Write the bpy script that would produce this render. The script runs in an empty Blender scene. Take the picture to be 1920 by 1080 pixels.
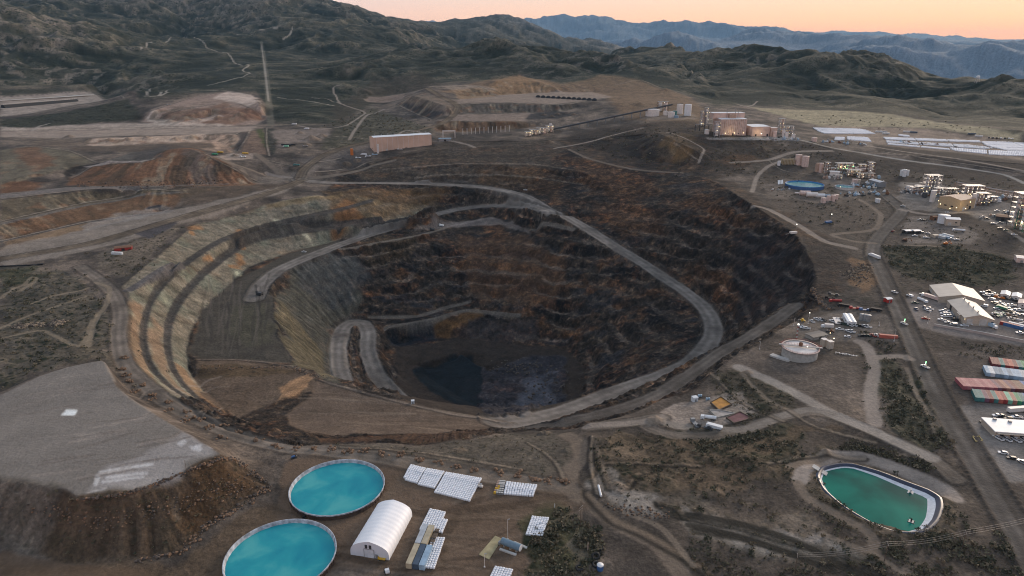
import bpy, bmesh, math, random
import numpy as np
from mathutils import Vector, Matrix
random.seed(7); RS=np.random.RandomState(11)
SC=bpy.context.scene; COL=SC.collection
R=math.radians
# ---------------------------------------------------------------- camera
F=1281.0; PITCH=R(19.2); CAMZ=200.0
SP,CP=math.sin(PITCH),math.cos(PITCH)
cam=bpy.data.cameras.new('camera'); cam.lens=24.02; cam.sensor_width=36; cam.clip_start=1; cam.clip_end=200000
co=bpy.data.objects.new('camera',cam); co.location=(0,0,CAMZ); co.rotation_euler=(math.pi/2-PITCH,0,0); COL.objects.link(co)
SC.camera=co
def ray(u,v):
    a=(u-960)/F; b=(540-v)/F
    return a, CP+b*SP, -SP+b*CP
def P(u,v,z):
    a,b,c=ray(u,v); t=(z-CAMZ)/c
    return (a*t,b*t,z)
def PD(u,v,d):
    a,b,c=ray(u,v); t=d/math.hypot(a,b)
    return (a*t,b*t,CAMZ+c*t)
# ---------------------------------------------------------------- noise
def _h(ix,iy,s):
    h=(ix.astype(np.int64)*374761393+iy.astype(np.int64)*668265263+s*1274126177)&0xffffffff
    h=((h^(h>>13))*1274126177)&0xffffffff
    return (h^(h>>16))
def pn(x,y,s=0):
    x=np.asarray(x,np.float32); y=np.asarray(y,np.float32)
    xi=np.floor(x); yi=np.floor(y); fx=x-xi; fy=y-yi
    xi=xi.astype(np.int64); yi=yi.astype(np.int64)
    def g(i,j,dx,dy):
        a=(_h(i,j,s)&1023).astype(np.float32)*(2*math.pi/1024)
        return np.cos(a)*dx+np.sin(a)*dy
    u=fx*fx*fx*(fx*(fx*6-15)+10); w=fy*fy*fy*(fy*(fy*6-15)+10)
    n0=g(xi,yi,fx,fy); n1=g(xi+1,yi,fx-1,fy); n2=g(xi,yi+1,fx,fy-1); n3=g(xi+1,yi+1,fx-1,fy-1)
    a=n0+(n1-n0)*u; b=n2+(n3-n2)*u
    return (a+(b-a)*w)*1.5
def fbm(x,y,o=4,s=0,g=.5):
    t=0; a=1; n=0
    for k in range(o):
        t=t+a*pn(x,y,s+k*17); n+=a; a*=g; x=x*2.03+3.1; y=y*2.03+1.7
    return t/n
def ridged(x,y,o=4,s=0,g=.55):
    t=0; a=1; n=0
    for k in range(o):
        t=t+a*(1-np.abs(pn(x,y,s+k*13))*1.6); n+=a; a*=g; x=x*2.07+5.1; y=y*2.07+2.7
    return t/n
def sstep(a,b,x):
    t=np.clip((x-a)/(b-a),0,1); return t*t*(3-2*t)
# ---------------------------------------------------------------- terrain grid (polar round the viewpoint, real metres)
AZ=R(46); NC=1240
az=np.linspace(-AZ,AZ,NC); DA=az[1]-az[0]
rr=np.concatenate([np.arange(150,400,.9),np.arange(400,800,1.3),np.arange(800,1250,1.3),np.arange(1250,1800,4.0),
   1800*np.exp(np.linspace(0,math.log(4600/1800.),250,endpoint=False)),4600*np.exp(np.linspace(0,math.log(46000/4600.),230))])
NR=len(rr)
X=(rr[:,None]*np.sin(az)[None,:]); Y=(rr[:,None]*np.cos(az)[None,:])
def gridpos(x,y):
    r=np.hypot(x,y); a=np.arctan2(x,y)
    return np.interp(r,rr,np.arange(NR)),(a+AZ)/DA
def crom(pts,step=1.0,closed=False):
    p=np.array(pts,float); n=len(p)
    if n==1: return p
    if n==2: q=np.stack([p[0],p[0],p[1],p[1]]); q[0]=2*p[0]-p[1]; q[3]=2*p[1]-p[0]
    elif closed: q=np.concatenate([p[-1:],p,p[:2]])
    else: q=np.concatenate([2*p[:1]-p[1:2],p,2*p[-1:]-p[-2:-1]])
    out=[]
    for i in range(len(q)-3):
        a,b,c,d=q[i:i+4]; L=np.linalg.norm(c[:2]-b[:2]); m=max(2,int(L/step))
        t=np.linspace(0,1,m,endpoint=False)[:,None]
        cr=.5*((2*b)+(-a+c)*t+(2*a-5*b+4*c-d)*t*t+(-a+3*b-3*c+d)*t**3)
        lin=b+(c-b)*t
        out.append(.65*cr+.35*lin)
    if not closed: out.append(p[-1:])
    return np.concatenate(out)
ZC=np.zeros((NR,NC)); WC=np.zeros((NR,NC))
def put(pts):
    i,j=gridpos(pts[:,0],pts[:,1]); i=np.rint(i).astype(int); j=np.rint(j).astype(int)
    ok=(i>=0)&(i<NR)&(j>=0)&(j<NC)&(np.hypot(pts[:,0],pts[:,1])>150)
    np.add.at(ZC,(i[ok],j[ok]),pts[ok,2]); np.add.at(WC,(i[ok],j[ok]),1.0)
def stepfor(p):
    r=np.hypot(p[:,0],p[:,1]).min(); return max(.5,min(.0012*r*.5+.0*r,60))
def W(pts): return np.array([P(*q) for q in pts])
def WD(pts): return np.array([PD(*q) for q in pts])
def line(*pts,closed=False):
    w=W(pts); put(crom(w,stepfor(w),closed))
def lined(*pts):
    w=WD(pts); put(crom(w,stepfor(w)))
def pts(*ps): put(W(ps))
def normals2(c):
    t=np.gradient(c[:,:2],axis=0); t/=np.linalg.norm(t,axis=1)[:,None]+1e-9
    return np.stack([-t[:,1],t[:,0]],1)
ROADS={}
def road(name,w,*ps,flat=True,col=0):
    c=crom(W(ps),1.0); ROADS[name]=(c,w,col)
    if flat:
        n=normals2(c)
        for s in (-.5,-.25,0,.25,.5):
            q=c.copy(); q[:,:2]+=n*s*w; put(q)
# ---- setting out: surveyed lines (photo column, photo row, height in metres above the yard)
# pit rim, left
line((600,367,8),(500,383,4),(420,402,2),(367,420,1),(333,447,0),(287,487,0),(250,517,0),(226,537,0))
line((235,541,-1),(265,527,-2),(300,503,-3),(337,487,-5))
line((247,549,-1),(270,531,-2),(300,513,-4),(340,489,-6))
line((226,538,0),(236,546,-.5),(247,549,-1))
line((242,553,0),(237,575,0),(236,600,0),(237,640,0),(242,662,0),(255,685,0),(275,710,0),(300,732,0),(330,752,-1),(375,783,-2),(430,810,-3),(500,831,-3),(560,840,-3),(640,833,-2),(720,830,-3),(800,831,-4),(850,825,-5),(900,818,-8),(960,812,-14),(1000,806,-22),(1035,800,-26))
b2t=[(700,374,-5),(640,390,-8),(500,420,-13),(417,447,-13),(353,487,-13),(310,527,-13),(290,550,-13),(276,580,-13),(270,605,-13),(267,628,-13),(270,660,-13),(277,681,-13),(292,703,-13),(317,725,-13),(350,747,-13),(380,765,-13),(420,785,-14)]
b2c=[(700,378,-6),(640,395,-9),(500,426,-13.5),(420,453,-13.5),(360,491,-13.5),(318,528,-13.5),(298,553,-13.5),(287,571,-13.5),(281,590,-13.5),(277,610,-13.5),(276,632,-13.5),(281,660,-13.5),(289,682,-13.5),(304,704,-13.5),(330,728,-13.5),(362,751,-13.5),(392,770,-14),(430,788,-15)]
b3t=[(810,384,-12),(730,402,-18),(640,418,-24),(500,442,-26),(450,459,-26),(383,508,-26),(345,547,-26),(325,577,-26),(315,602,-26),(311,632,-26),(314,660,-26),(322,690,-26),(335,712,-26),(355,735,-26),(385,758,-25),(425,780,-24)]
b3c=[(812,389,-14),(732,408,-20),(640,426,-25),(500,451,-27),(450,469,-27),(388,516,-27),(353,554,-27),(335,583,-27),(325,607,-27),(321,635,-27),(323,665,-27),(330,690,-27),(345,715,-27),(370,741,-27),(400,764,-26),(440,785,-25)]
for l in (b2t,b2c,b3t,b3c): line(*l)
plt_toe=[(640,446,-40),(575,465,-40),(533,476,-40),(467,500,-40),(430,531,-40),(400,560,-40),(378,586,-40),(358,620,-40),(350,650,-40),(352,680,-40),(365,710,-39),(385,735,-37),(412,758,-33),(445,783,-29)]
line(*plt_toe)
line((470,540,-41),(450,570,-41),(430,610,-41),(430,650,-41)); line((490,590,-41),(480,640,-41),(500,670,-41))
line((640,470,-43),(580,483,-42),(533,495,-41),(497,516,-41),(484,540,-41),(490,552,-41),(512,557,-41),(515,593,-41),(520,627,-41),(533,653,-41),(547,681,-42))
line((375,672,-41),(430,672,-42),(490,676,-42),(545,684,-42)); line((372,690,-36),(430,694,-37),(490,692,-38),(550,692,-38))
# near wide bench
line((400,720,-36),(450,745,-35),(500,762,-34),(530,768,-31)); line((505,752,-34),(540,728,-35),(575,708,-35)); line((530,742,-31),(565,724,-30),(592,708,-31)); line((545,760,-31),(575,745,-31),(605,728,-32))
line((445,785,-29),(500,805,-25),(560,815,-23),(640,818,-22),(720,815,-22),(800,812,-24),(870,808,-30),(930,802,-38))
line((560,790,-29),(650,775,-29),(740,785,-30),(830,793,-31),(900,797,-35))
line((547,681,-42),(575,693,-37),(600,707,-33),(640,722,-30),(690,735,-29),(760,752,-30),(850,773,-33),(930,787,-38),(975,792,-45))
# far wall
line((640,322,14),(690,308,22),(740,294,30),(800,283,36),(860,277,38),(920,272,40),(1000,270,42),(1067,279,40),(1107,297,34),(1187,316,28),(1280,323,26),(1330,335,25),(1375,360,24),(1413,385,22),(1450,410,18),(1485,433,15),(1500,452,13),(1515,480,8),(1525,510,3),(1530,540,0),(1528,565,-3))
line((640,360,7),(700,353,5)); line((700,352,5),(600,350,11))
line((720,318,18),(857,307,24),(920,307,24),(1000,308,23),(1060,316,22),(1110,330,20)); line((857,309,23),(920,309,23),(1000,310,22),(1060,318,21))
line((780,335,10),(860,328,11),(930,328,11),(1007,333,10),(1100,347,6))
road('haul',20,(560,338,14),(620,343,10),(700,343,6),(780,344,3),(850,347,0),(900,350,-2),(950,358,-5),(985,368,-8),(1010,382,-11),(1030,395,-14),(1060,405,-18),(1100,428,-27),(1150,460,-38),(1200,490,-48),(1240,517,-55),(1280,543,-62),(1310,567,-67),(1330,590,-71),(1338,612,-74),(1334,635,-76),(1318,658,-78),(1290,683,-78),(1240,705,-77),(1180,725,-74),(1120,748,-69),(1060,770,-62),(1010,783,-54),(970,790,-46),(930,794,-41))
road('haul_b',19,(478,560,-41),(490,535,-41),(520,508,-41),(560,489,-41),(640,458,-41),(690,441,-39),(750,424,-36),(800,407,-33),(850,394,-30),(900,387,-27),(950,386,-23),(1000,391,-17),(1030,397,-14))
line((640,469,-43),(720,454,-43),(790,441,-42),(847,425,-41),(900,414,-40),(940,418,-40),(965,432,-43),(1000,445,-46))
line((720,450,-42.5),(800,432,-41),(860,415,-40),(920,406,-38),(960,415,-38))
line((1000,431,-40),(1075,430,-39))
# ramps, shelves, floor
road('ramp',19,(648,724,-91),(637,690,-95),(635,650,-99),(643,617,-103),(660,605,-105),(680,606,-107),(690,622,-109),(690,660,-114),(705,700,-120),(735,735,-127),(775,768,-133))
line((621,610,-101),(619,650,-97),(621,690,-93),(628,715,-90))
line((705,598,-107),(704,640,-111),(708,672,-115),(735,712,-122),(765,745,-129)); line((722,620,-116),(724,660,-124),(738,690,-130),(758,715,-134))
line((660,618,-105),(652,650,-103),(655,690,-100),(675,728,-97)); line((664,618,-106),(667,650,-108),(675,690,-112),(700,728,-118))
line((693,595,-106),(783,593,-110),(840,576,-110),(880,566,-108)); line((723,617,-112),(807,600,-112),(850,587,-112),(880,582,-112),(973,591,-112),(1005,602,-113))
line((735,650,-134),(770,640,-134),(830,633,-134),(900,637,-134),(960,645,-134),(1030,640,-133),(1065,655,-133),(1090,680,-133),(1100,700,-134))
line((760,690,-134),(765,715,-134),(790,740,-134),(850,770,-135)); line((850,655,-134),(930,665,-134),(1000,655,-134))
line((773,693,-134.5),(800,679,-134.5),(850,663,-134.5),(865,663,-134.5),(880,672,-134.5),(897,685,-134.5),(910,685,-134.5),(940,672,-134.5),(980,665,-134.5),(1010,662,-135))
line((788,697,-143),(840,679,-143),(868,675,-143),(893,692,-143),(915,696,-142),(945,690,-140)); line((773,696,-134.5),(800,718,-135),(840,740,-135),(870,762,-135),(910,775,-135)); line((800,705,-143),(840,730,-144),(880,755,-144),(920,770,-144))
line((960,690,-138),(1000,705,-139),(1020,720,-140),(960,730,-143)); line((1080,730,-135),(1060,755,-136),(1030,775,-138)); line((750,775,-135),(850,797,-138),(950,812,-138),(1050,800,-136),(1110,775,-133))
# right: perimeter strip and rim
road('strip',13,(1492,572,-9),(1450,602,-14),(1400,634,-18),(1350,662,-22),(1300,697,-26),(1240,737,-28),(1180,762,-28),(1120,779,-27),(1080,788,-26),(1040,798,-28),(1000,800,-38),col=1)
line((1500,600,-2),(1440,632,-4),(1390,657,-5),(1345,692,-6),(1305,727,-8),(1245,747,-10),(1180,776,-11),(1120,792,-10),(1080,803,-10),(1055,808,-12))
pts((1470,580,-14),(1480,565,-13),(1500,560,-10),(1520,520,-2),(1510,540,-9))
line((1500,480,2),(1490,510,-8),(1505,530,-12),(1515,550,-8))
# outer ground, left
road('main_left',15,(-120,512,-4),(0,487,-2),(100,470,0),(170,457,1),(250,435,3),(300,420,5),(400,391,8),(480,369,11),(540,349,13),(565,338,14),col=2)
pts((50,500,-2),(150,490,-1),(190,530,-1),(100,510,-2),(300,400,4),(420,388,5),(250,470,1),(300,450,1),(330,435,1),(215,490,1))
road('perimeter',11,(150,500,-1),(190,528,-1),(214,552,0),(226,585,0),(222,625,0),(226,660,0),(240,690,0),(265,714,0),(300,744,0),(350,773,0),(410,801,0),(470,822,0),(540,838,0),(600,843,0),(660,850,0),(720,858,1),(780,869,1),(850,882,1),(920,894,1),(1000,906,1),(1062,915,1),col=3)
line((0,742,16),(60,712,16),(130,688,16),(190,675,16),(203,690,16),(218,722,16),(245,748,16),(300,783,16),(360,818,16),(400,841,16),(414,853,16),(380,868,16),(330,889,16),(290,905,16),(240,922,17),(190,932,17),(150,932,17),(120,919,17),(60,909,17),(-40,898,17),(-200,890,17))
line((-250,845,17),(0,830,17),(150,800,17),(300,830,17)); line((-200,790,16),(60,770,16),(160,730,16))
line((-200,1000,8),(0,1000,4),(60,1030,1),(150,1056,0),(250,1052,0),(340,1032,0),(385,988,0),(440,957,0),(505,912,0),(520,888,0),(500,868,0),(440,856,2),(422,850,6))
line((420,857,14),(440,862,8),(480,885,1))
line((-100,760,8),(0,736,8),(60,702,8),(130,679,7),(185,664,5),(207,677,3),(222,712,1.5),(246,738,1.5),(300,770,1.5),(360,803,1.5),(405,830,2))
pts((0,600,2),(100,600,2),(60,540,0),(160,640,3),(0,690,6),(140,655,5),(-150,620,3),(-150,700,6),(190,600,0))
line((-120,490,0),(0,472,1),(130,439,3),(240,413,6),(330,393,9))
line((-120,480,2),(0,452,3),(160,416,6),(260,402,7.5)); line((-120,445,14),(0,419,14),(160,384,15),(250,368,15),(340,360,15)); line((-120,440,14),(0,415,14.5),(160,380,15.5),(250,364,15.5))
line((-150,395,26),(0,373,26),(160,355,27),(300,354,23),(417,350,18),(480,346,15)); line((-150,380,26),(0,362,26),(130,350,27),(300,347,24),(420,346,19))
line((-120,285,54),(0,280,52),(60,275,54),(130,283,50),(180,303,42)); line((-120,360,28),(0,340,34),(70,325,38),(130,312,40)); pts((140,330,29),(0,355,28),(100,345,28))
line((133,334,28),(173,312,40),(283,300,46),(313,281,54),(360,280,54),(400,297,46),(450,322,30),(485,340,16)); line((200,302,46),(280,285,50),(330,268,54)); line((130,347,27),(250,349,25),(330,350,22),(420,347,18.5),(490,343,15))
line((500,330,17),(530,335,15),(500,345,14))
line((-120,250,56),(0,245,56),(200,243,56),(470,238,57)); line((-100,258,53),(0,256,53),(100,258,52),(160,262,52))
line((165,258,57),(250,260,56),(380,252,57),(440,253,56)); line((160,271,50),(300,270,50),(390,262,50),(420,272,47),(450,285,42)); line((390,297,40),(440,290,41),(478,288,41),(420,297,38))
line((470,242,57),(460,262,54),(448,282,45)); line((500,240,56),(500,268,50),(505,292,38))
pts((520,290,40),(545,310,30),(600,303,31),(560,250,54),(620,250,54),(560,270,47),(590,322,22),(520,325,20),(640,300,33))
line((265,226,62),(290,238,58),(345,240,57),(420,238,57),(480,233,58),(500,216,64)); line((283,208,80),(320,195,88),(360,183,95),(425,174,100),(470,180,96),(488,195,88),(495,215,70)); line((300,222,66),(330,228,64),(400,218,66)); line((300,212,75),(340,218,72),(400,205,80),(470,215,72))
line((-150,230,64),(0,219,66),(60,212,67),(150,195,72),(232,183,78)); line((-150,186,76),(0,182,77),(80,178,77),(140,174,77),(180,177,77),(232,184,77))
# centre terraces
line((855,195,86),(870,193.5,88),(950,193,88),(1040,196,86),(1085,192,88),(1150,183,93)); line((870,182,90),(1000,176,92),(1110,173,94),(1140,176,93)); line((860,212,72),(950,211,72),(1040,210,72),(1080,202,78)); line((1000,186,90),(1100,183,91))
line((820,226,66),(900,228,65),(975,228,65)); line((815,246,50),(900,245.5,50),(975,241,52),(1010,236,56)); pts((860,214,71),(990,216,70),(1000,225,66))
line((800,163,110),(850,162,110),(900,162,110),(935,181,92)); line((855,185,92),(930,182.5,92)); line((770,178,101),(810,190,94),(846,201,86)); line((745,196,79),(780,213,68),(808,224,65)); line((690,181,82),(760,176,86)); line((682,186,78),(700,192,76),(745,189,79)); pts((700,215,63),(720,236,57),(760,225,60),(720,200,70))
road('terrace',13,(800,165,109),(825,180,98),(847,191,90),(859,200,83),(852,214,72),(830,231,62),(790,243,56),(760,250,52),(700,264,46),(645,277,41),(600,295,34),(570,318,24),(562,335,15),col=2)
line((930,152,121),(955,146,126),(975,143,128),(1000,150,122),(1050,166,105)); line((915,178,94),(960,177,94),(1050,172,97))
pts((1100,236,56),(1010,252,50),(1150,250,53),(1060,262,46),(940,262,47),(850,262,46),(1200,245,62),(1130,285,38))
line((700,285,35),(755,284,35),(810,276,38)); pts((830,268,42),(690,298,31),(755,262,44))
line((1205,233,70),(1250,228,74),(1290,222,77)); pts((1212,222,75),(1250,222,76),(1290,214,80),(1210,262,52),(1330,270,52),(1290,310,33),(1250,300,36))
line((1310,257,62),(1390,254,62),(1500,255,59)); pts((1390,235,64),(1340,225,68),(1430,275,53),(1350,300,38),(1400,310,34),(1560,262,50),(1540,300,36))
line((1222,245,68),(1250,256,66),(1275,268,61),(1300,280,53),(1325,292,44)); line((1205,300,33),(1250,306,32),(1290,313,30)); pts((1190,268,46),(1180,285,40),(1345,280,46))
# right ground
line((1413,385,22),(1440,392,20),(1497,422,16),(1547,452,12),(1600,464,10),(1640,456,10))
road('east_road',13,(1620,345,22),(1645,355,21),(1670,375,18),(1690,393,15),(1685,405,14),(1660,430,12),(1640,455,10),(1637,478,8),(1652,510,6.5),(1675,560,5),(1700,615,3),(1725,670,2),(1755,735,0),(1790,800,0),(1830,865,0),(1870,930,0),(1920,1015,0),(1960,1090,0),col=1)
pts((1560,590,0),(1600,610,0),(1500,640,-1),(1440,690,-4),(1560,530,4),(1590,500,6),(1600,560,3),(1560,660,-1),(1650,640,1),(1620,720,0))
line((1700,468,11),(1780,470,14),(1850,490,12),(1900,505,10)); pts((1700,520,6),(1800,530,6),(1900,545,5),(1760,500,9),(1760,420,15),(1850,440,15))
pts((1800,390,19),(1900,410,17),(1910,345,28),(1750,340,26),(1700,330,29),(1640,330,25),(1540,350,24),(1500,352,24),(1450,330,26),(1430,360,23),(1560,390,19),(1500,310,31),(1540,320,29),(1600,310,33),(1560,420,16),(1620,420,14))
line((1500,262,58),(1560,275,47),(1600,283,43),(1700,300,39),(1800,313,36),(1880,325,33),(1960,340,31)); line((1640,279,46),(1750,295,43),(1850,310,40),(1960,325,38)); line((1650,270,48),(1800,283,46),(1960,300,44))
pts((1650,258,50),(1800,262,48),(1920,275,45),(1540,248,53),(1620,245,52)); pts((1600,225,60),(1750,225,55),(1900,262,48),(1480,212,68),(1560,206,68),(2050,280,46))
pts((1900,365,25),(1860,345,28)); pts((1800,580,4),(1850,620,3),(1900,560,5),(1800,640,2),(1850,690,1),(1850,750,0),(1950,700,0),(1880,810,0),(1900,880,0),(1750,620,2.5))
# foreground
pts((700,980,0),(1000,960,0),(300,1078,0),(0,1064,0),(1200,1060,0),(1500,1060,-1),(1900,1090,0),(1150,860,3),(1250,900,1),(1400,850,4),(1550,835,3),(1700,1020,0),(1500,960,0),(1350,950,0),(1200,800,-4),(1350,770,-2),(1500,740,-2),(1620,720,0),(1450,765,-1),(1100,960,0),(560,860,0),(760,910,0),(560,1000,0),(1060,840,0),(1050,870,0),(900,850,0),(760,850,0),(1180,850,2))
line((1110,815,0),(1105,850,1),(1110,900,2),(1125,930,1)); line((1095,815,-4),(1085,860,-1),(1095,900,1))
road('near_loop',9,(1105,800,-5),(1180,792,-4),(1240,782,-3),(1215,800,-3),(1260,815,-3),(1330,818,-3),(1400,805,-3),(1450,785,-2),(1510,772,-1),(1560,778,0),(1640,810,0),(1740,855,0),(1790,895,0),col=3)
line((1543,890,-5),(1560,880,-5.5),(1600,876,-6),(1650,890,-6),(1700,908,-6),(1738,925,-6),(1748,950,-6),(1738,972,-6),(1725,984,-6),(1705,988,-6),(1673,985,-6),(1632,970,-6),(1583,940,-6),(1553,912,-5),closed=True)
line((1600,900,-6),(1650,930,-6),(1700,955,-6))
line((1530,892,1),(1541,873,1),(1573,866,1),(1600,867,1),(1648,880,1),(1698,899,1),(1742,915,1),(1765,930,1),(1769,950,1),(1761,976,1),(1739,997,1),(1710,1001,1),(1671,998,1),(1627,980,1),(1577,950,1),(1541,918,1),closed=True)
# ---- far country: crest lines and valley lines (column, row, distance)
lined((-300,-40,3300),(-120,-20,3250),(0,6,3150),(40,22,3100),(80,58,3000),(130,90,2850),(190,116,2700),(240,138,2560))
lined((-250,158,2300),(0,160,2300),(120,158,2350),(230,152,2400),(300,145,2450))
lined((-200,20,3900),(60,25,3900),(200,65,3500),(330,88,3200))
lined((-300,-70,5600),(-50,-70,5600),(150,-55,5400),(330,-60,5200),(480,-35,5000),(560,-14,5000),(627,1,4950),(655,15,4950),(680,30,4950),(700,37,5000),(735,36,5200),(770,41,5300),(800,44,5300))
lined((300,-30,4600),(340,15,4300),(420,50,4000),(480,70,3700)); lined((480,-25,4600),(520,20,4200),(580,42,3900),(640,62,3600),(700,80,3300)); lined((120,-20,4500),(180,30,4000),(260,60,3700)); lined((600,10,4500),(660,40,4100),(740,60,3800),(790,80,3500))
lined((240,70,3500),(400,88,3300),(560,95,3200),(660,100,3100)); lined((240,105,2900),(420,110,2850),(560,115,2800),(680,118,2750)); lined((300,140,2350),(430,145,2250),(560,150,2200),(660,150,2250)); lined((240,168,1900),(300,172,1880),(520,180,1850),(580,190,1750),(660,175,1900))
lined((600,215,1560),(650,220,1520),(560,210,1580))
lined((800,44,5500),(830,41,5500),(865,34,5500),(880,38,5500),(922,31,5600),(965,34,5600),(1000,46,5600),(1040,60,5700),(1080,67,5700),(1120,68,5700),(1152,82,5800),(1200,105,6000))
lined((820,75,4200),(900,85,4300),(980,92,4400),(1100,96,4500)); lined((840,64,4600),(880,70,4500)); 
lined((690,112,2500),(740,98,2600),(790,88,2700),(830,90,2700),(870,92,2600),(900,84,2600),(930,80,2650),(960,80,2650),(1040,82,2600),(1080,80,2550),(1110,85,2500),(1150,98,2400),(1200,125,2300),(1280,152,2150),(1350,185,1950))
lined((690,150,2150),(760,135,2200),(800,125,2250),(860,140,2180)); lined((860,150,2120),(900,150,2110),(1060,150,2150))
lined((950,95,2480),(980,120,2300),(1000,138,2200)); lined((1090,85,2500),(1120,120,2320),(1150,138,2230))
pts((1180,172,98),(1250,162,110),(1280,190,92),(1200,190,92))
lined((1140,94,3500),(1180,86,3500),(1260,92,3400),(1320,98,3200),(1345,86,3100),(1380,79,3000),(1420,82,2900),(1470,80,2850),(1500,86,2800),(1560,95,2750),(1600,106,2700),(1618,97,2700),(1635,95,2700),(1662,108,2650),(1700,118,2600),(1760,138,2550),(1800,149,2500),(1840,152,2450),(1920,155,2400),(2100,165,2400))
lined((1200,120,2800),(1290,140,2500),(1330,165,2200)); lined((1385,82,2950),(1400,115,2650),(1450,140,2400),(1500,170,2150),(1560,200,1900)); lined((1470,82,2800),(1530,120,2550),(1560,150,2300)); lined((1640,97,2680),(1660,150,2350),(1700,185,2150),(1790,222,1900)); lined((1800,150,2480),(1850,190,2200),(1920,225,1950))
lined((1300,178,1980),(1400,196,1830),(1520,204,1780),(1600,205,1790),(1680,212,1740),(1750,225,1680),(1880,241,1560),(2000,255,1500)); lined((1430,170,2080),(1600,180,2000),(1740,205,1880))
# behind the ridges: the valley, then the far ranges
def behind(z,*ps):
    w=np.array([(d*math.sin(math.atan((u-960)/F)),d*math.cos(math.atan((u-960)/F)),z) for u,d in ps]); put(crom(w,stepfor(w)))
behind(40,(900,3500),(1100,3600)); behind(20,(1150,4200),(1400,3900),(1700,3700),(2100,3500)); behind(-320,(1000,7200),(1200,7200),(1500,6000),(1800,5500),(2200,5500)); behind(-350,(1300,8200),(1600,8000),(2200,8000))
behind(150,(-300,7500),(300,7500),(700,7000)); 
lined((1090,86,9800),(1160,82,9800),(1200,75,9800),(1240,66,9800),(1290,65,9800),(1330,66,9900),(1362,63,10000),(1400,74,10000),(1450,90,9800))
lined((1360,85,12500),(1400,70,13000),(1440,58,13500),(1470,64,13500),(1520,66,13500),(1560,66,13500),(1620,66,13000),(1655,65,13000),(1680,57,13000),(1692,54,13000),(1708,59,13000),(1730,66,13000),(1820,66,13000),(1850,75,12500),(1890,81,12000),(1920,87,12000),(2100,80,12000))
lined((1500,98,10300),(1560,86,10600),(1600,80,10600),(1640,77,10600),(1690,86,10300),(1740,100,9800)); lined((1760,100,9300),(1830,96,9300),(1880,103,9000),(1960,100,9000)); lined((1600,112,8600),(1680,100,8800),(1730,112,8600))
behind(-100,(900,16000),(1400,16500),(1700,16500),(2200,16000))
lined((700,40,23000),(900,45,23000),(985,38,22500),(1010,31,22500),(1032,28.5,22500),(1060,33,22500),(1100,31,22500),(1140,38,22500),(1180,46,22500),(1240,43,22500),(1290,36,22500),(1320,34,22500),(1345,33,22500),(1372,38,22500),(1400,46,22500),(1425,53,22500),(1480,60,22500),(1560,70,22500),(1700,75,22500),(2100,80,22500))
behind(200,(600,28000),(1200,28000),(2200,28000))
lined((1380,62,36000),(1440,56,36000),(1500,62,36000),(1540,60,36000),(1578,53,36000),(1610,56,36000),(1650,62,36000),(1750,66,36000),(1820,70,36000),(1860,75,36000),(1895,72,36000),(1920,74,36000),(2100,74,36000)); lined((-300,60,36000),(600,66,36000),(1300,66,36000))
behind(300,(-300,45000),(960,45000),(2200,45000))
# ---- membrane through all lines
def solve(zc,wc,rr_,az_):
    nr,nc=zc.shape; m=wc>0
    if min(nr,nc)>12:
        h=lambda a:np.add.reduceat(np.add.reduceat(a,np.arange(0,nr,2),0),np.arange(0,nc,2),1)
        zl=solve(h(zc),h(wc),rr_[::2] if nr%2 else rr_[::2],az_[::2])
        ii=np.clip((np.arange(nr)-.5)/2,0,zl.shape[0]-1); jj=np.clip((np.arange(nc)-.5)/2,0,zl.shape[1]-1)
        i0=np.minimum(ii.astype(int),zl.shape[0]-2); j0=np.minimum(jj.astype(int),zl.shape[1]-2)
        fi=(ii-i0)[:,None]; fj=(jj-j0)[None,:]
        z=(zl[i0][:,j0]*(1-fi)*(1-fj)+zl[i0+1][:,j0]*fi*(1-fj)+zl[i0][:,j0+1]*(1-fi)*fj+zl[i0+1][:,j0+1]*fi*fj)
    else:
        z=np.full((nr,nc),zc.sum()/max(wc.sum(),1))
    dr=np.gradient(rr_); da=az_[1]-az_[0]
    wr=(1/dr**2)[:,None]; wa=(1/(rr_*da)**2)[:,None]
    zf=np.where(m,zc/np.maximum(wc,1e-9),0)
    z=np.where(m,zf,z); tot=2*(wr+wa)
    it=260 if nr<200 else (150 if nr<600 else 110)
    for k in range(it):
        p=np.pad(z,1,mode='edge')
        q=(wr*(p[:-2,1:-1]+p[2:,1:-1])+wa*(p[1:-1,:-2]+p[1:-1,2:]))/tot
        z=np.where(m,zf,q)
    return z
Z=solve(ZC,WC,rr,az)
def blur(a,n=1):
    for _ in range(n):
        p=np.pad(a,1,mode='edge'); a=(p[:-2,1:-1]+p[2:,1:-1]+2*p[1:-1,1:-1])/4
        p=np.pad(a,1,mode='edge'); a=(p[1:-1,:-2]+p[1:-1,2:]+2*p[1:-1,1:-1])/4
    return a
near=(rr<1700)[:,None]
Z=np.where(near,blur(Z,2),blur(Z,2))
def slope(z):
    dzr=np.gradient(z,axis=0)/np.gradient(rr)[:,None]
    dza=np.gradient(z,axis=1)/(rr[:,None]*DA)
    return dzr,dza
def zat(x,y):
    i,j=gridpos(np.asarray(x,float),np.asarray(y,float)); i=np.clip(i,0,NR-1.001); j=np.clip(j,0,NC-1.001)
    i0=i.astype(int); j0=j.astype(int); a=i-i0; b=j-j0
    return Z[i0,j0]*(1-a)*(1-b)+Z[i0+1,j0]*a*(1-b)+Z[i0,j0+1]*(1-a)*b+Z[i0+1,j0+1]*a*b
_rs=np.concatenate([np.arange(160,1900,.7),1900*np.exp(np.linspace(0,3.3,1500))])
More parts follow.
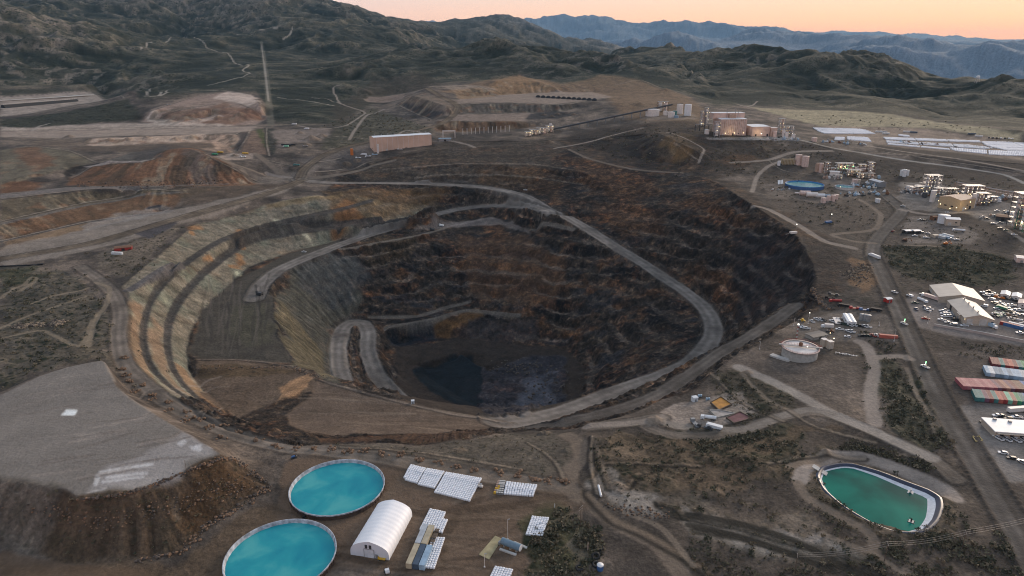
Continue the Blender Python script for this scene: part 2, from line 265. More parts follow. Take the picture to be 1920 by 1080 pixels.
def hit(u,v):
    a,b,c=ray(u,v); h=math.hypot(a,b); t=_rs/h
    g=zat(a*t,b*t)-(CAMZ+c*t); k=np.argmax(g>0)
    if k==0: return (a*t[-1],b*t[-1],0.) if g[0]<=0 else P(u,v,0)
    f=g[k-1]/(g[k-1]-g[k]); tt=t[k-1]+(t[k]-t[k-1])*f
    x,y=a*tt,b*tt
    return (x,y,float(zat(x,y)))
# ---------------------------------------------------------------- relief detail and ground colours
CO=np.zeros((NR,NC,3),np.float32); MK=np.zeros((NR,NC,4),np.float32)   # MK: rock pattern, scrub speckle, smoothness, gully streak
RG=np.broadcast_to(rr[:,None],(NR,NC))
Xf=X.astype(np.float32); Yf=Y.astype(np.float32)
n_big=fbm(Xf/140,Yf/140,3,1); n_mid=fbm(Xf/38,Yf/38,4,2); n_sm=fbm(Xf/9,Yf/9,3,3); n_ti=pn(Xf/2.6,Yf/2.6,4)
wx=Xf+fbm(Xf/30,Yf/30,3,21)*14; wy=Yf+fbm(Xf/30,Yf/30,3,22)*14
def boundary(*uv):
    h=np.array([hit(u,v) for u,v in uv]); a=np.arctan2(h[:,0],h[:,1]); r=np.hypot(h[:,0],h[:,1]); o=np.argsort(a)
    return np.interp(az,a[o],r[o])
rb=boundary((-120,167),(0,167),(120,165),(235,170),(262,185),(270,185),(330,180),(425,170),(480,172),(500,212),(520,232),(630,236),(690,200),(740,174),(800,158),(930,150),(975,141),(1050,158),(1120,160),(1200,160),(1290,178),(1340,200),(1400,197),(1520,205),(1680,213),(1920,246),(2050,260))
hill=sstep(-.04,.05,(RG+n_mid*28-rb[None,:])/rb[None,:])
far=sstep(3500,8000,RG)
# mountains: gullies and spurs on the slopes
hr_=sstep(.0,.30,(RG-rb[None,:])/rb[None,:]); amp=hill*hr_*sstep(1500,2300,RG)
dzr,dza=slope(Z); S0=np.hypot(dzr,dza); S0b=blur(S0,6)
sl=sstep(.02,.28,S0b)
w1=fbm(Xf/420,Yf/420,3,31)*.45
gl=(ridged(Xf/640+w1,Yf/640+w1*.7,4,32,.5)-.62)
gm=(ridged(Xf/240+w1*2,Yf/240-w1*1.5,3,33,.5)-.6)
gs=(ridged(Xf/85+w1*4,Yf/85+w1*3,3,35,.55)-.6)
Z=Z+amp*(1-far)*(gl*(8+95*sl)+gm*(1.5+19*sl)+gs*(.5+9*sl)+n_big*3)
gf=(ridged(Xf/2600,Yf/2600,6,34)-.6)
Z=Z+far*hill*gf*420*sstep(.01,.12,S0b)
Z=Z+hill*hr_*(1-amp)*(n_mid*3+gm*5)
# ---- zones
def inpoly(px,py,poly):
    ins=np.zeros(px.shape,bool); n=len(poly); j=n-1
    for i in range(n):
        xi,yi=poly[i]; xj,yj=poly[j]
        c=((yi>py)!=(yj>py))
        ins^=c&(px<(xj-xi)*(py-yi)/((yj-yi) if yj!=yi else 1e-9)+xi)
        j=i
    return ins
def zone(poly,feather=3,warp=1.0,z=None):
    w=[(P(u,v,z) if z is not None else hit(u,v))[:2] for u,v in poly]; w=np.array(w)
    r=np.hypot(w[:,0],w[:,1]); a=np.arctan2(w[:,0],w[:,1])
    i0=max(0,np.searchsorted(rr,r.min()-60)); i1=min(NR,np.searchsorted(rr,r.max()+60)+1)
    j0=max(0,int((a.min()+AZ)/DA)-30); j1=min(NC,int((a.max()+AZ)/DA)+31)
    sx=Xf[i0:i1,j0:j1]+(wx-Xf)[i0:i1,j0:j1]*warp; sy=Yf[i0:i1,j0:j1]+(wy-Yf)[i0:i1,j0:j1]*warp
    m=np.zeros((NR,NC),np.float32); m[i0:i1,j0:j1]=blur(inpoly(sx,sy,w).astype(np.float32),feather)
    return m
def mixc(m,c,k=1.0):
    global CO
    mm=(np.clip(m*k*1.08,0,1))[...,None]; CO=CO*(1-mm)+np.array(c,np.float32)*mm
def setm(ch,m,val): MK[...,ch]=MK[...,ch]*(1-m)+val*m
def distline(c,w):
    """nearest distance to a polyline (world points), signed side, only close by"""
    D=np.full((NR,NC),1e9,np.float32); Sd=np.zeros((NR,NC),np.float32); Zl=np.zeros((NR,NC),np.float32)
    st=max(1,int(3/ max(.3,np.linalg.norm(c[1,:2]-c[0,:2])))); q=c[::st] if len(c)>st*2 else c
    if not np.allclose(q[-1],c[-1]): q=np.concatenate([q,c[-1:]])
    ii,jj=gridpos(q[:,0],q[:,1]); 
    for k in range(len(q)-1):
        rmin=min(np.hypot(*q[k,:2]),np.hypot(*q[k+1,:2])); mj=int(w/(rmin*DA))+3
        i0=max(0,np.searchsorted(rr,rmin-w)-1); i1=min(NR,np.searchsorted(rr,max(np.hypot(*q[k,:2]),np.hypot(*q[k+1,:2]))+w)+2)
        j0=max(0,int(min(jj[k],jj[k+1]))-mj); j1=min(NC,int(max(jj[k],jj[k+1]))+mj+1)
        if i0>=i1 or j0>=j1: continue
        ax,ay=q[k,:2]; dx,dy=q[k+1,:2]-q[k,:2]; L=dx*dx+dy*dy+1e-9
        sx=X[i0:i1,j0:j1]-ax; sy=Y[i0:i1,j0:j1]-ay; t=np.clip((sx*dx+sy*dy)/L,0,1)
        d=np.hypot(sx-t*dx,sy-t*dy); cr=(dx*sy-dy*sx)/math.sqrt(L)
        b=D[i0:i1,j0:j1]; u=d<b; b[u]=d[u]; Sd[i0:i1,j0:j1][u]=cr[u]; Zl[i0:i1,j0:j1][u]=(q[k,2]+(q[k+1,2]-q[k,2])*t)[u]
    return D,Sd,Zl
DIRT=np.array([.142,.116,.096]); DIRT2=np.array([.074,.064,.056]); TAN=np.array([.19,.145,.105])
t=np.clip(.5+n_mid*1.5+n_big*.9,0,1)[...,None]
CO[:]=DIRT2*(1-t)+DIRT*t
tt=sstep(.25,.6,n_sm+n_big*.6)[...,None]*.35
CO=CO*(1-tt)+TAN*tt
setm(1,np.ones((NR,NC)),.10*np.clip(.5+n_mid*2,0,1))
# hills
hs=np.clip(.42+gm*1.3+gs*.9+gl*.6+n_big*.5,0,1)**1.2
GRN=np.array([.036,.045,.034]); OLI=np.array([.115,.104,.078]); BRN=np.array([.142,.126,.104])
hc=GRN*(1-hs[...,None])+OLI*hs[...,None]
rk=(sstep(.22,.6,S0b+gl*.4+gs*.3)*amp)[...,None]
hc=hc*(1-rk*.6)+BRN*rk*.6
CO=CO*(1-hill[...,None])+hc*hill[...,None]
fa=far[...,None]; CO=CO*(1-fa)+np.array([.105,.135,.17])*fa  # pale far ranges, with the blue of haze put into their colour
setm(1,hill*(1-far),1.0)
oc=hill*(1-far)*sstep(.28,.55,pn(Xf/33,Yf/33,71)+gs*.8+S0b*.5)*sstep(.12,.35,S0b); CO=CO*(1-oc[...,None]*.55)+np.array([.17,.145,.125])*oc[...,None]*.55
# pale flats beyond the mill, brown foothills
def Z_(poly,c,k=1,f=4,warp=1,scrub=None,rock=None,smooth=None,streak=None):
    m=zone(poly,f,warp); mixc(m,c,k)
    if scrub is not None: setm(1,m,scrub)
    if rock is not None: setm(0,m,rock)
    if smooth is not None: setm(2,m,smooth)
    if streak is not None: setm(3,m,streak)
    return m
Z_([(1400,200),(1520,206),(1600,208),(1680,215),(1920,248),(1920,272),(1750,240),(1640,238),(1540,238),(1480,222)],(.20,.175,.12),.85,5,.8,.12)
Z_([(820,172),(930,148),(975,140),(1050,158),(1130,140),(1200,150),(1290,182),(1330,215),(1300,240),(1180,225),(1140,185),(1100,176),(900,180)],(.155,.105,.068),.75,8,1.5,.25,None,None,.6)
Z_([(925,152),(955,145),(975,142),(1000,149),(1052,166),(1040,172),(960,178),(915,178)],(.19,.125,.075),.8,5,.6,.05,None,None,.8)
Z_([(640,230),(700,200),(760,225),(815,245),(740,262),(660,275),(600,280),(620,250)],(.085,.082,.058),.6,6,1,.5)
Z_([(700,150),(800,140),(860,165),(800,165),(740,176),(690,196),(630,235),(620,200)],(.075,.06,.045),.6,12,1.5,.6)
Z_([(1400,315),(1700,335),(1920,395),(1920,760),(1810,770),(1640,700),(1560,760),(1330,720),(1500,610),(1540,560),(1500,450)],(.078,.065,.055),.6,10,2,.3)
Z_([(1380,300),(1480,270),(1600,290),(1920,345),(1920,400),(1700,345),(1560,330),(1450,345)],(.07,.058,.049),.6,8,1.5,.35)
Z_([(1100,800),(1500,770),(1780,860),(1920,1080),(1300,1080),(1120,930)],(.085,.07,.057),.45,10,2)
# left dumps
OR=(.15,.085,.053)
Z_([(130,335),(170,313),(285,300),(313,278),(362,277),(405,297),(455,325),(490,345),(420,349),(330,352),(250,350),(130,348)],OR,.85,4,.8,.03,.0,0,1)
Z_([(340,282),(372,282),(400,310),(405,345),(370,347),(350,315)],(.12,.095,.08),.8,4,.8,.03,0,0,1)
Z_([(200,302),(250,285),(305,280),(290,300),(215,310)],(.10,.095,.085),.7,3,.8)
Z_([(0,280),(60,275),(130,282),(182,303),(140,312),(75,330),(20,345),(0,355)],(.125,.11,.082),.8,4,.8,.05,0,0,1.0)
Z_([(25,278),(75,276),(105,310),(70,322),(40,300)],(.155,.09,.06),.7,5,1.2,None,0,0,1)
Z_([(0,345),(40,340),(90,345),(40,362),(0,365)],(.16,.085,.05),.7,5,1.2)
Z_([(0,375),(160,357),(300,356),(420,352),(345,372),(250,368),(160,384),(0,418)],(.12,.098,.068),.8,4,.8,.08,0,0,1)
Z_([(0,421),(160,386),(250,370),(340,362),(330,392),(260,402),(160,416),(0,451)],(.14,.086,.053),.85,4,.8,.05,0,0,1)
Z_([(0,454),(160,418),(260,404),(240,413),(130,438),(60,455),(0,471)],(.18,.125,.08),.75,3,.8,.03,0,0,.8)
Z_([(0,363),(130,351),(300,348),(470,345),(300,353.5),(160,354.5),(0,372)],(.14,.125,.115),.8,1,.2)
for l,w_ in ((((0,420),(160,385),(250,369.5),(340,361)),3.5),(((0,453),(160,417),(260,403)),3.5)):
    d,_,_=distline(crom(np.array([hit(*p) for p in l]),1.),9); mixc(1-sstep(w_*.6,w_*1.2,d),(.12,.11,.1),.8)
Z_([(160,262),(250,258),(380,251),(445,252),(440,285),(400,285),(300,271),(165,273)],(.20,.145,.11),.7,4,.8,.0,0,0,1)
Z_([(455,248),(500,242),(505,290),(450,288)],(.15,.105,.08),.7,3,.5)
Z_([(478,243),(492,241),(505,272),(497,280)],(.075,.09,.04),.8,2,.5)
Z_([(495,240),(515,240),(518,285),(508,290)],(.06,.06,.05),.7,2,.5,.6)
Z_([(265,226),(283,206),(320,193),(360,181),(425,172),(470,178),(490,193),(497,222),(480,234),(345,241),(290,239)],(.19,.145,.12),.85,5,.8,.0,0,0,.6)
Z_([(300,218),(340,210),(400,202),(420,190),(432,200),(470,205),(495,222),(440,234),(350,232)],(.17,.105,.075),.75,5,1,.0,0,0,.6)
Z_([(0,219),(60,212),(150,195),(235,183),(180,175),(140,171),(80,176),(0,181)],(.19,.165,.145),.8,3,.3,.0)
Z_([(0,240),(200,239),(480,236),(465,246),(200,250),(90,258),(0,258)],(.155,.125,.105),.8,3,.4,.0)
Z_([(510,245),(620,240),(610,262),(520,275)],(.17,.14,.12),.7,4,.6,.0); Z_([(560,300),(640,278),(720,262),(700,296),(640,318),(590,322)],(.12,.105,.095),.6,5,.8)
Z_([(600,306),(640,296),(690,300),(650,318),(600,320)],(.07,.062,.058),.7,4,.8)
# centre terraces
Z_([(855,194),(950,192),(1040,195),(1085,191),(1150,182),(1110,172),(1000,174),(870,181)],(.18,.145,.12),.8,3,.3,.0,0,.5)
Z_([(855,196),(950,194),(1040,197),(1080,193),(1080,203),(1040,211),(950,212),(862,213)],(.10,.088,.075),.85,2,.3,.0,0,0,1)
Z_([(860,214),(1000,212),(1010,222),(975,228),(900,228),(822,226)],(.17,.135,.112),.8,2,.3,.0)
Z_([(820,227),(900,229),(980,228),(1010,236),(975,241),(900,246),(815,246)],(.14,.088,.056),.85,2,.3,.0,0,0,1)
Z_([(995,214),(1040,207),(1085,212),(1050,222),(985,224)],(.045,.045,.048),.8,2,.8,.1)
Z_([(800,162),(900,161),(925,165),(930,171),(850,172)],(.18,.145,.115),.8,2,.3,0); Z_([(850,168),(905,164),(935,180),(860,186)],(.18,.125,.08),.8,2,.3,0,0,0,1)
Z_([(765,178),(800,172),(846,200),(845,212),(808,224),(745,196)],(.13,.105,.085),.8,3,.3,0,0,0,.8); Z_([(745,193),(775,195),(815,208),(835,212),(808,224),(780,214)],(.06,.055,.055),.8,2,.3,0)
Z_([(682,186),(690,180),(760,175),(755,186),(700,192)],(.17,.13,.105),.8,2,.3,0)
# mill hill and slopes round the rim
Z_([(1040,262),(1130,240),(1200,232),(1300,228),(1420,262),(1480,280),(1420,300),(1380,330),(1300,320),(1190,312),(1110,294),(1060,276)],(.075,.058,.046),.7,8,1.2,.35,.25,0,.3)
Z_([(1240,255),(1290,250),(1330,290),(1310,315),(1260,300)],(.13,.085,.045),.5,8,1.5)
Z_([(1040,262),(1140,242),(1210,250),(1235,300),(1190,312),(1110,294),(1060,276)],(.042,.036,.033),.75,6,1.5,.2)
Z_([(1300,270),(1420,262),(1440,290),(1400,312),(1330,330),(1300,312)],(.06,.05,.043),.6,6,1.5,.3); Z_([(1340,300),(1400,290),(1430,300),(1380,312)],(.13,.075,.042),.5,5,1.5)
Z_([(1500,270),(1600,286),(1700,302),(1800,316),(1920,330),(1920,360),(1800,335),(1680,318),(1560,300)],(.06,.05,.045),.7,4,.8,.3)
Z_([(1640,282),(1750,298),(1850,312),(1960,328),(1960,308),(1800,288),(1640,272)],(.055,.046,.042),.85,3,.5,.1)
Z_([(1545,235),(1640,238),(1750,244),(1920,272),(1920,300),(1800,286),(1640,270),(1560,258)],(.19,.15,.12),.7,4,.5,.0)
Z_([(1480,310),(1560,330),(1620,350),(1700,400),(1640,440),(1560,420),(1440,380),(1425,340)],(.095,.078,.066),.6,6,1,.3)
Z_([(1660,460),(1780,462),(1880,480),(1910,520),(1850,535),(1700,525),(1670,490)],(.055,.056,.036),.75,8,1.2,.85)
Z_([(1700,400),(1800,400),(1900,440),(1880,470),(1700,455),(1660,440)],(.08,.066,.058),.6,6,1,.2)
def edge(w,*uv,up=(.20,.17,.14),dn=(.055,.047,.041)):  # crest strip, with a dark band painted beside it as a shadowed face
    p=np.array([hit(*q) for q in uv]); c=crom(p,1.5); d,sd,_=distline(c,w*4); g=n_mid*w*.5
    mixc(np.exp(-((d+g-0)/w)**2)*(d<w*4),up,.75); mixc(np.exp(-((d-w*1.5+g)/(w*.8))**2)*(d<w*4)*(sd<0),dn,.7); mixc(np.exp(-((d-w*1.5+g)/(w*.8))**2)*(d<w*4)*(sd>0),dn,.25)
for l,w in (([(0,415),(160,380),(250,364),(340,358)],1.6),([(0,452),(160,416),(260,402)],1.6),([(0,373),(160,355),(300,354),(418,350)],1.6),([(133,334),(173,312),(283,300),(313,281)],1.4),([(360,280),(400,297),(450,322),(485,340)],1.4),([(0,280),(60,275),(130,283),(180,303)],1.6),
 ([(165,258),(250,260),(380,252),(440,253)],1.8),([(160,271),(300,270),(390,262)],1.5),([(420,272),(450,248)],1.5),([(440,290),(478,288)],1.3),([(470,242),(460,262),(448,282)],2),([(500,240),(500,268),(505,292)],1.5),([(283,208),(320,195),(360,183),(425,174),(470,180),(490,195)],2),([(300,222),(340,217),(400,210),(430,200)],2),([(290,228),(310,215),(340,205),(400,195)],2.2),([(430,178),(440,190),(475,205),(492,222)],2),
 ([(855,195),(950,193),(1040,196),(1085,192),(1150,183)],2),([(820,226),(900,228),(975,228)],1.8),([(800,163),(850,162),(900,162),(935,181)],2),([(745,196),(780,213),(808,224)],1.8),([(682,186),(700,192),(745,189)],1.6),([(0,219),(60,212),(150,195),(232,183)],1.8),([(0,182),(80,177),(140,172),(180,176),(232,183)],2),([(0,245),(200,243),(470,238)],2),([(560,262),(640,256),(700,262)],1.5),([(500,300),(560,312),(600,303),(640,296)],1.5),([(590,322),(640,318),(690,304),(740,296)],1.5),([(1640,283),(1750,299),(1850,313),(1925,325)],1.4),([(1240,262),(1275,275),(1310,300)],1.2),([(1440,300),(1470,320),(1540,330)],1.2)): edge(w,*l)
Z_([(0,224),(150,205),(240,185),(262,215),(250,226),(120,236),(0,240)],(.055,.058,.042),.8,4,.8,.8)
Z_([(0,168),(120,166),(235,172),(232,182),(180,175),(140,170),(80,175),(0,180)],(.05,.054,.04),.7,3,.8,.8)
Z_([(1690,340),(1760,345),(1830,370),(1920,385),(1920,440),(1870,420),(1800,400),(1700,395),(1680,370)],(.165,.148,.132),.7,4,1,.03); Z_([(1540,318),(1600,312),(1650,335),(1660,362),(1600,372),(1540,345)],(.15,.13,.115),.6,4,1,.03); Z_([(1700,405),(1760,405),(1830,440),(1830,458),(1700,458)],(.15,.13,.115),.7,4,1,.02); Z_([(1430,345),(1480,335),(1560,362),(1600,362),(1570,385),(1440,370)],(.14,.118,.10),.6,4,1,.03); Z_([(1200,222),(1300,214),(1310,222),(1290,226),(1220,226)],(.16,.135,.115),.6,2,.5); Z_([(1320,258),(1500,257),(1500,264),(1330,262)],(.19,.18,.17),.8,1,.3)
Z_([(1245,258),(1275,268),(1300,285),(1290,308),(1262,302),(1250,285)],(.16,.105,.055),.65,5,1.2,.2,0,0,.5)  # golden grass on the knoll, coloured to stand in for weak shading
Z_([(0,247),(200,244),(480,237),(470,246),(380,252),(200,256),(60,258),(0,257)],(.20,.165,.138),.8,3,.5,.0,0,.5)
Z_([(0,237),(60,240),(130,234),(260,231),(440,234),(440,238),(200,243),(0,246)],(.235,.20,.17),.7,2,.6,.0)
Z_([(165,262),(210,258),(330,254),(375,251),(390,258),(380,266),(280,268),(172,273)],(.25,.195,.155),.8,2,1,.0,0,0,1); Z_([(130,275),(300,270),(400,268),(405,277),(300,282),(150,284)],(.105,.082,.064),.7,3,1,.0,0,0,1); Z_([(60,262),(130,262),(160,270),(110,277),(60,275)],(.12,.095,.075),.6,3,1)
Z_([(395,256),(420,254),(432,262),(428,275),(405,280)],(.25,.18,.135),.8,2,.6,.0,0,0,.8); Z_([(440,252),(452,256),(445,268),(430,280),(436,266)],(.26,.19,.14),.8,2,.5); Z_([(452,250),(462,246),(468,252),(452,280),(445,280)],(.085,.072,.064),.7,2,.4); Z_([(398,292),(440,287),(478,288),(475,297),(420,299)],(.22,.18,.15),.7,2,.5)
Z_([(118,325),(130,313),(185,304),(186,308),(140,318),(128,335)],(.05,.043,.038),.85,2,.5); Z_([(150,312),(215,303),(280,299),(270,303),(170,313)],(.19,.165,.15),.8,1,.4); Z_([(240,290),(310,272),(318,279),(300,298),(250,298)],(.085,.075,.068),.7,4,1)  # first zone paints the dark shadow line between the heaps
Z_([(0,463),(130,437),(250,408),(330,393),(480,361),(560,340),(568,347),(500,372),(400,402),(300,432),(240,452),(100,485),(0,500)],(.175,.152,.13),.7,3,.8,.0,0,.4)
Z_([(215,402),(300,384),(330,388),(330,394),(250,412),(160,432),(150,425)],(.165,.155,.145),.6,3,1); Z_([(275,390),(298,383),(305,388),(285,393)],(.04,.045,.055),.8,2,.6)
Z_([(470,330),(560,320),(620,300),(640,305),(570,335),(500,345)],(.15,.13,.112),.6,4,1); Z_([(330,350),(480,346),(540,345),(420,372),(345,385)],(.10,.075,.055),.6,4,1)
Z_([(425,172),(470,178),(488,190),(470,200),(430,190),(400,185)],(.26,.215,.185),.8,3,.8,0); Z_([(270,222),(285,208),(300,205),(296,222),(330,230),(345,238),(300,236)],(.24,.205,.175),.7,2,.6,0); Z_([(330,232),(400,216),(420,218),(350,236)],(.27,.22,.185),.7,2,.8); Z_([(305,212),(330,208),(420,200),(425,212),(330,226),(305,224)],(.14,.092,.07),.75,3,1,0,0,0,.6); Z_([(445,205),(470,202),(497,222),(480,226),(450,215)],(.15,.088,.062),.75,3,1)
# ---- pit
pit=zone([(600,370),(640,322),(690,308),(740,294),(800,283),(860,277),(1000,270),(1067,279),(1107,297),(1187,316),(1280,323),(1330,335),(1375,360),(1413,385),(1450,410),(1485,433),(1520,480),(1530,540),(1525,580),(1500,600),(1440,632),(1345,692),(1305,727),(1245,747),(1180,776),(1080,802),(1000,806),(900,818),(800,831),(640,833),(560,840),(430,810),(330,752),(255,685),(236,600),(242,553),(226,538),(287,487),(367,420),(500,383)],3,.35)
ap=Z_([(1050,262),(1190,298),(1300,304),(1345,322),(1425,374),(1500,414),(1560,450),(1592,470),(1570,530),(1535,575),(1500,592),(1480,560),(1500,450),(1400,395),(1280,330),(1100,305)],(.068,.053,.043),.85,9,1.8,.15,.45); mixc(ap*sstep(.05,.35,n_mid+n_sm*.4),(.115,.075,.048),.6); mixc(ap*sstep(.05,.35,-n_mid+n_sm*.4),(.035,.031,.03),.6)
Z_([(850,262),(960,262),(1050,262),(1060,280),(1000,274),(860,280),(740,297),(690,312),(690,304),(760,288)],(.085,.07,.056),.7,6,1.2,.15,.3)
setm(1,pit,.02)
mixc(pit,(.05,.042,.036),1); setm(0,pit,.9); setm(3,pit,.12)
Zs=Z.astype(np.float32)*1.25
pa=fbm(Xf/52+n_mid*.4,(Yf+Zs)/40,4,201); pb=fbm(Xf/21,(Yf+Zs)/15,4,202); pc=fbm(Xf/70,(Yf+Zs)/44,3,203); pe=fbm(Xf/7,(Yf+Zs)/7,3,204)
mixc(pit*sstep(.05,.40,pa+pb*.45),(.13,.072,.042),.75); mixc(pit*sstep(.12,.42,pb+pe*.3),(.115,.088,.066),.65); mixc(pit*sstep(.05,.35,-pc+pb*.4),(.018,.018,.021),.85); mixc(pit*sstep(.28,.5,pe+pb*.3),(.17,.13,.10),.5); mixc(pit*sstep(.2,.45,pc-pb*.3+pe*.2),(.05,.054,.064),.6)
# left terraces: pale green-grey rock with orange
mL=Z_([(640,362),(700,374),(800,382),(812,392),(700,432),(640,446),(533,476),(467,500),(400,560),(378,586),(358,620),(350,650),(352,690),(385,737),(330,752),(255,685),(236,600),(242,553),(226,538),(287,487),(367,420),(500,383),(600,367)],(.142,.128,.102),.95,3,.2,.02,.22,0,.3)
mixc(mL*sstep(.0,.4,pb),(.19,.172,.138),.5); mixc(mL*sstep(.1,.45,-pb+pe*.4),(.085,.085,.066),.6); mixc(mL*sstep(.2,.5,pa),(.15,.112,.078),.5)
gq=sstep(-.1,.35,n_mid+n_big*.5)*mL; mixc(gq,(.135,.145,.115),.7)
for u,v,ru in ((365,430,9),(370,440,8),(450,440,8),(452,452,8),(385,478,7),(446,490,8),(447,480,9),(440,500,8),(430,500,6),(575,438,6)):
    h=hit(u,v); d=np.hypot(wx-h[0],(wy-h[1])*.6); mixc(1-sstep(ru*.25,ru*.8,d),(.22,.125,.065),.75)
for u,v in ((525,420),(533,428),(572,440),(455,515)):
    h=hit(u,v); d=np.hypot(wx-h[0],(wy-h[1])*.6); mixc(1-sstep(2,6,d),(.25,.25,.19),.7)
Z_([(243,560),(262,570),(262,640),(280,690),(300,725),(255,685),(238,620)],(.19,.125,.082),.65,3,.4,.02,.1,0,.3)
Z_([(284,592),(305,615),(308,660),(320,700),(360,745),(330,728),(285,670),(278,625)],(.185,.125,.084),.6,3,.4,.02,.1,0,.3)
Z_([(325,680),(345,690),(380,735),(420,775),(400,764),(345,715)],(.20,.13,.08),.7,3,.4,.02,.1)
Z_([(610,362),(700,352),(790,350),(850,360),(790,392),(700,425),(640,440),(615,420)],(.135,.09,.05),.6,8,1.2,.02,.45)
Z_([(618,395),(650,372),(672,380),(680,420),(650,440),(622,438)],(.20,.105,.052),.75,6,1.2,.02,.3)
Z_([(500,384),(600,367),(640,362),(640,368),(600,375),(500,392)],(.19,.14,.08),.6,3,.6)
# far wall upper, browns
Z_([(640,322),(740,294),(860,277),(1000,270),(1060,280),(1000,340),(850,345),(700,340)],(.085,.07,.055),.6,6,.8,.05,.55,0,.6)
Z_([(900,315),(1010,312),(1060,330),(1040,370),(960,352),(900,345)],(.10,.06,.032),.5,8,1.5)
# right wall
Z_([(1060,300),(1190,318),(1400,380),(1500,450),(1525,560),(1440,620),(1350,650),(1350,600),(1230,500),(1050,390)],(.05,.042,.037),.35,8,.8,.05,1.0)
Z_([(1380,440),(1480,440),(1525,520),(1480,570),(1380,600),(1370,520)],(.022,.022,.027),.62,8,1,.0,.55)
for q in ([(1050,290),(1180,318),(1250,360),(1180,380),(1090,350)],[(1100,380),(1200,385),(1260,440),(1180,440)],[(1250,490),(1360,510),(1400,570),(1330,560)],[(1300,350),(1400,400),(1380,430),(1290,390)]):
    Z_(q,(.15,.080,.042),.38,8,2)
# inner walls
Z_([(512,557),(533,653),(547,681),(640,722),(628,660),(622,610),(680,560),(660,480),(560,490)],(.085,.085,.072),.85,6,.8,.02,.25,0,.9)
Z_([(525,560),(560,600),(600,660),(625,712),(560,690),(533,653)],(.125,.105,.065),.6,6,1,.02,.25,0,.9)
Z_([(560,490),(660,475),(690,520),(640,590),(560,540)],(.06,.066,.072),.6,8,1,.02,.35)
Z_([(860,440),(980,440),(1060,500),(1050,570),(900,570),(870,500)],(.12,.07,.042),.55,8,1.2,.02,.6)
Z_([(690,440),(780,445),(760,490),(690,500)],(.075,.056,.036),.6,6,1)
Z_([(725,620),(807,605),(830,630),(780,645),(740,650)],(.028,.034,.046),.9,4,.8,0,.5)
Z_([(820,600),(850,588),(900,575),(905,590),(850,615),(845,630),(815,628)],(.13,.075,.036),.75,3,.8,0,.3)
Z_([(880,590),(1000,600),(1010,625),(930,650),(860,632)],(.055,.05,.052),.7,4,.8,0,.5)
mf=Z_([(740,650),(850,633),(960,645),(1065,650),(1100,690),(1060,760),(1000,800),(850,800),(750,760)],(.062,.05,.042),.95,3,.6,0,.15)
Z_([(770,695),(850,665),(880,672),(905,690),(915,770),(850,755),(800,730)],(.020,.032,.042),.95,3,.5,0,.1)
Z_([(905,690),(1010,664),(1060,670),(1060,740),(1000,775),(900,780)],(.05,.05,.06),.85,3,.8,0,.6)
Z_([(985,715),(1020,700),(1040,690),(1030,720),(1010,770),(975,765)],(.14,.15,.175),.38,6,1.5,0,.2)
# plateau, near bench
Z_([(640,462),(560,484),(500,516),(484,545),(512,557),(520,627),(547,681),(375,672),(352,660),(378,586),(430,531),(533,477),(640,447)],(.085,.075,.062),.95,3,.3,.05,.0,.3)
Z_([(440,570),(500,570),(515,640),(460,650),(420,620)],(.09,.085,.058),.5,8,1.2,.15)
Z_([(372,672),(545,684),(600,708),(592,730),(530,745),(505,760),(445,785),(400,760),(365,710)],(.12,.090,.068),.9,3,.5,.1,0,0)
Z_([(372,682),(540,688),(550,700),(430,705),(372,705)],(.10,.07,.042),.7,3,1,.3)
Z_([(525,730),(575,703),(592,708),(560,740),(530,745)],(.24,.15,.09),.8,2,.6,0)
Z_([(600,710),(690,737),(850,775),(975,793),(930,803),(800,813),(640,815),(560,812),(540,780),(580,735)],(.125,.095,.074),.95,3,.5,.02,0,.4)
Z_([(570,818),(700,817),(830,812),(930,804),(880,822),(800,829),(700,829),(600,832)],(.085,.052,.036),.85,4,.8,.1,.2,0,.8)
Z_([(560,842),(640,835),(800,833),(900,822),(1000,810),(1060,812),(1070,890),(1000,898),(850,876),(700,852)],(.105,.092,.075),.7,5,.8,.2)
# platform and its bank
Z_([(-100,780),(0,742),(60,712),(130,688),(190,676),(218,722),(300,783),(414,853),(330,889),(240,922),(150,932),(60,909),(-100,900)],(.152,.138,.124),.97,2,.15,.0,0,1.0)
Z_([(160,905),(180,880),(320,830),(350,815),(405,850),(330,886),(240,920),(160,930)],(.21,.2,.195),.55,5,1,.0)
def rect(u0,v0,u1,v1,u2,v2,u3,v3,c,k): Z_([(u0,v0),(u1,v1),(u2,v2),(u3,v3)],c,k,1,.1)
rect(124,768,146,768,140,779,115,779,(.40,.42,.42),.75)
rect(184,884,288,868,290,872,184,889,(.34,.34,.34),.5); rect(176,890,186,890,182,912,174,910,(.34,.34,.34),.45)
for q in ((196,893,278,884,278,889,196,899),(190,902,272,892,270,896,188,907),(330,832,345,824,350,830,338,838),(352,838,378,832,376,838,360,846),(365,834,380,842,372,848,360,842),(160,925,200,915,198,919,160,929)): rect(*q,(.33,.33,.335),.4)
bank=Z_([(-60,905),(60,912),(150,936),(240,926),(330,893),(414,856),(440,860),(505,905),(505,912),(440,957),(385,988),(340,1032),(250,1052),(150,1056),(60,1030),(-60,1000)],(.092,.068,.049),.95,3,.5,.25,0,0,.6)
Z_([(-60,905),(60,912),(110,940),(90,1000),(60,1030),(-60,1000)],(.12,.105,.09),.7,6,1.2,.2)
Z_([(300,925),(420,880),(470,900),(420,960),(370,990)],(.095,.060,.036),.7,6,1.2,.1)
Z_([(310,925),(330,910),(370,960),(350,965)],(.14,.115,.09),.6,4,1)
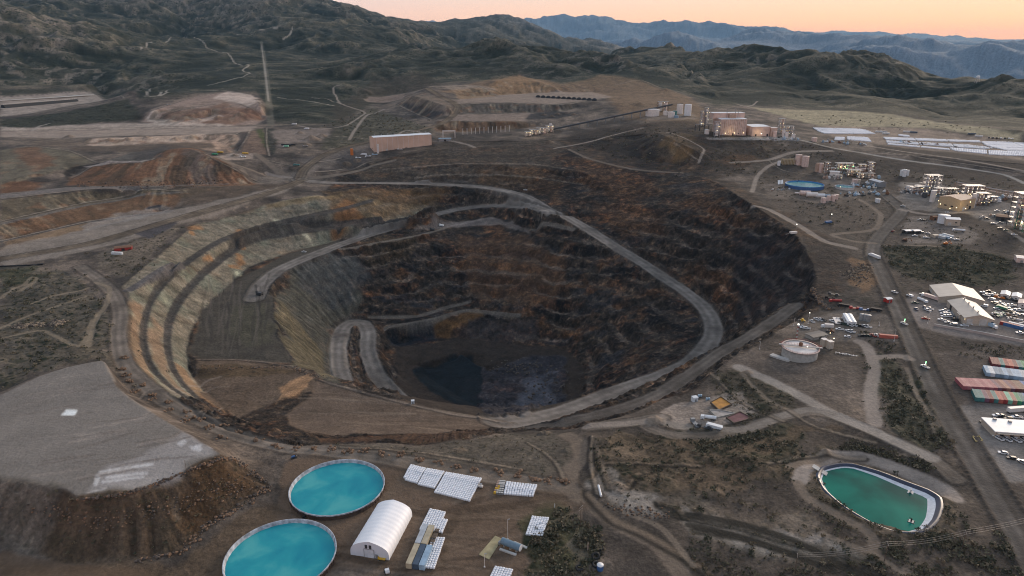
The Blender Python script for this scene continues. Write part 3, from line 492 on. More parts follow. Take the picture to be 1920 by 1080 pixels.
# ground at left, right, front
Z_([(0,500),(60,498),(140,520),(190,560),(215,640),(205,690),(190,668),(60,700),(0,735)],(.10,.09,.07),.6,8,1.2,.75)
Z_([(0,505),(60,500),(80,520),(0,545)],(.075,.075,.045),.7,6,1.5,.8)
Z_([(180,480),(330,420),(345,415),(235,520),(200,515)],(.14,.115,.09),.7,4,.8,.35)
Z_([(235,435),(290,417),(335,418),(280,447)],(.085,.078,.08),.9,2,.4,0)
Z_([(545,850),(700,862),(900,900),(1060,920),(1060,1000),(980,1080),(400,1080),(520,960),(540,890)],(.135,.098,.072),.85,4,.8,.05)
setm(2,zone([(545,850),(700,862),(900,900),(1060,920),(1040,955),(960,1080),(400,1080),(520,960),(540,890)],4,.5),.85)
Z_([(0,1040),(160,1060),(330,1050),(430,980),(520,940),(540,960),(430,1080),(0,1080)],(.115,.085,.06),.8,5,.8,.05)
Z_([(1000,962),(1045,955),(1110,985),(1130,1030),(1080,1080),(970,1080)],(.09,.085,.05),.8,4,1,.7)
Z_([(1060,1010),(1105,985),(1125,1000),(1110,1075),(1070,1075)],(.13,.11,.09),.6,3,1,.2)
Z_([(1110,820),(1230,800),(1400,815),(1500,840),(1500,900),(1380,920),(1200,930),(1120,900)],(.105,.082,.058),.75,6,1.2,.7)
Z_([(1280,800),(1480,800),(1530,830),(1420,850),(1300,850)],(.075,.07,.045),.6,6,1.5,.8)
Z_([(1120,950),(1280,930),(1500,960),(1560,1000),(1500,1020),(1300,990)],(.15,.125,.10),.6,8,1.2,.3)
Z_([(1280,960),(1420,985),(1580,1030),(1640,1070),(1500,1060),(1290,1000)],(.17,.155,.135),.6,5,1,.15)
Z_([(1500,860),(1560,850),(1700,880),(1790,930),(1780,990),(1700,1010),(1600,990),(1520,930)],(.12,.095,.07),.6,6,1,.5)
Z_([(1640,660),(1760,740),(1790,830),(1740,850),(1660,790),(1640,720)],(.085,.08,.055),.7,6,1.2,.8)
Z_([(1380,690),(1480,720),(1490,770),(1400,790),(1330,720)],(.08,.07,.05),.6,6,1.2,.6)
Z_([(1800,760),(1920,740),(1920,900),(1870,900),(1830,840)],(.16,.148,.138),.75,3,.4,.0,0,.5)
Z_([(1700,545),(1850,560),(1920,545),(1920,650),(1840,640),(1700,610)],(.17,.148,.135),.75,4,.5,.0,0,.5)
Z_([(1800,760),(1760,660),(1850,650),(1920,660),(1920,760)],(.11,.092,.08),.7,4,.6,.0)
Z_([(1540,590),(1600,570),(1680,600),(1680,640),(1500,640),(1480,610)],(.15,.128,.11),.6,4,.6,.0)
Z_([(1330,690),(1500,660),(1600,680),(1620,740),(1530,760),(1400,690)],(.13,.108,.092),.6,6,1,.1)
Z_([(1590,480),(1640,490),(1650,530),(1620,550),(1590,520)],(.17,.105,.062),.7,4,1,0,0)
Z_([(1520,450),(1560,450),(1600,500),(1590,545),(1540,540),(1500,490)],(.06,.05,.044),.6,5,1,.2,.4)
Z_([(1225,785),(1260,760),(1320,750),(1400,735),(1420,775),(1360,800),(1290,808)],(.19,.165,.145),.75,3,.6,0)
# ---- roads: graded strips with wheel lanes
RC=[(.145,.132,.120),(.105,.095,.086),(.125,.098,.072),(.135,.115,.097)]
for nm,(c,w,ci) in ROADS.items():
    d,sd,zl=distline(c,w*1.3)
    k=(1-sstep(w*.40,w*.60,d+n_sm*1.6+n_mid*2.2))
    lane=.5+.5*np.cos(sd*2*math.pi/(w*.42)); cc=np.array(RC[ci])*(.92+.16*lane*np.clip(1+n_mid*1.6,0,1.6)+n_sm*.18+n_mid*.30)[...,None]
    CO=np.where((d<w)[...,None],CO*(1-.9*k[...,None])+cc*.9*k[...,None],CO)
    setm(0,k,.0); setm(1,k,0); setm(2,k,1.); setm(3,k,0)
    # windrow of broken rock along both edges
    bm=np.exp(-((d-w*.6)/1.3)**2)*(d<w*1.2); Z=Z+bm*np.where(w>12,1.1,.4)*(.7+.5*n_ti); mixc(bm,np.array(RC[ci])*.55,.55)
def track(w,c,*uv,k=.8,zz=None):
    p=np.array([hit(*q) for q in uv]); cc=crom(p,1.2 if np.hypot(p[:,0],p[:,1]).min()<1400 else 6.); 
    d,sd,_=distline(cc,w*1.5); m=1-sstep(w*.35,w*.65,d+n_sm*w*.15); mixc(m,c,k)
    setm(1,m,0); setm(2,m,.8); setm(0,m,0); return cc
LT=(.185,.158,.135); MD=(.15,.122,.098); WH=(.26,.24,.22); DK=(.075,.064,.055)
track(7,(.2,.19,.175),(1493,262),(1560,277),(1600,284),(1700,301),(1800,314),(1880,327),(1925,345)); track(6,LT,(1600,268),(1680,282),(1760,293),(1850,307),(1925,322))
track(7,LT,(1370,305),(1440,300),(1490,285),(1560,283)); track(6,LT,(1410,360),(1420,330),(1440,312),(1470,300)); track(8,LT,(1690,393),(1740,402),(1800,398),(1860,396),(1925,400))
track(6,LT,(1835,400),(1870,420),(1925,455)); track(6,MD,(1640,456),(1600,452),(1560,440),(1640,430),(1650,400),(1600,370),(1540,372))
track(9,LT,(1414,386),(1442,393),(1497,422),(1546,452),(1600,465)); track(6,MD,(1700,460),(1760,462)); 
track(9,(.20,.18,.16),(1385,688),(1440,712),(1500,742),(1560,775),(1640,810),(1700,838),(1745,858)); track(8,(.19,.165,.145),(1640,795),(1632,740),(1640,690),(1625,650),(1610,640)); track(7,LT,(1640,670),(1690,668),(1705,672))
track(8,(.19,.165,.145),(1500,900),(1510,880),(1560,852),(1620,858),(1700,885),(1770,918),(1790,935),k=.95); track(5,MD,(1495,905),(1515,935),(1570,965),(1630,1000),(1640,1035)); track(5,MD,(1480,875),(1550,850))
track(9,MD,(1062,915),(1070,880),(1090,860),(1085,830),(1060,815)); track(8,MD,(1062,915),(1090,930),(1120,955),(1160,985),(1230,1020),(1280,1080)); track(12,(.13,.095,.068),(1090,940),(1020,935),(950,945),(880,970),(830,1000),(800,1080),k=.5)
track(7,MD,(1085,935),(1050,910),(900,893),(760,870)); track(9,(.14,.108,.082),(520,1080),(560,990),(640,960),(720,935),(760,900),k=.4)
track(6,LT,(1100,800),(1200,792),(1240,783)); track(10,(.13,.09,.062),(0,1052),(60,1066),(160,1078),(260,1085),k=.6)
track(5,LT,(560,236),(600,242),(650,235),(685,212),(660,202),(640,195),(630,180),(625,165),(640,158),k=.8); track(6,LT,(655,262),(668,240),(690,215),(720,205)); track(4,LT,(585,183),(620,188),(640,195))
for l in ([(310,80),(345,70),(382,80),(395,92),(432,105),(440,118),(466,122),(455,132),(468,138),(430,150),(390,160)],[(445,65),(490,55),(530,48),(545,50)],[(530,75),(546,60),(548,50)],[(265,92),(275,85),(285,79)],[(276,178),(280,167)],[(300,180),(345,172),(415,170),(470,178)],[(520,182),(580,190),(625,198)],[(60,245),(75,236),(92,232)],[(268,180),(300,178),(312,170)]): track(6,(.20,.18,.155),*l,k=.75)
track(14,(.125,.115,.09),(490,78),(494,100),(500,150),(505,200),(508,236),k=.7); track(5,(.20,.18,.155),(490,85),(494,110),(499,150),(504,190),k=.7)
track(12,MD,(310,225),(285,222),(295,212),(330,205)); track(10,LT,(320,235),(350,222),(400,218)); track(6,MD,(0,246),(120,242),(300,238),(480,236),(620,233))
track(10,MD,(478,288),(510,312),(540,332)); track(7,MD,(420,302),(470,318),(540,333)); track(7,LT,(500,325),(545,333)); track(8,MD,(455,320),(470,340),(490,344)); track(8,(.14,.12,.1),(562,336),(605,332),(650,325),(700,310),(740,300))
track(7,LT,(830,262),(850,265),(880,272),(890,276)); track(6,LT,(730,262),(760,245),(800,252)); track(6,LT,(1040,278),(1075,272),(1120,262),(1170,248),(1205,240)); track(6,MD,(1067,280),(1107,298),(1187,317),(1280,324))
track(4,LT,(1250,248),(1290,262),(1320,280),(1310,305)); track(5,MD,(1150,160),(1200,150),(1240,165)); track(5,LT,(1380,195),(1400,200),(1420,190))
for l in ([(45,535),(60,520),(68,525),(40,545)],[(0,615),(60,590),(120,570),(165,555)],[(0,635),(80,620),(150,650),(175,600)],[(60,570),(100,555),(150,545),(165,540)],[(165,650),(180,600),(200,570),(205,540),(180,530)],[(0,560),(30,540),(65,530)]): track(4,(.17,.14,.105),*l,k=.7)
track(6,(.17,.15,.13),(1217,790),(1290,800),(1385,806),(1430,795),(1468,779),(1516,768),(1560,775))
Z_([(1230,822),(1390,826),(1480,812),(1555,792),(1562,812),(1480,832),(1390,846),(1240,840)],(.115,.085,.06),.75,3,1,.25,0,0,.7)
Z_([(1134,895),(1230,918),(1300,960),(1250,985),(1190,975),(1140,945)],(.185,.168,.15),.7,5,1.6,.2); Z_([(1300,958),(1420,975),(1540,1005),(1545,1025),(1420,1000),(1300,982)],(.20,.182,.165),.65,4,1.4,.1); Z_([(1310,990),(1470,1020),(1600,1055),(1560,1062),(1400,1020)],(.19,.175,.158),.65,4,1.2,.15); Z_([(1300,870),(1440,880),(1470,905),(1380,925),(1290,905)],(.125,.092,.066),.6,6,1.4,.2); Z_([(1130,830),(1180,835),(1200,860),(1140,865)],(.15,.115,.085),.5,4,1.2,.2)
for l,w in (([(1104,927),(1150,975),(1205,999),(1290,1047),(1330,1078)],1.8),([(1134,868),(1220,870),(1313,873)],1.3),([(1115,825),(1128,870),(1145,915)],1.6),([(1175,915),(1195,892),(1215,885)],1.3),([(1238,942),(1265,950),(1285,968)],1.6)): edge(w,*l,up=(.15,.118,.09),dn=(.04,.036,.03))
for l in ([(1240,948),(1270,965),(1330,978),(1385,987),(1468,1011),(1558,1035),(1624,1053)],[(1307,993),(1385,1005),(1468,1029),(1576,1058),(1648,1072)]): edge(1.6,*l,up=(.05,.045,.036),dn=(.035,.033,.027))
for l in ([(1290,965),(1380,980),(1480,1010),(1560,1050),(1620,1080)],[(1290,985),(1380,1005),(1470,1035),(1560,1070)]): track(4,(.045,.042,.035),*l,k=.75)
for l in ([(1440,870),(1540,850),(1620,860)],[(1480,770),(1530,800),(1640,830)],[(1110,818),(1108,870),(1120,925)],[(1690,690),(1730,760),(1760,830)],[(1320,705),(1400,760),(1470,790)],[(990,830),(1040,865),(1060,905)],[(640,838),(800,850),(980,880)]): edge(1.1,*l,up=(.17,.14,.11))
for l in ([(1540,1000),(1640,1040),(1700,1080)],[(1700,690),(1720,740),(1760,800)],[(1390,700),(1440,750),(1500,780)],[(1170,960),(1240,990),(1300,1060)]): track(3,(.17,.14,.112),*l,k=.6)
track(7,DK,(1655,480),(1680,545),(1705,600),(1735,660),(1770,730),(1800,780),(1850,860),(1900,940),(1945,1020),k=.55)
for l in ([(700,945),(740,960),(830,960),(900,935)],[(640,1040),(760,1065),(830,1030)],[(860,960),(930,950),(1000,945)],[(850,980),(820,1020),(800,1075)]): track(5,(.085,.062,.045),*l,k=.5)
for k in range(46):
    u0,v0=RS.uniform(480,1050),RS.uniform(935,1075); a=RS.uniform(-.5,.5)+(math.pi if RS.rand()<.5 else 0); q=[]; b=RS.uniform(-.35,.35)
    for i in range(5): q.append((u0,v0)); u0+=38*math.cos(a); v0+=20*math.sin(a)-4; a+=b
    q=[(min(1090,max(300,x)),min(1079,max(925,y))) for x,y in q]; track(RS.uniform(.8,2.2),[(.16,.125,.095),(.08,.06,.045)][k%2],*q,k=.35)
for k in range(40):
    u0,v0=RS.uniform(20,330),RS.uniform(705,900); a=RS.uniform(-.35,.35); q=[]
    for i in range(4): q.append((u0,v0)); u0+=34*math.cos(a); v0-=6+14*math.sin(a)*.6; a+=RS.uniform(-.2,.2)
    track(RS.uniform(.8,2.5),[(.19,.165,.145),(.125,.105,.092)][k%2],*q,k=.35)
for k in range(34):
    u0,v0=RS.uniform(560,900),RS.uniform(738,806); q=[]; b=RS.uniform(-.06,.10)
    for i in range(5): q.append((u0,v0)); u0+=26; v0+=26*b+RS.uniform(-1.5,1.5)
    q=[(x,min(811,max(738+max(0,(x-640))*.17,y))) for x,y in q]; track(RS.uniform(1,3.2),[(.17,.135,.105),(.085,.065,.05),(.14,.115,.095)][k%3],*q,k=.38)
for l in ([(600,712),(640,724),(690,738),(760,756),(850,777),(930,790)],[(372,674),(430,674),(490,678),(543,686),(575,696)]): edge(1.2,*l,up=(.18,.15,.125))
for k in range(30):
    u0,v0=RS.uniform(380,500),RS.uniform(575,670); q=[]; 
    for i in range(4): q.append((u0,v0)); u0+=RS.uniform(-6,8); v0-=24
    track(RS.uniform(1,3),[(.12,.105,.09),(.06,.054,.047)][k%2],*q,k=.35)
# bench floors
for l in (b2t,b2c,b3t,b3c):
    pass
for a,b in ((b2t,b2c),(b3t,b3c)):
    wt=crom(W(a),1.)[:,:2]; wc_=crom(W(b),1.)[:,:2]; pg=np.concatenate([wt,wc_[::-1]])
    m=blur(inpoly(Xf,Yf,pg[::3]).astype(np.float32),1); d,_,_=distline(crom(W(a),1.),6); m=np.maximum(m,1-sstep(1.2,2.4,d+n_sm*.7)); mixc(m,(.068,.064,.061),.8)
d,_,_=distline(crom((W([(241,545,-1),(267,529,-2),(300,508,-3.5),(337,488,-5)])),1.),9); mixc(1-sstep(3.5,5,d),(.10,.095,.095),.9)
for l in ([(720,318),(857,307),(920,307),(1000,308),(1060,316)],[(780,335),(860,328),(930,328),(1007,333),(1090,345)]):
    d,_,_=distline(crom(np.array([hit(*q) for q in l]),1.2),9); mixc(1-sstep(1.5,3.5,d),(.14,.12,.1),.7)
for l in ([(693,595),(783,593),(840,576),(880,566)],[(723,617),(807,600),(850,587),(880,582),(973,591)],[(640,468),(720,453),(790,440),(847,424),(900,412)],[(1000,431),(1075,430)]):
    d,_,_=distline(crom(np.array([hit(*q) for q in l]),1.2),9); mixc(1-sstep(2,4.5,d),(.13,.115,.10),.75); setm(0,1-sstep(2,4.5,d),0)
Z_([(770,430),(850,415),(920,407),(960,417),(1000,437),(985,437),(930,420),(850,426)],(.17,.15,.14),.6,3,.6,0,.1)
# ---- relief: benches cut in the dark walls, rubble, gullies down the dumps
dzr,dza=slope(Z); S0=np.hypot(dzr,dza)
rockm=MK[...,0]*(1-MK[...,2]); steep=sstep(.22,.6,S0)
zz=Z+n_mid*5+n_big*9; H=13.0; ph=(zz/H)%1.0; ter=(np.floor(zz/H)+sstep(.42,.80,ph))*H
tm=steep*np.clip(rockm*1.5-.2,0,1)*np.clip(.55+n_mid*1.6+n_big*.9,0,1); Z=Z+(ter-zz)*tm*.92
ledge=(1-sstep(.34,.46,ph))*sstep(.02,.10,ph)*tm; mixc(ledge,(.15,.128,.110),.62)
Z=Z+np.clip(rockm,0,1)*steep*(ridged(Xf/15,Yf/15,3,51)-.55)*4.2
fl_=zone([(905,690),(1010,664),(1060,670),(1070,740),(1000,780),(900,780)],3,.8); Z=Z+fl_*(ridged(Xf/22,Yf/22,3,91)-.5)*5; fl2=zone([(860,585),(1000,598),(1010,625),(930,640),(860,630)],3,.8); Z=Z+fl2*(ridged(Xf/18,Yf/18,3,92)-.45)*5
for u,v,r_,h_ in ((585,262,16,9),(604,256,11,6),(562,250,9,5),(575,272,9,4),(1030,268,11,5),(318,229,13,5),(345,224,11,6),(372,226,10,5),(408,222,11,7),(450,216,13,7),(205,263,9,4),(240,262,9,5),(275,259,9,4),(130,257,11,5),(330,262,10,5),(360,258,10,5),(425,284,8,4),(440,292,7,3),(650,308,9,4),(670,302,8,4),(1045,215,9,5),(1062,213,9,5),(1020,216,8,4),(1035,219,8,4),(1075,215,9,4),(1140,262,10,5),(1490,300,7,3),(1400,700,5,2),(1230,790,6,3),(1130,830,5,2.5),(1020,813,5,3),(1160,915,5,2),(1340,925,5,2),(860,845,5,1.5)):
    h0=hit(u,v); d=np.hypot(X-h0[0]+n_sm*2,Y-h0[1]+n_ti*1.5); b_=np.clip(1-d/r_,0,1); Z=Z+b_*h_; mixc(np.clip(b_*3,0,1),(.16,.125,.095),.5); MK[...,3]=np.maximum(MK[...,3],np.clip(b_*3,0,1)*.5)
# gully streaks by following the fall line
G=np.hypot(blur(dzr,4),blur(dza,4))+1e-6; ur=blur(dzr,4)/G; ua=blur(dza,4)/G
nse=RS.rand(NR,NC).astype(np.float32)*.5+.5*(pn(Xf/5,Yf/5,61)*.5+.5); nse=blur(nse,1); acc=np.zeros((NR,NC),np.float32)
i_,j_=np.meshgrid(np.arange(NR),np.arange(NC),indexing='ij'); dri=np.gradient(rr)[:,None]
for sgn in (1,-1):
    pi=i_.astype(np.float32); pj=j_.astype(np.float32)
    for k in range(9):
        ki=np.clip(pi,0,NR-1).astype(int); kj=np.clip(pj,0,NC-1).astype(int)
        acc+=nse[ki,kj]; st=2.2*sgn
        pi=pi+ur[ki,kj]*st/dri[ki[:,0]*0+np.arange(NR)]; pj=pj+ua[ki,kj]*st/(RG*DA)
acc/=18; acc=(acc-acc.mean())/acc.std()
ns2=fbm(Xf/26,Yf/26,2,301); ac2=np.zeros((NR,NC),np.float32)
for sgn in (1,-1):
    pi=i_.astype(np.float32); pj=j_.astype(np.float32)
    for k in range(9):
        ki=np.clip(pi,0,NR-1).astype(int); kj=np.clip(pj,0,NC-1).astype(int); ac2+=ns2[ki,kj]; st=5.5*sgn
        pi=pi+ur[ki,kj]*st/dri[np.arange(NR)]; pj=pj+ua[ki,kj]*st/(RG*DA)
ac2=(ac2-ac2.mean())/ac2.std(); k2=(MK[...,3]*(1-pit)*sstep(.05,.2,S0)*sstep(500,800,RG))
mixc(k2*sstep(.5,1.4,ac2),(.175,.15,.112),.6); mixc(k2*sstep(.5,1.4,-ac2),(.075,.062,.045),.55); mixc(k2*sstep(.25,.6,pn(Xf/17,Yf/17,305)+ac2*.15),(.165,.085,.05),.4)
stk=MK[...,3]*sstep(.10,.35,S0)
Z=Z+stk*np.clip(acc,-2.5,2.5)*.55
CO*=np.clip(1+stk*acc*.13,.5,1.6)[...,None]
rough=(1-MK[...,2])*(1-hill)
scr=rough*sstep(.3,.7,MK[...,1])*(1-pit); Z=Z+scr*((ridged(Xf/34,Yf/34,3,95)-.55)*2.6+(ridged(Xf/11,Yf/11,2,96)-.55)*.5)
Z=Z+rough*(n_sm*.30+n_ti*.08+n_mid*.5*sstep(.1,.3,S0))
CO*=np.clip(1+(n_sm*.18+n_ti*.10)*(1-.6*MK[...,2]),.6,1.5)[...,None]
lum=CO.mean(-1,keepdims=True); CO=CO*np.clip(lum/.108,.2,2.2)**np.where(MK[...,:1]>.3,.40,.80)
lum=CO.mean(-1,keepdims=True); CO=lum+(CO-lum)*1.14
CO=np.clip(CO,.004,.8)
# ---------------------------------------------------------------- materials
def nodes(m):
    m.use_nodes=True; nt=m.node_tree; nt.nodes.clear()
    o=nt.nodes.new('ShaderNodeOutputMaterial'); b=nt.nodes.new('ShaderNodeBsdfPrincipled'); nt.links.new(b.outputs[0],o.inputs[0])
    return nt,b
MATS={}
def mat(name,c,rough=.7,metal=0,var=.12,scale=.8,emit=None,es=0,spec=.4):
    if name in MATS: return MATS[name]
    m=bpy.data.materials.new(name); nt,b=nodes(m); N=nt.nodes.new; L=nt.links.new
    tc=N('ShaderNodeTexCoord'); no=N('ShaderNodeTexNoise'); no.inputs['Scale'].default_value=scale; no.inputs['Detail'].default_value=4
    L(tc.outputs['Object'],no.inputs['Vector'])
    r=N('ShaderNodeValToRGB'); r.color_ramp.elements[0].position=.3; r.color_ramp.elements[1].position=.7
    r.color_ramp.elements[0].color=tuple(x*(1-var) for x in c)+(1,); r.color_ramp.elements[1].color=tuple(min(1,x*(1+var)) for x in c)+(1,)
    L(no.outputs['Fac'],r.inputs[0]); L(r.outputs[0],b.inputs['Base Color'])
    b.inputs['Roughness'].default_value=rough; b.inputs['Metallic'].default_value=metal; b.inputs['Specular IOR Level'].default_value=spec
    if emit: b.inputs['Emission Color'].default_value=emit+(1,); b.inputs['Emission Strength'].default_value=es
    MATS[name]=m; return m
def terrain_mat():
    m=bpy.data.materials.new('ground_rock'); nt,b=nodes(m); N=nt.nodes.new; L=nt.links.new
    at=N('ShaderNodeAttribute'); at.attribute_name='Col'; mk=N('ShaderNodeAttribute'); mk.attribute_name='Mask'
    sp=N('ShaderNodeSeparateColor'); L(mk.outputs['Color'],sp.inputs[0])
    geo=N('ShaderNodeNewGeometry'); pos=geo.outputs['Position']
    def noise(s,d=4,r=.55,vec=pos):
        n=N('ShaderNodeTexNoise'); n.inputs['Scale'].default_value=s; n.inputs['Detail'].default_value=d; n.inputs['Roughness'].default_value=r; L(vec,n.inputs['Vector']); return n.outputs['Fac']
    def ramp(f,*st):
        r=N('ShaderNodeValToRGB'); e=r.color_ramp.elements
        e[0].position,e[0].color=st[0][0],st[0][1]+(1,); e[1].position,e[1].color=st[-1][0],st[-1][1]+(1,)
        for p,c in st[1:-1]: x=e.new(p); x.color=c+(1,)
        L(f,r.inputs[0]); return r.outputs[0]
    def mix(f,a,c,bt='MIX'):
        x=N('ShaderNodeMix'); x.data_type='RGBA'; x.blend_type=bt
        if isinstance(f,float): x.inputs[0].default_value=f
        else: L(f,x.inputs[0])
        L(a,x.inputs[6]); L(c,x.inputs[7]); return x.outputs[2]
    def math_(op,a,c):
        x=N('ShaderNodeMath'); x.operation=op; x.use_clamp=False
        for i,q in enumerate((a,c)):
            if isinstance(q,(int,float)): x.inputs[i].default_value=q
            else: L(q,x.inputs[i])
        return x.outputs[0]
    # broken rock: black, brown, rust and blue-grey patches
    n1=noise(.022,6,.62); n2=noise(.12,6,.68); n3=noise(.60,5,.68)
    rc=ramp(n1,(.34,(.011,.0105,.012)),(.45,(.026,.022,.020)),(.53,(.045,.033,.024)),(.60,(.125,.055,.024)),(.68,(.048,.039,.033)))
    rc2=ramp(n2,(.36,(.28,.28,.30)),(.50,(.85,.85,.85)),(.64,(2.2,1.95,1.7)))
    rk=mix(1.0,rc,rc2,'MULTIPLY')
    mb=mix(.5,rk,at.outputs['Color'])
    base=mix(math_('MULTIPLY',sp.outputs[0],.45),at.outputs['Color'],mb)
    g2=mix(sp.outputs[0],ramp(n3,(.5,(1,1,1)),(.5,(1,1,1))),rc2); base=mix(.55,base,mix(1.0,base,g2,'MULTIPLY'))
    mo=ramp(noise(.045,5,.6),(.34,(.72,.71,.70)),(.5,(1,1,1)),(.66,(1.30,1.29,1.27))); base=mix(math_('SUBTRACT',.75,math_('MULTIPLY',sp.outputs[2],.4)),base,mix(1.0,base,mo,'MULTIPLY'))
    vb=N('ShaderNodeTexVoronoi'); vb.inputs['Scale'].default_value=.11; L(pos,vb.inputs['Vector']); vc=N('ShaderNodeTexVoronoi'); vc.inputs['Scale'].default_value=.33; L(pos,vc.inputs['Vector'])
    def cell(v):
        q=N('ShaderNodeSeparateColor'); L(v.outputs['Color'],q.inputs[0]); return ramp(q.outputs[0],(.0,(.62,.62,.63)),(.55,(.95,.95,.95)),(1.0,(1.45,1.42,1.38)))
    blk=mix(1.0,cell(vb),cell(vc),'MULTIPLY'); base=mix(math_('MULTIPLY',sp.outputs[0],.75),base,mix(1.0,base,blk,'MULTIPLY'))
    # fine soil grain
    gr=ramp(n3,(.32,(.58,.58,.59)),(.5,(1,1,1)),(.68,(1.5,1.48,1.44)))
    base=mix(math_('SUBTRACT',.85,math_('MULTIPLY',sp.outputs[2],.62)),base,mix(1.0,base,gr,'MULTIPLY'))
    # scattered desert shrubs too small to model
    vo=N('ShaderNodeTexVoronoi'); vo.feature='F1'; vo.inputs['Scale'].default_value=.19; vo.inputs['Randomness'].default_value=1; L(pos,vo.inputs['Vector'])
    v2=N('ShaderNodeTexVoronoi'); v2.inputs['Scale'].default_value=.062; L(pos,v2.inputs['Vector'])
    d1=ramp(vo.outputs['Distance'],(.16,(1,1,1)),(.42,(0,0,0))); d2=ramp(v2.outputs['Distance'],(.12,(1,1,1)),(.40,(0,0,0)))
    nn=ramp(noise(.02,3),(.38,(0,0,0)),(.56,(1,1,1)))
    dm=math_('MULTIPLY',math_('MAXIMUM',d1,math_('MULTIPLY',d2,1.0)),math_('ADD',.35,nn))
    dm=math_('MINIMUM',math_('MULTIPLY',dm,sp.outputs[1]),1.0)
    sc=N('ShaderNodeRGB'); sc.outputs[0].default_value=(.017,.023,.013,1)
    base=mix(dm,base,sc.outputs[0])
    L(base,b.inputs['Base Color']); b.inputs['Roughness'].default_value=.95; b.inputs['Specular IOR Level'].default_value=.12
    bp=N('ShaderNodeBump'); bp.inputs['Strength'].default_value=.75; bp.inputs['Distance'].default_value=1.2
    hsum=math_('ADD',math_('MULTIPLY',n3,.8),math_('ADD',math_('MULTIPLY',n2,math_('MULTIPLY',sp.outputs[0],4.0)),math_('MULTIPLY',dm,1.2)))
    L(hsum,bp.inputs['Height']); L(bp.outputs[0],b.inputs['Normal'])
    return m
def grid_mesh(name):
    me=bpy.data.meshes.new(name); nv=NR*NC
    co=np.stack([X,Y,Z],-1).reshape(-1).astype(np.float32)
    me.vertices.add(nv); me.vertices.foreach_set('co',co)
    idx=np.arange(nv).reshape(NR,NC)
    q=np.stack([idx[:-1,:-1],idx[:-1,1:],idx[1:,1:],idx[1:,:-1]],-1).reshape(-1,4)
    nf=len(q); me.loops.add(nf*4); me.loops.foreach_set('vertex_index',q.reshape(-1).astype(np.int32))
    me.polygons.add(nf); me.polygons.foreach_set('loop_start',np.arange(0,nf*4,4,dtype=np.int32)); 
    me.polygons.foreach_set('use_smooth',np.ones(nf,bool))
    me.update(calc_edges=True)
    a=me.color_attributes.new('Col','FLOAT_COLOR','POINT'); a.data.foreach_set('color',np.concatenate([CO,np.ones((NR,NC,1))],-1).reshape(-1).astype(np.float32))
    a=me.color_attributes.new('Mask','FLOAT_COLOR','POINT'); a.data.foreach_set('color',np.clip(MK,0,1).reshape(-1).astype(np.float32))
    return me
def build_terrain():
    me=grid_mesh('terrain'); o=bpy.data.objects.new('terrain',me); COL.objects.link(o); me.materials.append(terrain_mat()); o['kind']='structure'
    o['label']='desert ground with the open pit, its benches, roads and the hills behind'
    return o
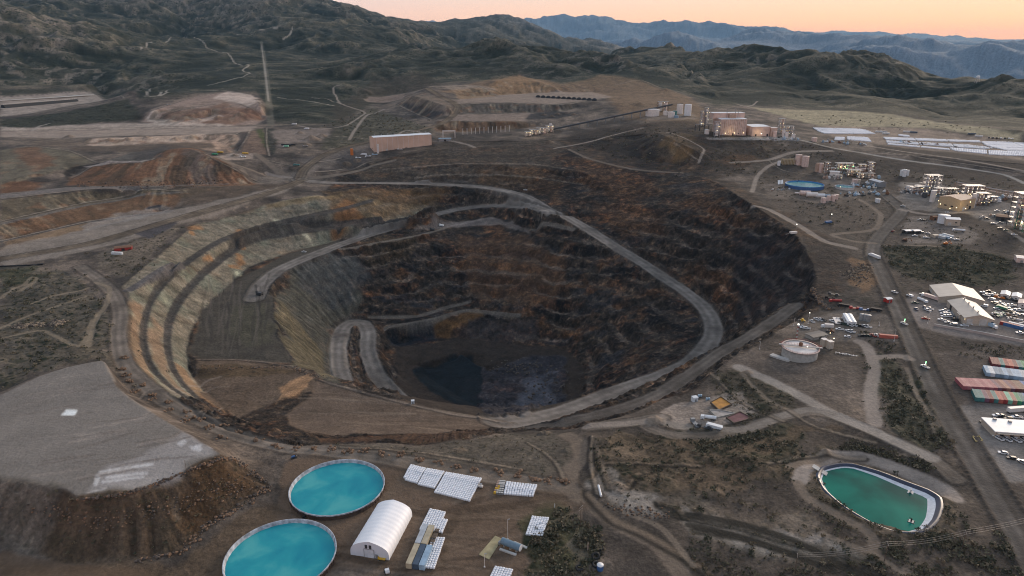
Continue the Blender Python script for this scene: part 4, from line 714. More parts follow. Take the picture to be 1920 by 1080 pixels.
# ---------------------------------------------------------------- sky, sun, air
SUN_AZ=R(44); SUN_EL=R(15)
def light():
    w=bpy.data.worlds.new('World'); SC.world=w; w.use_nodes=True; nt=w.node_tree; nt.nodes.clear(); N=nt.nodes.new; L=nt.links.new
    out=N('ShaderNodeOutputWorld'); bg=N('ShaderNodeBackground'); sky=N('ShaderNodeTexSky'); sky.sky_type='NISHITA'; sky.sun_disc=False
    sky.sun_elevation=R(1.5); sky.sun_rotation=SUN_AZ; sky.altitude=1500; sky.air_density=1.2; sky.dust_density=1.5; sky.ozone_density=2.0
    # dusk colours: mostly a set gradient, kept bright overhead to light the ground, a warm band of afterglow low over the horizon, strongest towards the set sun
    geo=N('ShaderNodeTexCoord'); sx=N('ShaderNodeSeparateXYZ'); L(geo.outputs['Generated'],sx.inputs[0])
    def ramp(f,*st):
        r=N('ShaderNodeValToRGB'); e=r.color_ramp.elements
        e[0].position,e[0].color=st[0][0],st[0][1]+(1,); e[1].position,e[1].color=st[-1][0],st[-1][1]+(1,)
        for p,c in st[1:-1]: x=e.new(p); x.color=c+(1,)
        L(f,r.inputs[0]); return r.outputs[0]
    warm=ramp(sx.outputs[2],(0,(2.2,.80,.20)),(.035,(1.75,.88,.42)),(.075,(1.22,.90,.64)),(.20,(.78,.73,.71)),(.45,(.62,.66,.76)),(1,(.55,.62,.74)))
    cool=ramp(sx.outputs[2],(0,(1.6,.72,.38)),(.035,(1.28,.76,.54)),(.075,(.98,.77,.70)),(.20,(.52,.54,.62)),(.45,(.52,.58,.71)),(1,(.55,.62,.74)))
    dt=N('ShaderNodeVectorMath'); dt.operation='DOT_PRODUCT'; L(geo.outputs['Generated'],dt.inputs[0]); dt.inputs[1].default_value=(math.sin(SUN_AZ),math.cos(SUN_AZ),0)
    mr=N('ShaderNodeMapRange'); mr.inputs[1].default_value=.55; mr.inputs[2].default_value=1.0; L(dt.outputs['Value'],mr.inputs[0])
    mx=N('ShaderNodeMix'); mx.data_type='RGBA'; L(mr.outputs[0],mx.inputs[0]); L(cool,mx.inputs[6]); L(warm,mx.inputs[7])
    sc=N('ShaderNodeMix'); sc.data_type='RGBA'; sc.blend_type='MULTIPLY'; sc.inputs[0].default_value=1; L(mx.outputs[2],sc.inputs[6]); sc.inputs[7].default_value=(1/.15,)*3+(1,)
    ad=N('ShaderNodeMix'); ad.data_type='RGBA'; ad.inputs[0].default_value=.90; L(sky.outputs[0],ad.inputs[6]); L(sc.outputs[2],ad.inputs[7])
    L(ad.outputs[2],bg.inputs[0]); bg.inputs[1].default_value=.15; L(bg.outputs[0],out.inputs[0])
    sd=bpy.data.lights.new('sun','SUN'); sd.energy=3.1; sd.angle=R(24); sd.color=(1,.80,.62)
    so=bpy.data.objects.new('sun',sd); COL.objects.link(so)
    d=Vector((math.sin(SUN_AZ)*math.cos(SUN_EL),math.cos(SUN_AZ)*math.cos(SUN_EL),math.sin(SUN_EL)))
    so.rotation_euler=d.to_track_quat('Z','Y').to_euler(); so.location=d*3000
    SC.view_settings.view_transform='Standard'; SC.view_settings.look='None'; SC.view_settings.exposure=.14
HAZE=True; SC.cycles.use_denoising=True; SC.cycles.denoising_prefilter='ACCURATE'; SC.cycles.filter_width=1.1
def haze():
    zl=float(Z.min())-1; zh=float(Z.max())+60; zh=max(zh,260)
    x0,y0,x1,y1=-34000,-400,34000,47000
    me=bpy.data.meshes.new('haze'); bm=bmesh.new(); bmesh.ops.create_cube(bm,size=1)
    for v in bm.verts: v.co=Vector((x0 if v.co.x<0 else x1,y0 if v.co.y<0 else y1,zl if v.co.z<0 else zh))
    bm.to_mesh(me); o=bpy.data.objects.new('haze',me); COL.objects.link(o); o['kind']='stuff'; o['label']='thin blue dusk haze in the air'
    m=bpy.data.materials.new('haze'); m.use_nodes=True; nt=m.node_tree; nt.nodes.clear()
    out=nt.nodes.new('ShaderNodeOutputMaterial'); v=nt.nodes.new('ShaderNodeVolumePrincipled'); v.inputs['Color'].default_value=(.34,.66,1,1); v.inputs['Density'].default_value=1.6e-5; v.inputs['Anisotropy'].default_value=.0
    nt.links.new(v.outputs[0],out.inputs['Volume']); me.materials.append(m)
    return o
# ---------------------------------------------------------------- building blocks
def link(o): COL.objects.link(o); return o
def tag(o,label=None,cat=None,group=None,kind=None):
    if label: o['label']=label
    if cat: o['category']=cat
    if group: o['group']=group
    if kind: o['kind']=kind
    return o
def thing(name,loc,rz,label,cat,group=None):
    o=bpy.data.objects.new(name,None); link(o); o.location=loc; o.rotation_euler=(0,0,rz); o.empty_display_size=1
    return tag(o,label,cat,group)
class MB:
    """collects shapes into one mesh; each face keeps a material slot"""
    def __init__(s): s.v=[]; s.f=[]; s.m=[]; s.sm=[]
    def add(s,v,f,mi=0,smooth=False):
        n=len(s.v); s.v+= [tuple(q) for q in v]; s.f+=[tuple(i+n for i in q) for q in f]; s.m+=[mi]*len(f); s.sm+=[smooth]*len(f); return s
    def box(s,c,d,mi=0,rz=0,taper=1.0):
        x,y,z=(q/2 for q in d); ca,sa=math.cos(rz),math.sin(rz); v=[]
        for k,(sx,sy,sz) in enumerate(((-1,-1,-1),(1,-1,-1),(1,1,-1),(-1,1,-1),(-1,-1,1),(1,-1,1),(1,1,1),(-1,1,1))):
            t=taper if sz>0 else 1; a,b=sx*x*t,sy*y*t; v.append((c[0]+a*ca-b*sa,c[1]+a*sa+b*ca,c[2]+sz*z))
        return s.add(v,[(0,3,2,1),(4,5,6,7),(0,1,5,4),(1,2,6,5),(2,3,7,6),(3,0,4,7)],mi)
    def tube(s,a,b,r,n=8,mi=0,r2=None,cap=True):
        a=Vector(a); b=Vector(b); d=(b-a).normalized(); u=d.orthogonal().normalized(); w=d.cross(u); r2=r if r2 is None else r2; v=[]
        for p,q in ((a,r),(b,r2)):
            for i in range(n):
                t=2*math.pi*i/n; v.append(p+(u*math.cos(t)+w*math.sin(t))*q)
        s.add(v,[(i,(i+1)%n,n+(i+1)%n,n+i) for i in range(n)],mi,True)
        if cap: s.add(v,[tuple(range(n))[::-1],tuple(range(n,2*n))],mi)
        return s
    def lathe(s,prof,n=24,mi=0,c=(0,0,0),smooth=True):
        v=[];f=[]
        for r,z in prof:
            for i in range(n): t=2*math.pi*i/n; v.append((c[0]+r*math.cos(t),c[1]+r*math.sin(t),c[2]+z))
        for k in range(len(prof)-1):
            for i in range(n): f.append((k*n+i,k*n+(i+1)%n,(k+1)*n+(i+1)%n,(k+1)*n+i))
        return s.add(v,f,mi,smooth)
    def disc(s,r,z,n=24,mi=0,c=(0,0)): 
        return s.add([(c[0]+r*math.cos(2*math.pi*i/n),c[1]+r*math.sin(2*math.pi*i/n),z) for i in range(n)],[tuple(range(n))],mi)
    def prism(s,prof,x0,x1,mi=0,smooth=False):
        """profile in (y,z), pushed along x"""
        n=len(prof); v=[(x0,y,z) for y,z in prof]+[(x1,y,z) for y,z in prof]
        s.add(v,[(i,(i+1)%n,n+(i+1)%n,n+i) for i in range(n)],mi,smooth); s.add(v,[tuple(range(n))[::-1],tuple(range(n,2*n))],mi); return s
    def poly(s,p,mi=0): return s.add(p,[tuple(range(len(p)))],mi)
    def build(s,name,mats,parent=None,loc=None):
        me=bpy.data.meshes.new(name); me.from_pydata(s.v,[],s.f)
        for m in (mats if isinstance(mats,(list,tuple)) else [mats]): me.materials.append(m)
        me.polygons.foreach_set('material_index',s.m); me.polygons.foreach_set('use_smooth',s.sm); me.update()
        o=bpy.data.objects.new(name,me); link(o)
        if parent: o.parent=parent
        if loc is not None: o.location=loc
        return o
KIDS={}
def kids(o): return [c for c in o.children]
def dup(root,loc,rz=None,label=None,group=None,cat=None,sc=None):
    r=root.copy(); link(r); r.location=loc
    if rz is not None: r.rotation_euler=(0,0,rz)
    if sc: r.scale=sc
    if label: r['label']=label
    if group: r['group']=group
    if cat: r['category']=cat
    for ch in list(root.children):
        c=ch.copy(); link(c); c.parent=r
        for g in list(ch.children):
            d=g.copy(); link(d); d.parent=c
    return r
def hz(x,y,v):
    """height of a point standing over (x,y) that the photo shows at row v"""
    b=(540-v)/F; t=y/(CP+b*SP); return CAMZ+t*(-SP+b*CP)
def ang(a,b): return math.atan2(b[1]-a[1],b[0]-a[0])
def dist(a,b): return math.hypot(b[0]-a[0],b[1]-a[1])
def pxm(p): return math.dist(p,(0,0,CAMZ))/F*.985
M_white=mat('white_paint',(.62,.64,.66),.5); M_cream=mat('cream_cladding',(.42,.36,.29),.6); M_tan=mat('tan_cladding',(.36,.25,.19),.65,var=.2,scale=.3)
M_grey=mat('galvanised_steel',(.25,.26,.27),.5,.3); M_dgrey=mat('dark_steel',(.06,.062,.066),.55,.3); M_black=mat('black_rubber',(.014,.014,.015),.8)
M_glass=mat('dark_glass',(.015,.02,.026),.12,spec=.6); M_conc=mat('concrete',(.30,.285,.26),.85,var=.2,scale=.5); M_pale=mat('pale_concrete',(.44,.43,.41),.85,var=.15,scale=.5)
M_fabric=mat('white_fabric',(.80,.81,.83),.55,var=.04,scale=.12); M_roofw=mat('white_roof',(.66,.68,.70),.5,var=.08,scale=.2); M_wood=mat('weathered_timber',(.10,.075,.055),.8,var=.3)
M_pink=mat('pinkish_tank_paint',(.58,.45,.40),.55,var=.15,scale=.4); M_tank=mat('pale_tank_paint',(.62,.58,.55),.5,var=.1,scale=.3)
M_red=mat('red_paint',(.34,.03,.025),.45); M_blue=mat('blue_paint',(.05,.12,.28),.45); M_yel=mat('yellow_paint',(.55,.33,.03),.5); M_orange=mat('orange_paint',(.48,.14,.02),.5)
M_green=mat('green_paint',(.05,.20,.12),.5); M_rust=mat('rusty_steel',(.16,.08,.045),.8,var=.35,scale=1.2)
M_lamp=mat('warm_lamp',(.9,.8,.5),.5,emit=(1,.78,.42),es=7); M_lampg=mat('green_lamp',(.3,.9,.4),.5,emit=(.35,1,.45),es=5); M_lampw=mat('cool_lamp',(.9,.9,.9),.5,emit=(1,.95,.8),es=7)
def glow(p,w=300,c=(1,.75,.42),r=.4):
    d=bpy.data.lights.new('lamp_light','POINT'); d.energy=w; d.color=c; d.shadow_soft_size=r
    o=bpy.data.objects.new('lamp_light',d); link(o); o.location=p; return o
# ---- vehicles (nose towards +y)
PAINT={'white':mat('car_white',(.66,.67,.69),.3),'silver':mat('car_silver',(.36,.38,.40),.3,.4),'black':mat('car_black',(.018,.019,.022),.3),'blue':mat('car_blue',(.035,.07,.16),.3),
 'red':mat('car_red',(.28,.025,.02),.35),'tan':mat('car_tan',(.30,.25,.17),.4),'green':mat('car_green',(.03,.06,.045),.4)}
def wheels(t,ys,r=.39,x=.88,w=.26):
    for y in ys:
        for sx in (-1,1):
            o=MB().tube((-w/2,0,0),(w/2,0,0),r,12,0).tube((-w/2-.01,0,0),(w/2+.01,0,0),r*.55,8,1).build('wheel',[M_black,M_grey],t,(sx*x,y,r))
def proto_car(kind,col):
    t=thing('parked_car',(0,-900,-500),0,'x','car'); pm=PAINT[col]; b=MB()
    if kind=='pickup':
        b.prism([(-2.85,.45),(2.8,.45),(2.9,.7),(2.85,1.0),(1.45,1.18),(-.75,1.18),(-.75,1.12),(-2.9,1.12),(-2.95,.7)],-.95,.95)
        b.box((0,.25,1.84),(1.5,1.5,.08)); b.box((0,-1.85,1.18),(1.55,1.85,.02),1)
        b.box((.9,-1.83,1.2),(.1,2.1,.16)); b.box((-.9,-1.83,1.2),(.1,2.1,.16)); b.box((0,-2.85,1.2),(1.7,.1,.16))
        g=[(-.72,1.16),(1.4,1.16),(.95,1.8),(-.52,1.8)]; w=.84; ys=(1.75,-1.75)
    elif kind=='van':
        b.prism([(-2.7,.4),(2.6,.4),(2.75,.7),(2.65,1.1),(1.75,1.25),(-2.7,1.25)],-.98,.98); b.prism([(-2.7,1.72),(1.0,1.72),(.8,2.1),(-2.6,2.1)],-.92,.92)
        b.prism([(-2.7,1.25),(-1.4,1.25),(-1.4,1.72),(-2.7,1.72)],-.96,.96); g=[(-1.4,1.24),(1.8,1.24),(1.05,1.74),(-1.4,1.74)]; w=.93; ys=(1.6,-1.6)
    else:
        b.prism([(-2.3,.4),(2.25,.4),(2.35,.65),(2.25,.92),(1.15,1.05),(-2.25,1.08),(-2.35,.7)],-.92,.92); b.box((0,-.55,1.66),(1.42,2.1,.08))
        g=[(-2.1,1.06),(1.1,1.04),(.4,1.63),(-1.75,1.63)]; w=.82; ys=(1.4,-1.4)
    b.build('body',[pm,M_dgrey],t); MB().prism(g,-w,w).build('windows',M_glass,t); wheels(t,ys)
    MB().box((.65,ys[0]+ (1.1 if kind=='pickup' else .9),.8),(.35,.12,.18)).build('headlight',M_pale,t); MB().box((-.65,ys[0]+(1.1 if kind=='pickup' else .9),.8),(.35,.12,.18)).build('headlight',M_pale,t)
    return t
PROTO={}; FIRST=set()
def car(kind,col,p,rz,label,group):
    k=(kind,col)
    cat={'pickup':'pickup','van':'van','suv':'car'}[kind]
    if k not in PROTO:
        PROTO[k]=proto_car(kind,col); r=PROTO[k]; r.location=p; r.rotation_euler=(0,0,rz); r['label']=label; r['group']=group; r['category']=cat
        r.name={'pickup':'pickup_truck','van':'van','suv':'parked_car'}[kind]; return r
    return dup(PROTO[k],p,rz,label,group,cat)
ORD='first second third fourth fifth sixth seventh eighth ninth tenth eleventh twelfth thirteenth fourteenth fifteenth sixteenth seventeenth eighteenth nineteenth twentieth'.split()
TYPEN={'pickup':'pickup','van':'van','suv':'car'}
def lot(where,group,cars,frm):
    """cars: (u,v,heading deg,kind,colour); labels count each look along the lot from a landmark"""
    cnt={}
    for u,v,hd,kind,col in cars:
        n=cnt.get((kind,col),0); cnt[(kind,col)]=n+1
    seen={}
    for u,v,hd,kind,col in cars:
        i=seen.get((kind,col),0); seen[(kind,col)]=i+1
        if cnt[(kind,col)]==1: lb='the only %s %s %s'%(col,TYPEN[kind],where)
        else: lb='%s %s %s, %s from the %s'%(col,TYPEN[kind],where,'nearest' if i==0 else ORD[i],frm)
        car(kind,col,hit(u,v),R(hd)+RS.uniform(-.06,.06),lb,group)
def truck(p,rz,col,label,kind='box',name='truck',group=None,L=9.,cat='truck'):
    t=thing(name,p,rz,label,cat,group); m=col
    b=MB().prism([(L/2-2.2,.6),(L/2,.6),(L/2,1.7),(L/2-.3,2.5),(L/2-2.2,2.6)],-1.15,1.15,0); b.build('cab',m if kind!='box' else M_white,t)
    MB().prism([(L/2-.35,1.6),(L/2+.02,1.6),(L/2-.3,2.35),(L/2-.42,2.35)],-1.05,1.05).build('windscreen',M_glass,t)
    MB().box((0,-.2,.75),(1.0,L-.6,.3)).build('chassis',M_dgrey,t)
    c=MB()
    if kind=='box': c.box((0,-1.1,2.15),(2.4,L-2.6,2.5))
    elif kind=='tank': c.tube((0,-L/2+.2,1.9),(0,L/2-2.5,1.9),1.1,16)
    elif kind=='dump': c.prism([(-L/2,1.9),(-L/2+.4,1.0),(L/2-2.5,1.0),(L/2-2.3,2.9),(L/2-.8,3.1),(L/2-.8,3.2),(L/2-2.7,3.05),(-L/2-.3,2.3)],-1.4,1.4)
    else: c.box((0,-1.1,1.1),(2.4,L-2.6,.25)); c.box((0,-L/4,1.6),(1.6,2.2,1.0))
    c.build('cargo_body',m,t); wheels(t,(L/2-1.2,-L/2+1.2,-L/2+2.3),.5,1.0,.32)
    return t
# ---- tanks, sheds, poles
def tank(u,v,dia,h,m,label,name='storage_tank',group=None,cat='tank',dome=.12,ladder=True,p=None,open_=None):
    p=p or hit(u,v); t=thing(name,p,RS.uniform(0,6),label,cat,group); r=dia/2; n=28
    s=MB().lathe([(r,-.8),(r,h)],n); 
    for k in range(1,max(2,int(h/3))): s.lathe([(r+.01,k*3-.06),(r+.06,k*3),(r+.01,k*3+.06)],n)
    s.build('shell',m,t)
    MB().lathe([(r+.12,h-.15),(r+.12,h+.05),(r*.6,h+dome*r*.7),(.05,h+dome*r)],n).build('roof',m,t)
    if ladder:
        l=MB()
        for k in range(int(h/.6)): l.box((r+.18,0,k*.6+.3),(.06,.5,.05))
        l.tube((r+.18,-.25,0),(r+.18,-.25,h+.9),.04,5).tube((r+.18,.25,0),(r+.18,.25,h+.9),.04,5); l.build('ladder',M_grey,t)
        q=MB()
        for i in range(14): a=2*math.pi*i/14; q.tube((r*math.cos(a),r*math.sin(a),h),(r*math.cos(a),r*math.sin(a),h+1),.03,4)
        q.lathe([(r,h+.98),(r+.04,h+1.02),(r-.04,h+1.02),(r,h+.98)],n); q.build('railing',M_grey,t)
    return t
def htank(u,v,L,dia,rz,m,label,group=None):
    p=hit(u,v); t=thing('horizontal_tank',p,rz,label,'tank',group); r=dia/2; z=r+.6
    MB().tube((-L/2,0,z),(L/2,0,z),r,18).lathe([(r,0),(r*.7,.3),(0.02,.42)],18).build('drum',m,t) if False else None
    s=MB().tube((-L/2,0,z),(L/2,0,z),r,18); s.tube((-L/2-.35,0,z),(-L/2,0,z),r*.65,18,0,r); s.tube((L/2,0,z),(L/2+.35,0,z),r,18,0,r*.65); s.build('drum',m,t)
    for x in (-L*.32,L*.32): MB().box((x,0,.45),(.5,dia*.8,.9+.3)).build('saddle',M_conc,t)
    MB().tube((0,0,z+r-.1),(0,0,z+r+.35),.35,10).build('hatch',M_grey,t)
    return t
def shed(p,rz,L,Wd,h,rise,mw,mr,label,name='metal_shed',cat='building',doors=(),wins=(),group=None,over=.4,vents=0,base=.6):
    """gable shed: ridge along local x, centred on p; doors/windows (side, pos, width, height, sill)"""
    t=thing(name,p,rz,label,cat,group); w=MB()
    w.prism([(-Wd/2,-base),(Wd/2,-base),(Wd/2,h),(0,h+rise),(-Wd/2,h)],-L/2,L/2); w.build('wall',mw,t)
    k=rise/(Wd/2); r=MB()
    r.prism([(-Wd/2-over,h-k*over+.06),(0,h+rise+.06),(Wd/2+over,h-k*over+.06),(Wd/2+over,h-k*over+.26),(0,h+rise+.28),(-Wd/2-over,h-k*over+.26)],-L/2-over,L/2+over)
    ro=r.build('roof',mr,t)
    for i in range(vents):
        x=-L/2+L*(i+.5)/vents; MB().tube((x,0,h+rise),(x,0,h+rise+1.6),.45,8).tube((x,0,h+rise+1.6),(x,0,h+rise+1.9),.7,8).build('roof_vent',M_grey,ro)
    for side,pos,dw,dh,sill,kind in doors+wins if isinstance(doors,tuple) else list(doors)+list(wins):
        b=MB()
        if side=='f': b.box((pos,-Wd/2-.04,sill+dh/2),(dw,.12,dh))
        elif side=='b': b.box((pos,Wd/2+.04,sill+dh/2),(dw,.12,dh))
        elif side=='l': b.box((-L/2-.04,pos,sill+dh/2),(.12,dw,dh))
        else: b.box((L/2+.04,pos,sill+dh/2),(.12,dw,dh))
        b.build(kind,{'door':M_grey,'window':M_glass,'open_door':M_black,'roller_door':M_pale}[kind],t)
    return t
def pole(p,h,label,arms=1,name='utility_pole',m=None,cat='pole',rz=0,group=None,r=.16):
    t=thing(name,p,rz,label,cat,group); MB().tube((0,0,-.5),(0,0,h),r,8,0,r*.65).build('shaft',m or M_wood,t)
    for k in range(arms):
        z=h-.5-k*1.3; a=MB().box((0,0,z),(2.6,.14,.16)).build('crossarm',M_wood,t)
        i=MB()
        for x in (-1.1,-.4,.4,1.1): i.tube((x,0,z+.08),(x,0,z+.35),.07,6)
        i.build('insulator_row',M_tank,a)
    return t
def lamp_pole(p,h,label,name='light_pole',m=None,lit=False,group=None,heads=1):
    t=thing(name,p,RS.uniform(0,6),label,'light pole',group); MB().tube((0,0,-.3),(0,0,h),.12,8,0,.08).box((0,0,.25),(.6,.6,.7)).build('shaft',m or M_tank,t)
    for k in range(heads): MB().box((.5*(1-2*k),0,h),(.9,.35,.18)).build('lamp_head',M_lampw if lit else M_grey,t)
    return t
def bulb(p,r=.35,parent=None,m=None): 
    o=MB().lathe([(.01,-r),(r*.7,-r*.7),(r,0),(r*.7,r*.7),(.01,r)],8).build('lamp',m or M_lamp,parent,p)
    if not parent: tag(o,'lit lamp on the building or post it hangs from','lamp','lit lamps')
    return o
def container(p,rz,col,label,group,L=12.19,name='shipping_container'):
    if 'cont' not in PROTO:
        pts_=[]; n=40
        for i in range(n+1): pts_.append((-1.22 if (i//1)%2==0 else -1.19, -L/2+L*i/n))
        v=[];f=[]
        b=MB(); b.box((0,0,1.32),(2.36,L-.06,2.5))
        for i in range(28):
            y=-L/2+.3+(L-.6)*(i+.5)/28
            for sx in (-1,1): b.box((sx*1.195,y,1.3),(.05,(L-.6)/28*.5,2.3))
            b.box((0,y,2.585),(2.2,(L-.6)/28*.5,.03))
        PROTO['cont']=b
        fr=MB()
        for sx in (-1,1):
            for sy in (-1,1): fr.box((sx*1.16,sy*(L/2-.07),1.3),(.14,.14,2.6))
            fr.box((sx*1.17,0,2.56),(.1,L,.1)); fr.box((sx*1.17,0,.1),(.1,L,.16))
        for sy in (-1,1): fr.box((0,sy*(L/2-.06),2.55),(2.4,.1,.12)); fr.box((0,sy*(L/2-.06),.1),(2.4,.1,.16))
        PROTO['contf']=fr
        d=MB(); 
        for sx in (-1,1): d.box((sx*.56,-L/2-.03,1.3),(1.06,.06,2.3)); 
        for x in (-.85,-.3,.3,.85): d.tube((x,-L/2-.09,.2),(x,-L/2-.09,2.45),.03,5)
        PROTO['contd']=d; PROTO['contc']={}
    t=thing(name,p,rz,label,'container',group)
    if col not in PROTO['contc']:
        PROTO['contc'][col]=[PROTO['cont'].build('body',COLS[col],t),PROTO['contf'].build('corner_frame',COLS[col],t),PROTO['contd'].build('doors',COLS[col],t)]
    else:
        for o in PROTO['contc'][col]: c=o.copy(); link(c); c.parent=t
    return t
COLS={k:mat('container_'+k.replace(' ','_'),c,.6,var=.16,scale=.5) for k,c in {'pink':(.33,.10,.12),'rose':(.40,.16,.17),'maroon':(.17,.04,.045),'coral':(.42,.11,.08),'red':(.26,.035,.035),'brown':(.17,.085,.065),'salmon':(.33,.15,.11),
 'teal':(.05,.17,.17),'green':(.04,.24,.12),'mint':(.17,.42,.30),'blue':(.05,.13,.30),'pale blue':(.30,.42,.53),'grey blue':(.20,.28,.36),'light grey':(.42,.45,.48),'white':(.60,.62,.63),'slate':(.06,.09,.13),'beige':(.44,.38,.27),'steel blue':(.16,.24,.31),'purple':(.16,.07,.11)}.items()}
# ---------------------------------------------------------------- front yard: round ponds, tent, bags, containers
def water_mat(name,c0,c1,c2,sc):
    m=bpy.data.materials.new(name); nt,b=nodes(m); N=nt.nodes.new; L=nt.links.new
    tc=N('ShaderNodeTexCoord'); a=N('ShaderNodeTexNoise'); a.inputs['Scale'].default_value=sc; a.inputs['Detail'].default_value=5; a.inputs['Distortion'].default_value=.5; L(tc.outputs['Object'],a.inputs['Vector'])
    r=N('ShaderNodeValToRGB'); e=r.color_ramp.elements; e[0].position=.36; e[0].color=c0+(1,); e[1].position=.64; e[1].color=c2+(1,); x=e.new(.5); x.color=c1+(1,)
    L(a.outputs['Fac'],r.inputs[0]); L(r.outputs[0],b.inputs['Base Color']); b.inputs['Roughness'].default_value=.18; b.inputs['Specular IOR Level'].default_value=.10
    n=N('ShaderNodeTexNoise'); n.inputs['Scale'].default_value=1.3; n.inputs['Detail'].default_value=3; L(tc.outputs['Object'],n.inputs['Vector'])
    bp=N('ShaderNodeBump'); bp.inputs['Strength'].default_value=.06; L(n.outputs['Fac'],bp.inputs['Height']); L(bp.outputs[0],b.inputs['Normal']); return m
W_turq=water_mat('turquoise_water',(.012,.22,.29),(.022,.28,.325),(.065,.345,.36),.055); W_green=water_mat('green_water',(.001,.060,.046),(.002,.125,.088),(.005,.165,.115),.035); W_teal=water_mat('teal_water',(.015,.15,.19),(.02,.19,.22),(.04,.23,.24),.05)
M_liner=mat('creased_liner',(.36,.38,.42),.7,var=.5,scale=.5); M_panel=mat('rusty_wall_panels',(.075,.05,.038),.8,var=.4,scale=.6); M_bliner=mat('dark_blue_liner',(.014,.022,.048),.35,var=.3,scale=.4); M_scale=mat('white_salt_scale',(.55,.58,.62),.8,var=.15,scale=.6)
def round_pond(c,Rr,h,wl,label,wm,lm,wat,name='round_pond',n=72,rim=.9):
    t=thing(name,(c[0],c[1],c[2]),0,label,'pond'); w=MB(); w.lathe([(Rr,-.6),(Rr,h)],n)
    for i in range(n):
        a=2*math.pi*i/n; w.box(((Rr+.12)*math.cos(a),(Rr+.12)*math.sin(a),h/2-.1),(.22,.16,h+.2),0,a)
    w.build('wall_panels',wm,t)
    l=MB(); v=[];f=[]; prof=[(Rr+.22,h-rim*.6),(Rr+.24,h+.04),(Rr-.05,h+.08),(Rr-.25,h-.3),(Rr-.75,wl-.3)]; m2=n*2
    for k,(r,z) in enumerate(prof):
        for i in range(m2):
            a=2*math.pi*i/m2; rj=r+(RS.uniform(-.10,.10) if k in (0,3,4) else 0); v.append((rj*math.cos(a),rj*math.sin(a),z+(RS.uniform(-.22,.12) if k==0 else 0)))
    for k in range(len(prof)-1):
        for i in range(m2): f.append((k*m2+i,k*m2+(i+1)%m2,(k+1)*m2+(i+1)%m2,(k+1)*m2+i))
    l.add(v,f,0,False); l.build('liner',lm,t)
    MB().disc(Rr-.5,wl,n).build('water',wat,t); return t
round_pond((-83.7,278,0),22.2,2.9,1.3,'round turquoise pond beside the white tent, its far side nearest the boulder road',M_panel,M_liner,W_turq)
round_pond((-95.8,231,0),22.3,2.9,1.3,'round turquoise pond cut by the lower edge, nearest the platform bank',M_panel,M_liner,W_turq)
# pumps between the ponds
for u,v,l in ((571,971,'black pump skid between the two round ponds'),(551,859,'dark blue pump skid on the dirt above the upper round pond'),(650,968,'black pump skid at the tent side foot of the upper round pond')):
    p=hit(u,v); t=thing('pump_skid',p,RS.uniform(0,3),l,'pump'); MB().box((0,0,.25),(3.2,1.5,.3)).build('skid_frame',M_dgrey,t); MB().tube((-1.1,0,1.0),(.6,0,1.0),.55,12).build('motor',M_blue if 'blue' in l else M_black,t); MB().lathe([(.7,0),(.8,.5),(.3,1.1)],12,0,(1.0,0,.4)).build('pump_casing',M_dgrey,t); MB().tube((1.2,0,.9),(1.6,1.8,.4),.18,8).build('hose',M_black,t)
# tent
FL=P(657.5,1040.6,0); FR=P(730,1051,0); BR=P(773,969,0)
def tent():
    mid=((FL[0]+FR[0])/2,(FL[1]+FR[1])/2); wd=dist(FL,FR); rz=ang(FR,BR); Lg=dist(FR,BR); H=hz(mid[0],mid[1],1016)
    ax=(math.cos(rz),math.sin(rz)); c=(mid[0]+ax[0]*Lg/2,mid[1]+ax[1]*Lg/2)
    pw=abs((FR[0]-FL[0])*-ax[1]+(FR[1]-FL[1])*ax[0]); 
    t=thing('storage_tent',(c[0],c[1],0),rz,'large white fabric storage tent with arched roof beside the round pond','tent'); w=pw/2
    hp=[(-1,0),(-1,.30),(-.965,.47),(-.87,.62),(-.70,.75),(-.48,.86),(-.24,.94),(0,1)]; hp=hp+[(-a,b) for a,b in hp[-2::-1]]
    bays=11; v=[];f=[]; n=len(hp); sec=[]
    for k in range(bays*4+1):
        x=-Lg/2+Lg*k/(bays*4); s=1-.012*(1-abs(math.cos(math.pi*k/4))); sec.append((x,s))
    for x,s in sec:
        for a,b in hp: v.append((x,a*w*s,b*H*s))
    for k in range(len(sec)-1):
        for i in range(n-1): f.append((k*n+i,(k+1)*n+i,(k+1)*n+i+1,k*n+i+1))
    MB().add(v,f,0,True).build('fabric_roof',M_fabric,t)
    for s in (-1,1):
        e=MB().poly([(s*(Lg/2-.05),a*w*.995,b*H*.995) for a,b in (hp if s>0 else hp[::-1])]).build('end_wall',mat('shaded_end_fabric',(.60,.63,.69),.6,var=.05,scale=.2),t)  # white tent fabric again, its shade put into a greyer, bluer colour
        if s<0:
            MB().box((-Lg/2-.06,w*.02,2.1),(.12,4.2,4.2)).build('roller_door',mat('roller_door',(.55,.58,.63),.5),e)
            fr=MB(); 
            for y in (-2.2,2.2): fr.box((-Lg/2-.1,w*.02+y,2.1),(.16,.16,4.3))
            fr.box((-Lg/2-.1,w*.02,4.28),(.16,4.5,.16)); fr.build('door_frame',M_grey,e)
            MB().box((-Lg/2-.08,-w*.36,1.1),(.14,1.0,2.2)).build('door',M_grey,e)
            for y in (.9,-.9): 
                wv=MB().box((-Lg/2-.08,w*.05+y,H*.68),(.14,1.0,1.7)).build('vent_window',M_dgrey,e)
    return t,c,rz,Lg,pw,H
TENT=tent()
p=hit(716,1050); t=thing('equipment_trolley',p,TENT[2],'yellow wheeled trolley parked by the tent front corner','trolley'); MB().box((0,0,.7),(1.2,3.2,.35)).build('deck',M_yel,t); wheels(t,(1.1,-1.1),.3,.6,.2); MB().box((0,1.5,1.1),(1.1,.1,.9)).build('push_bar',M_yel,t)
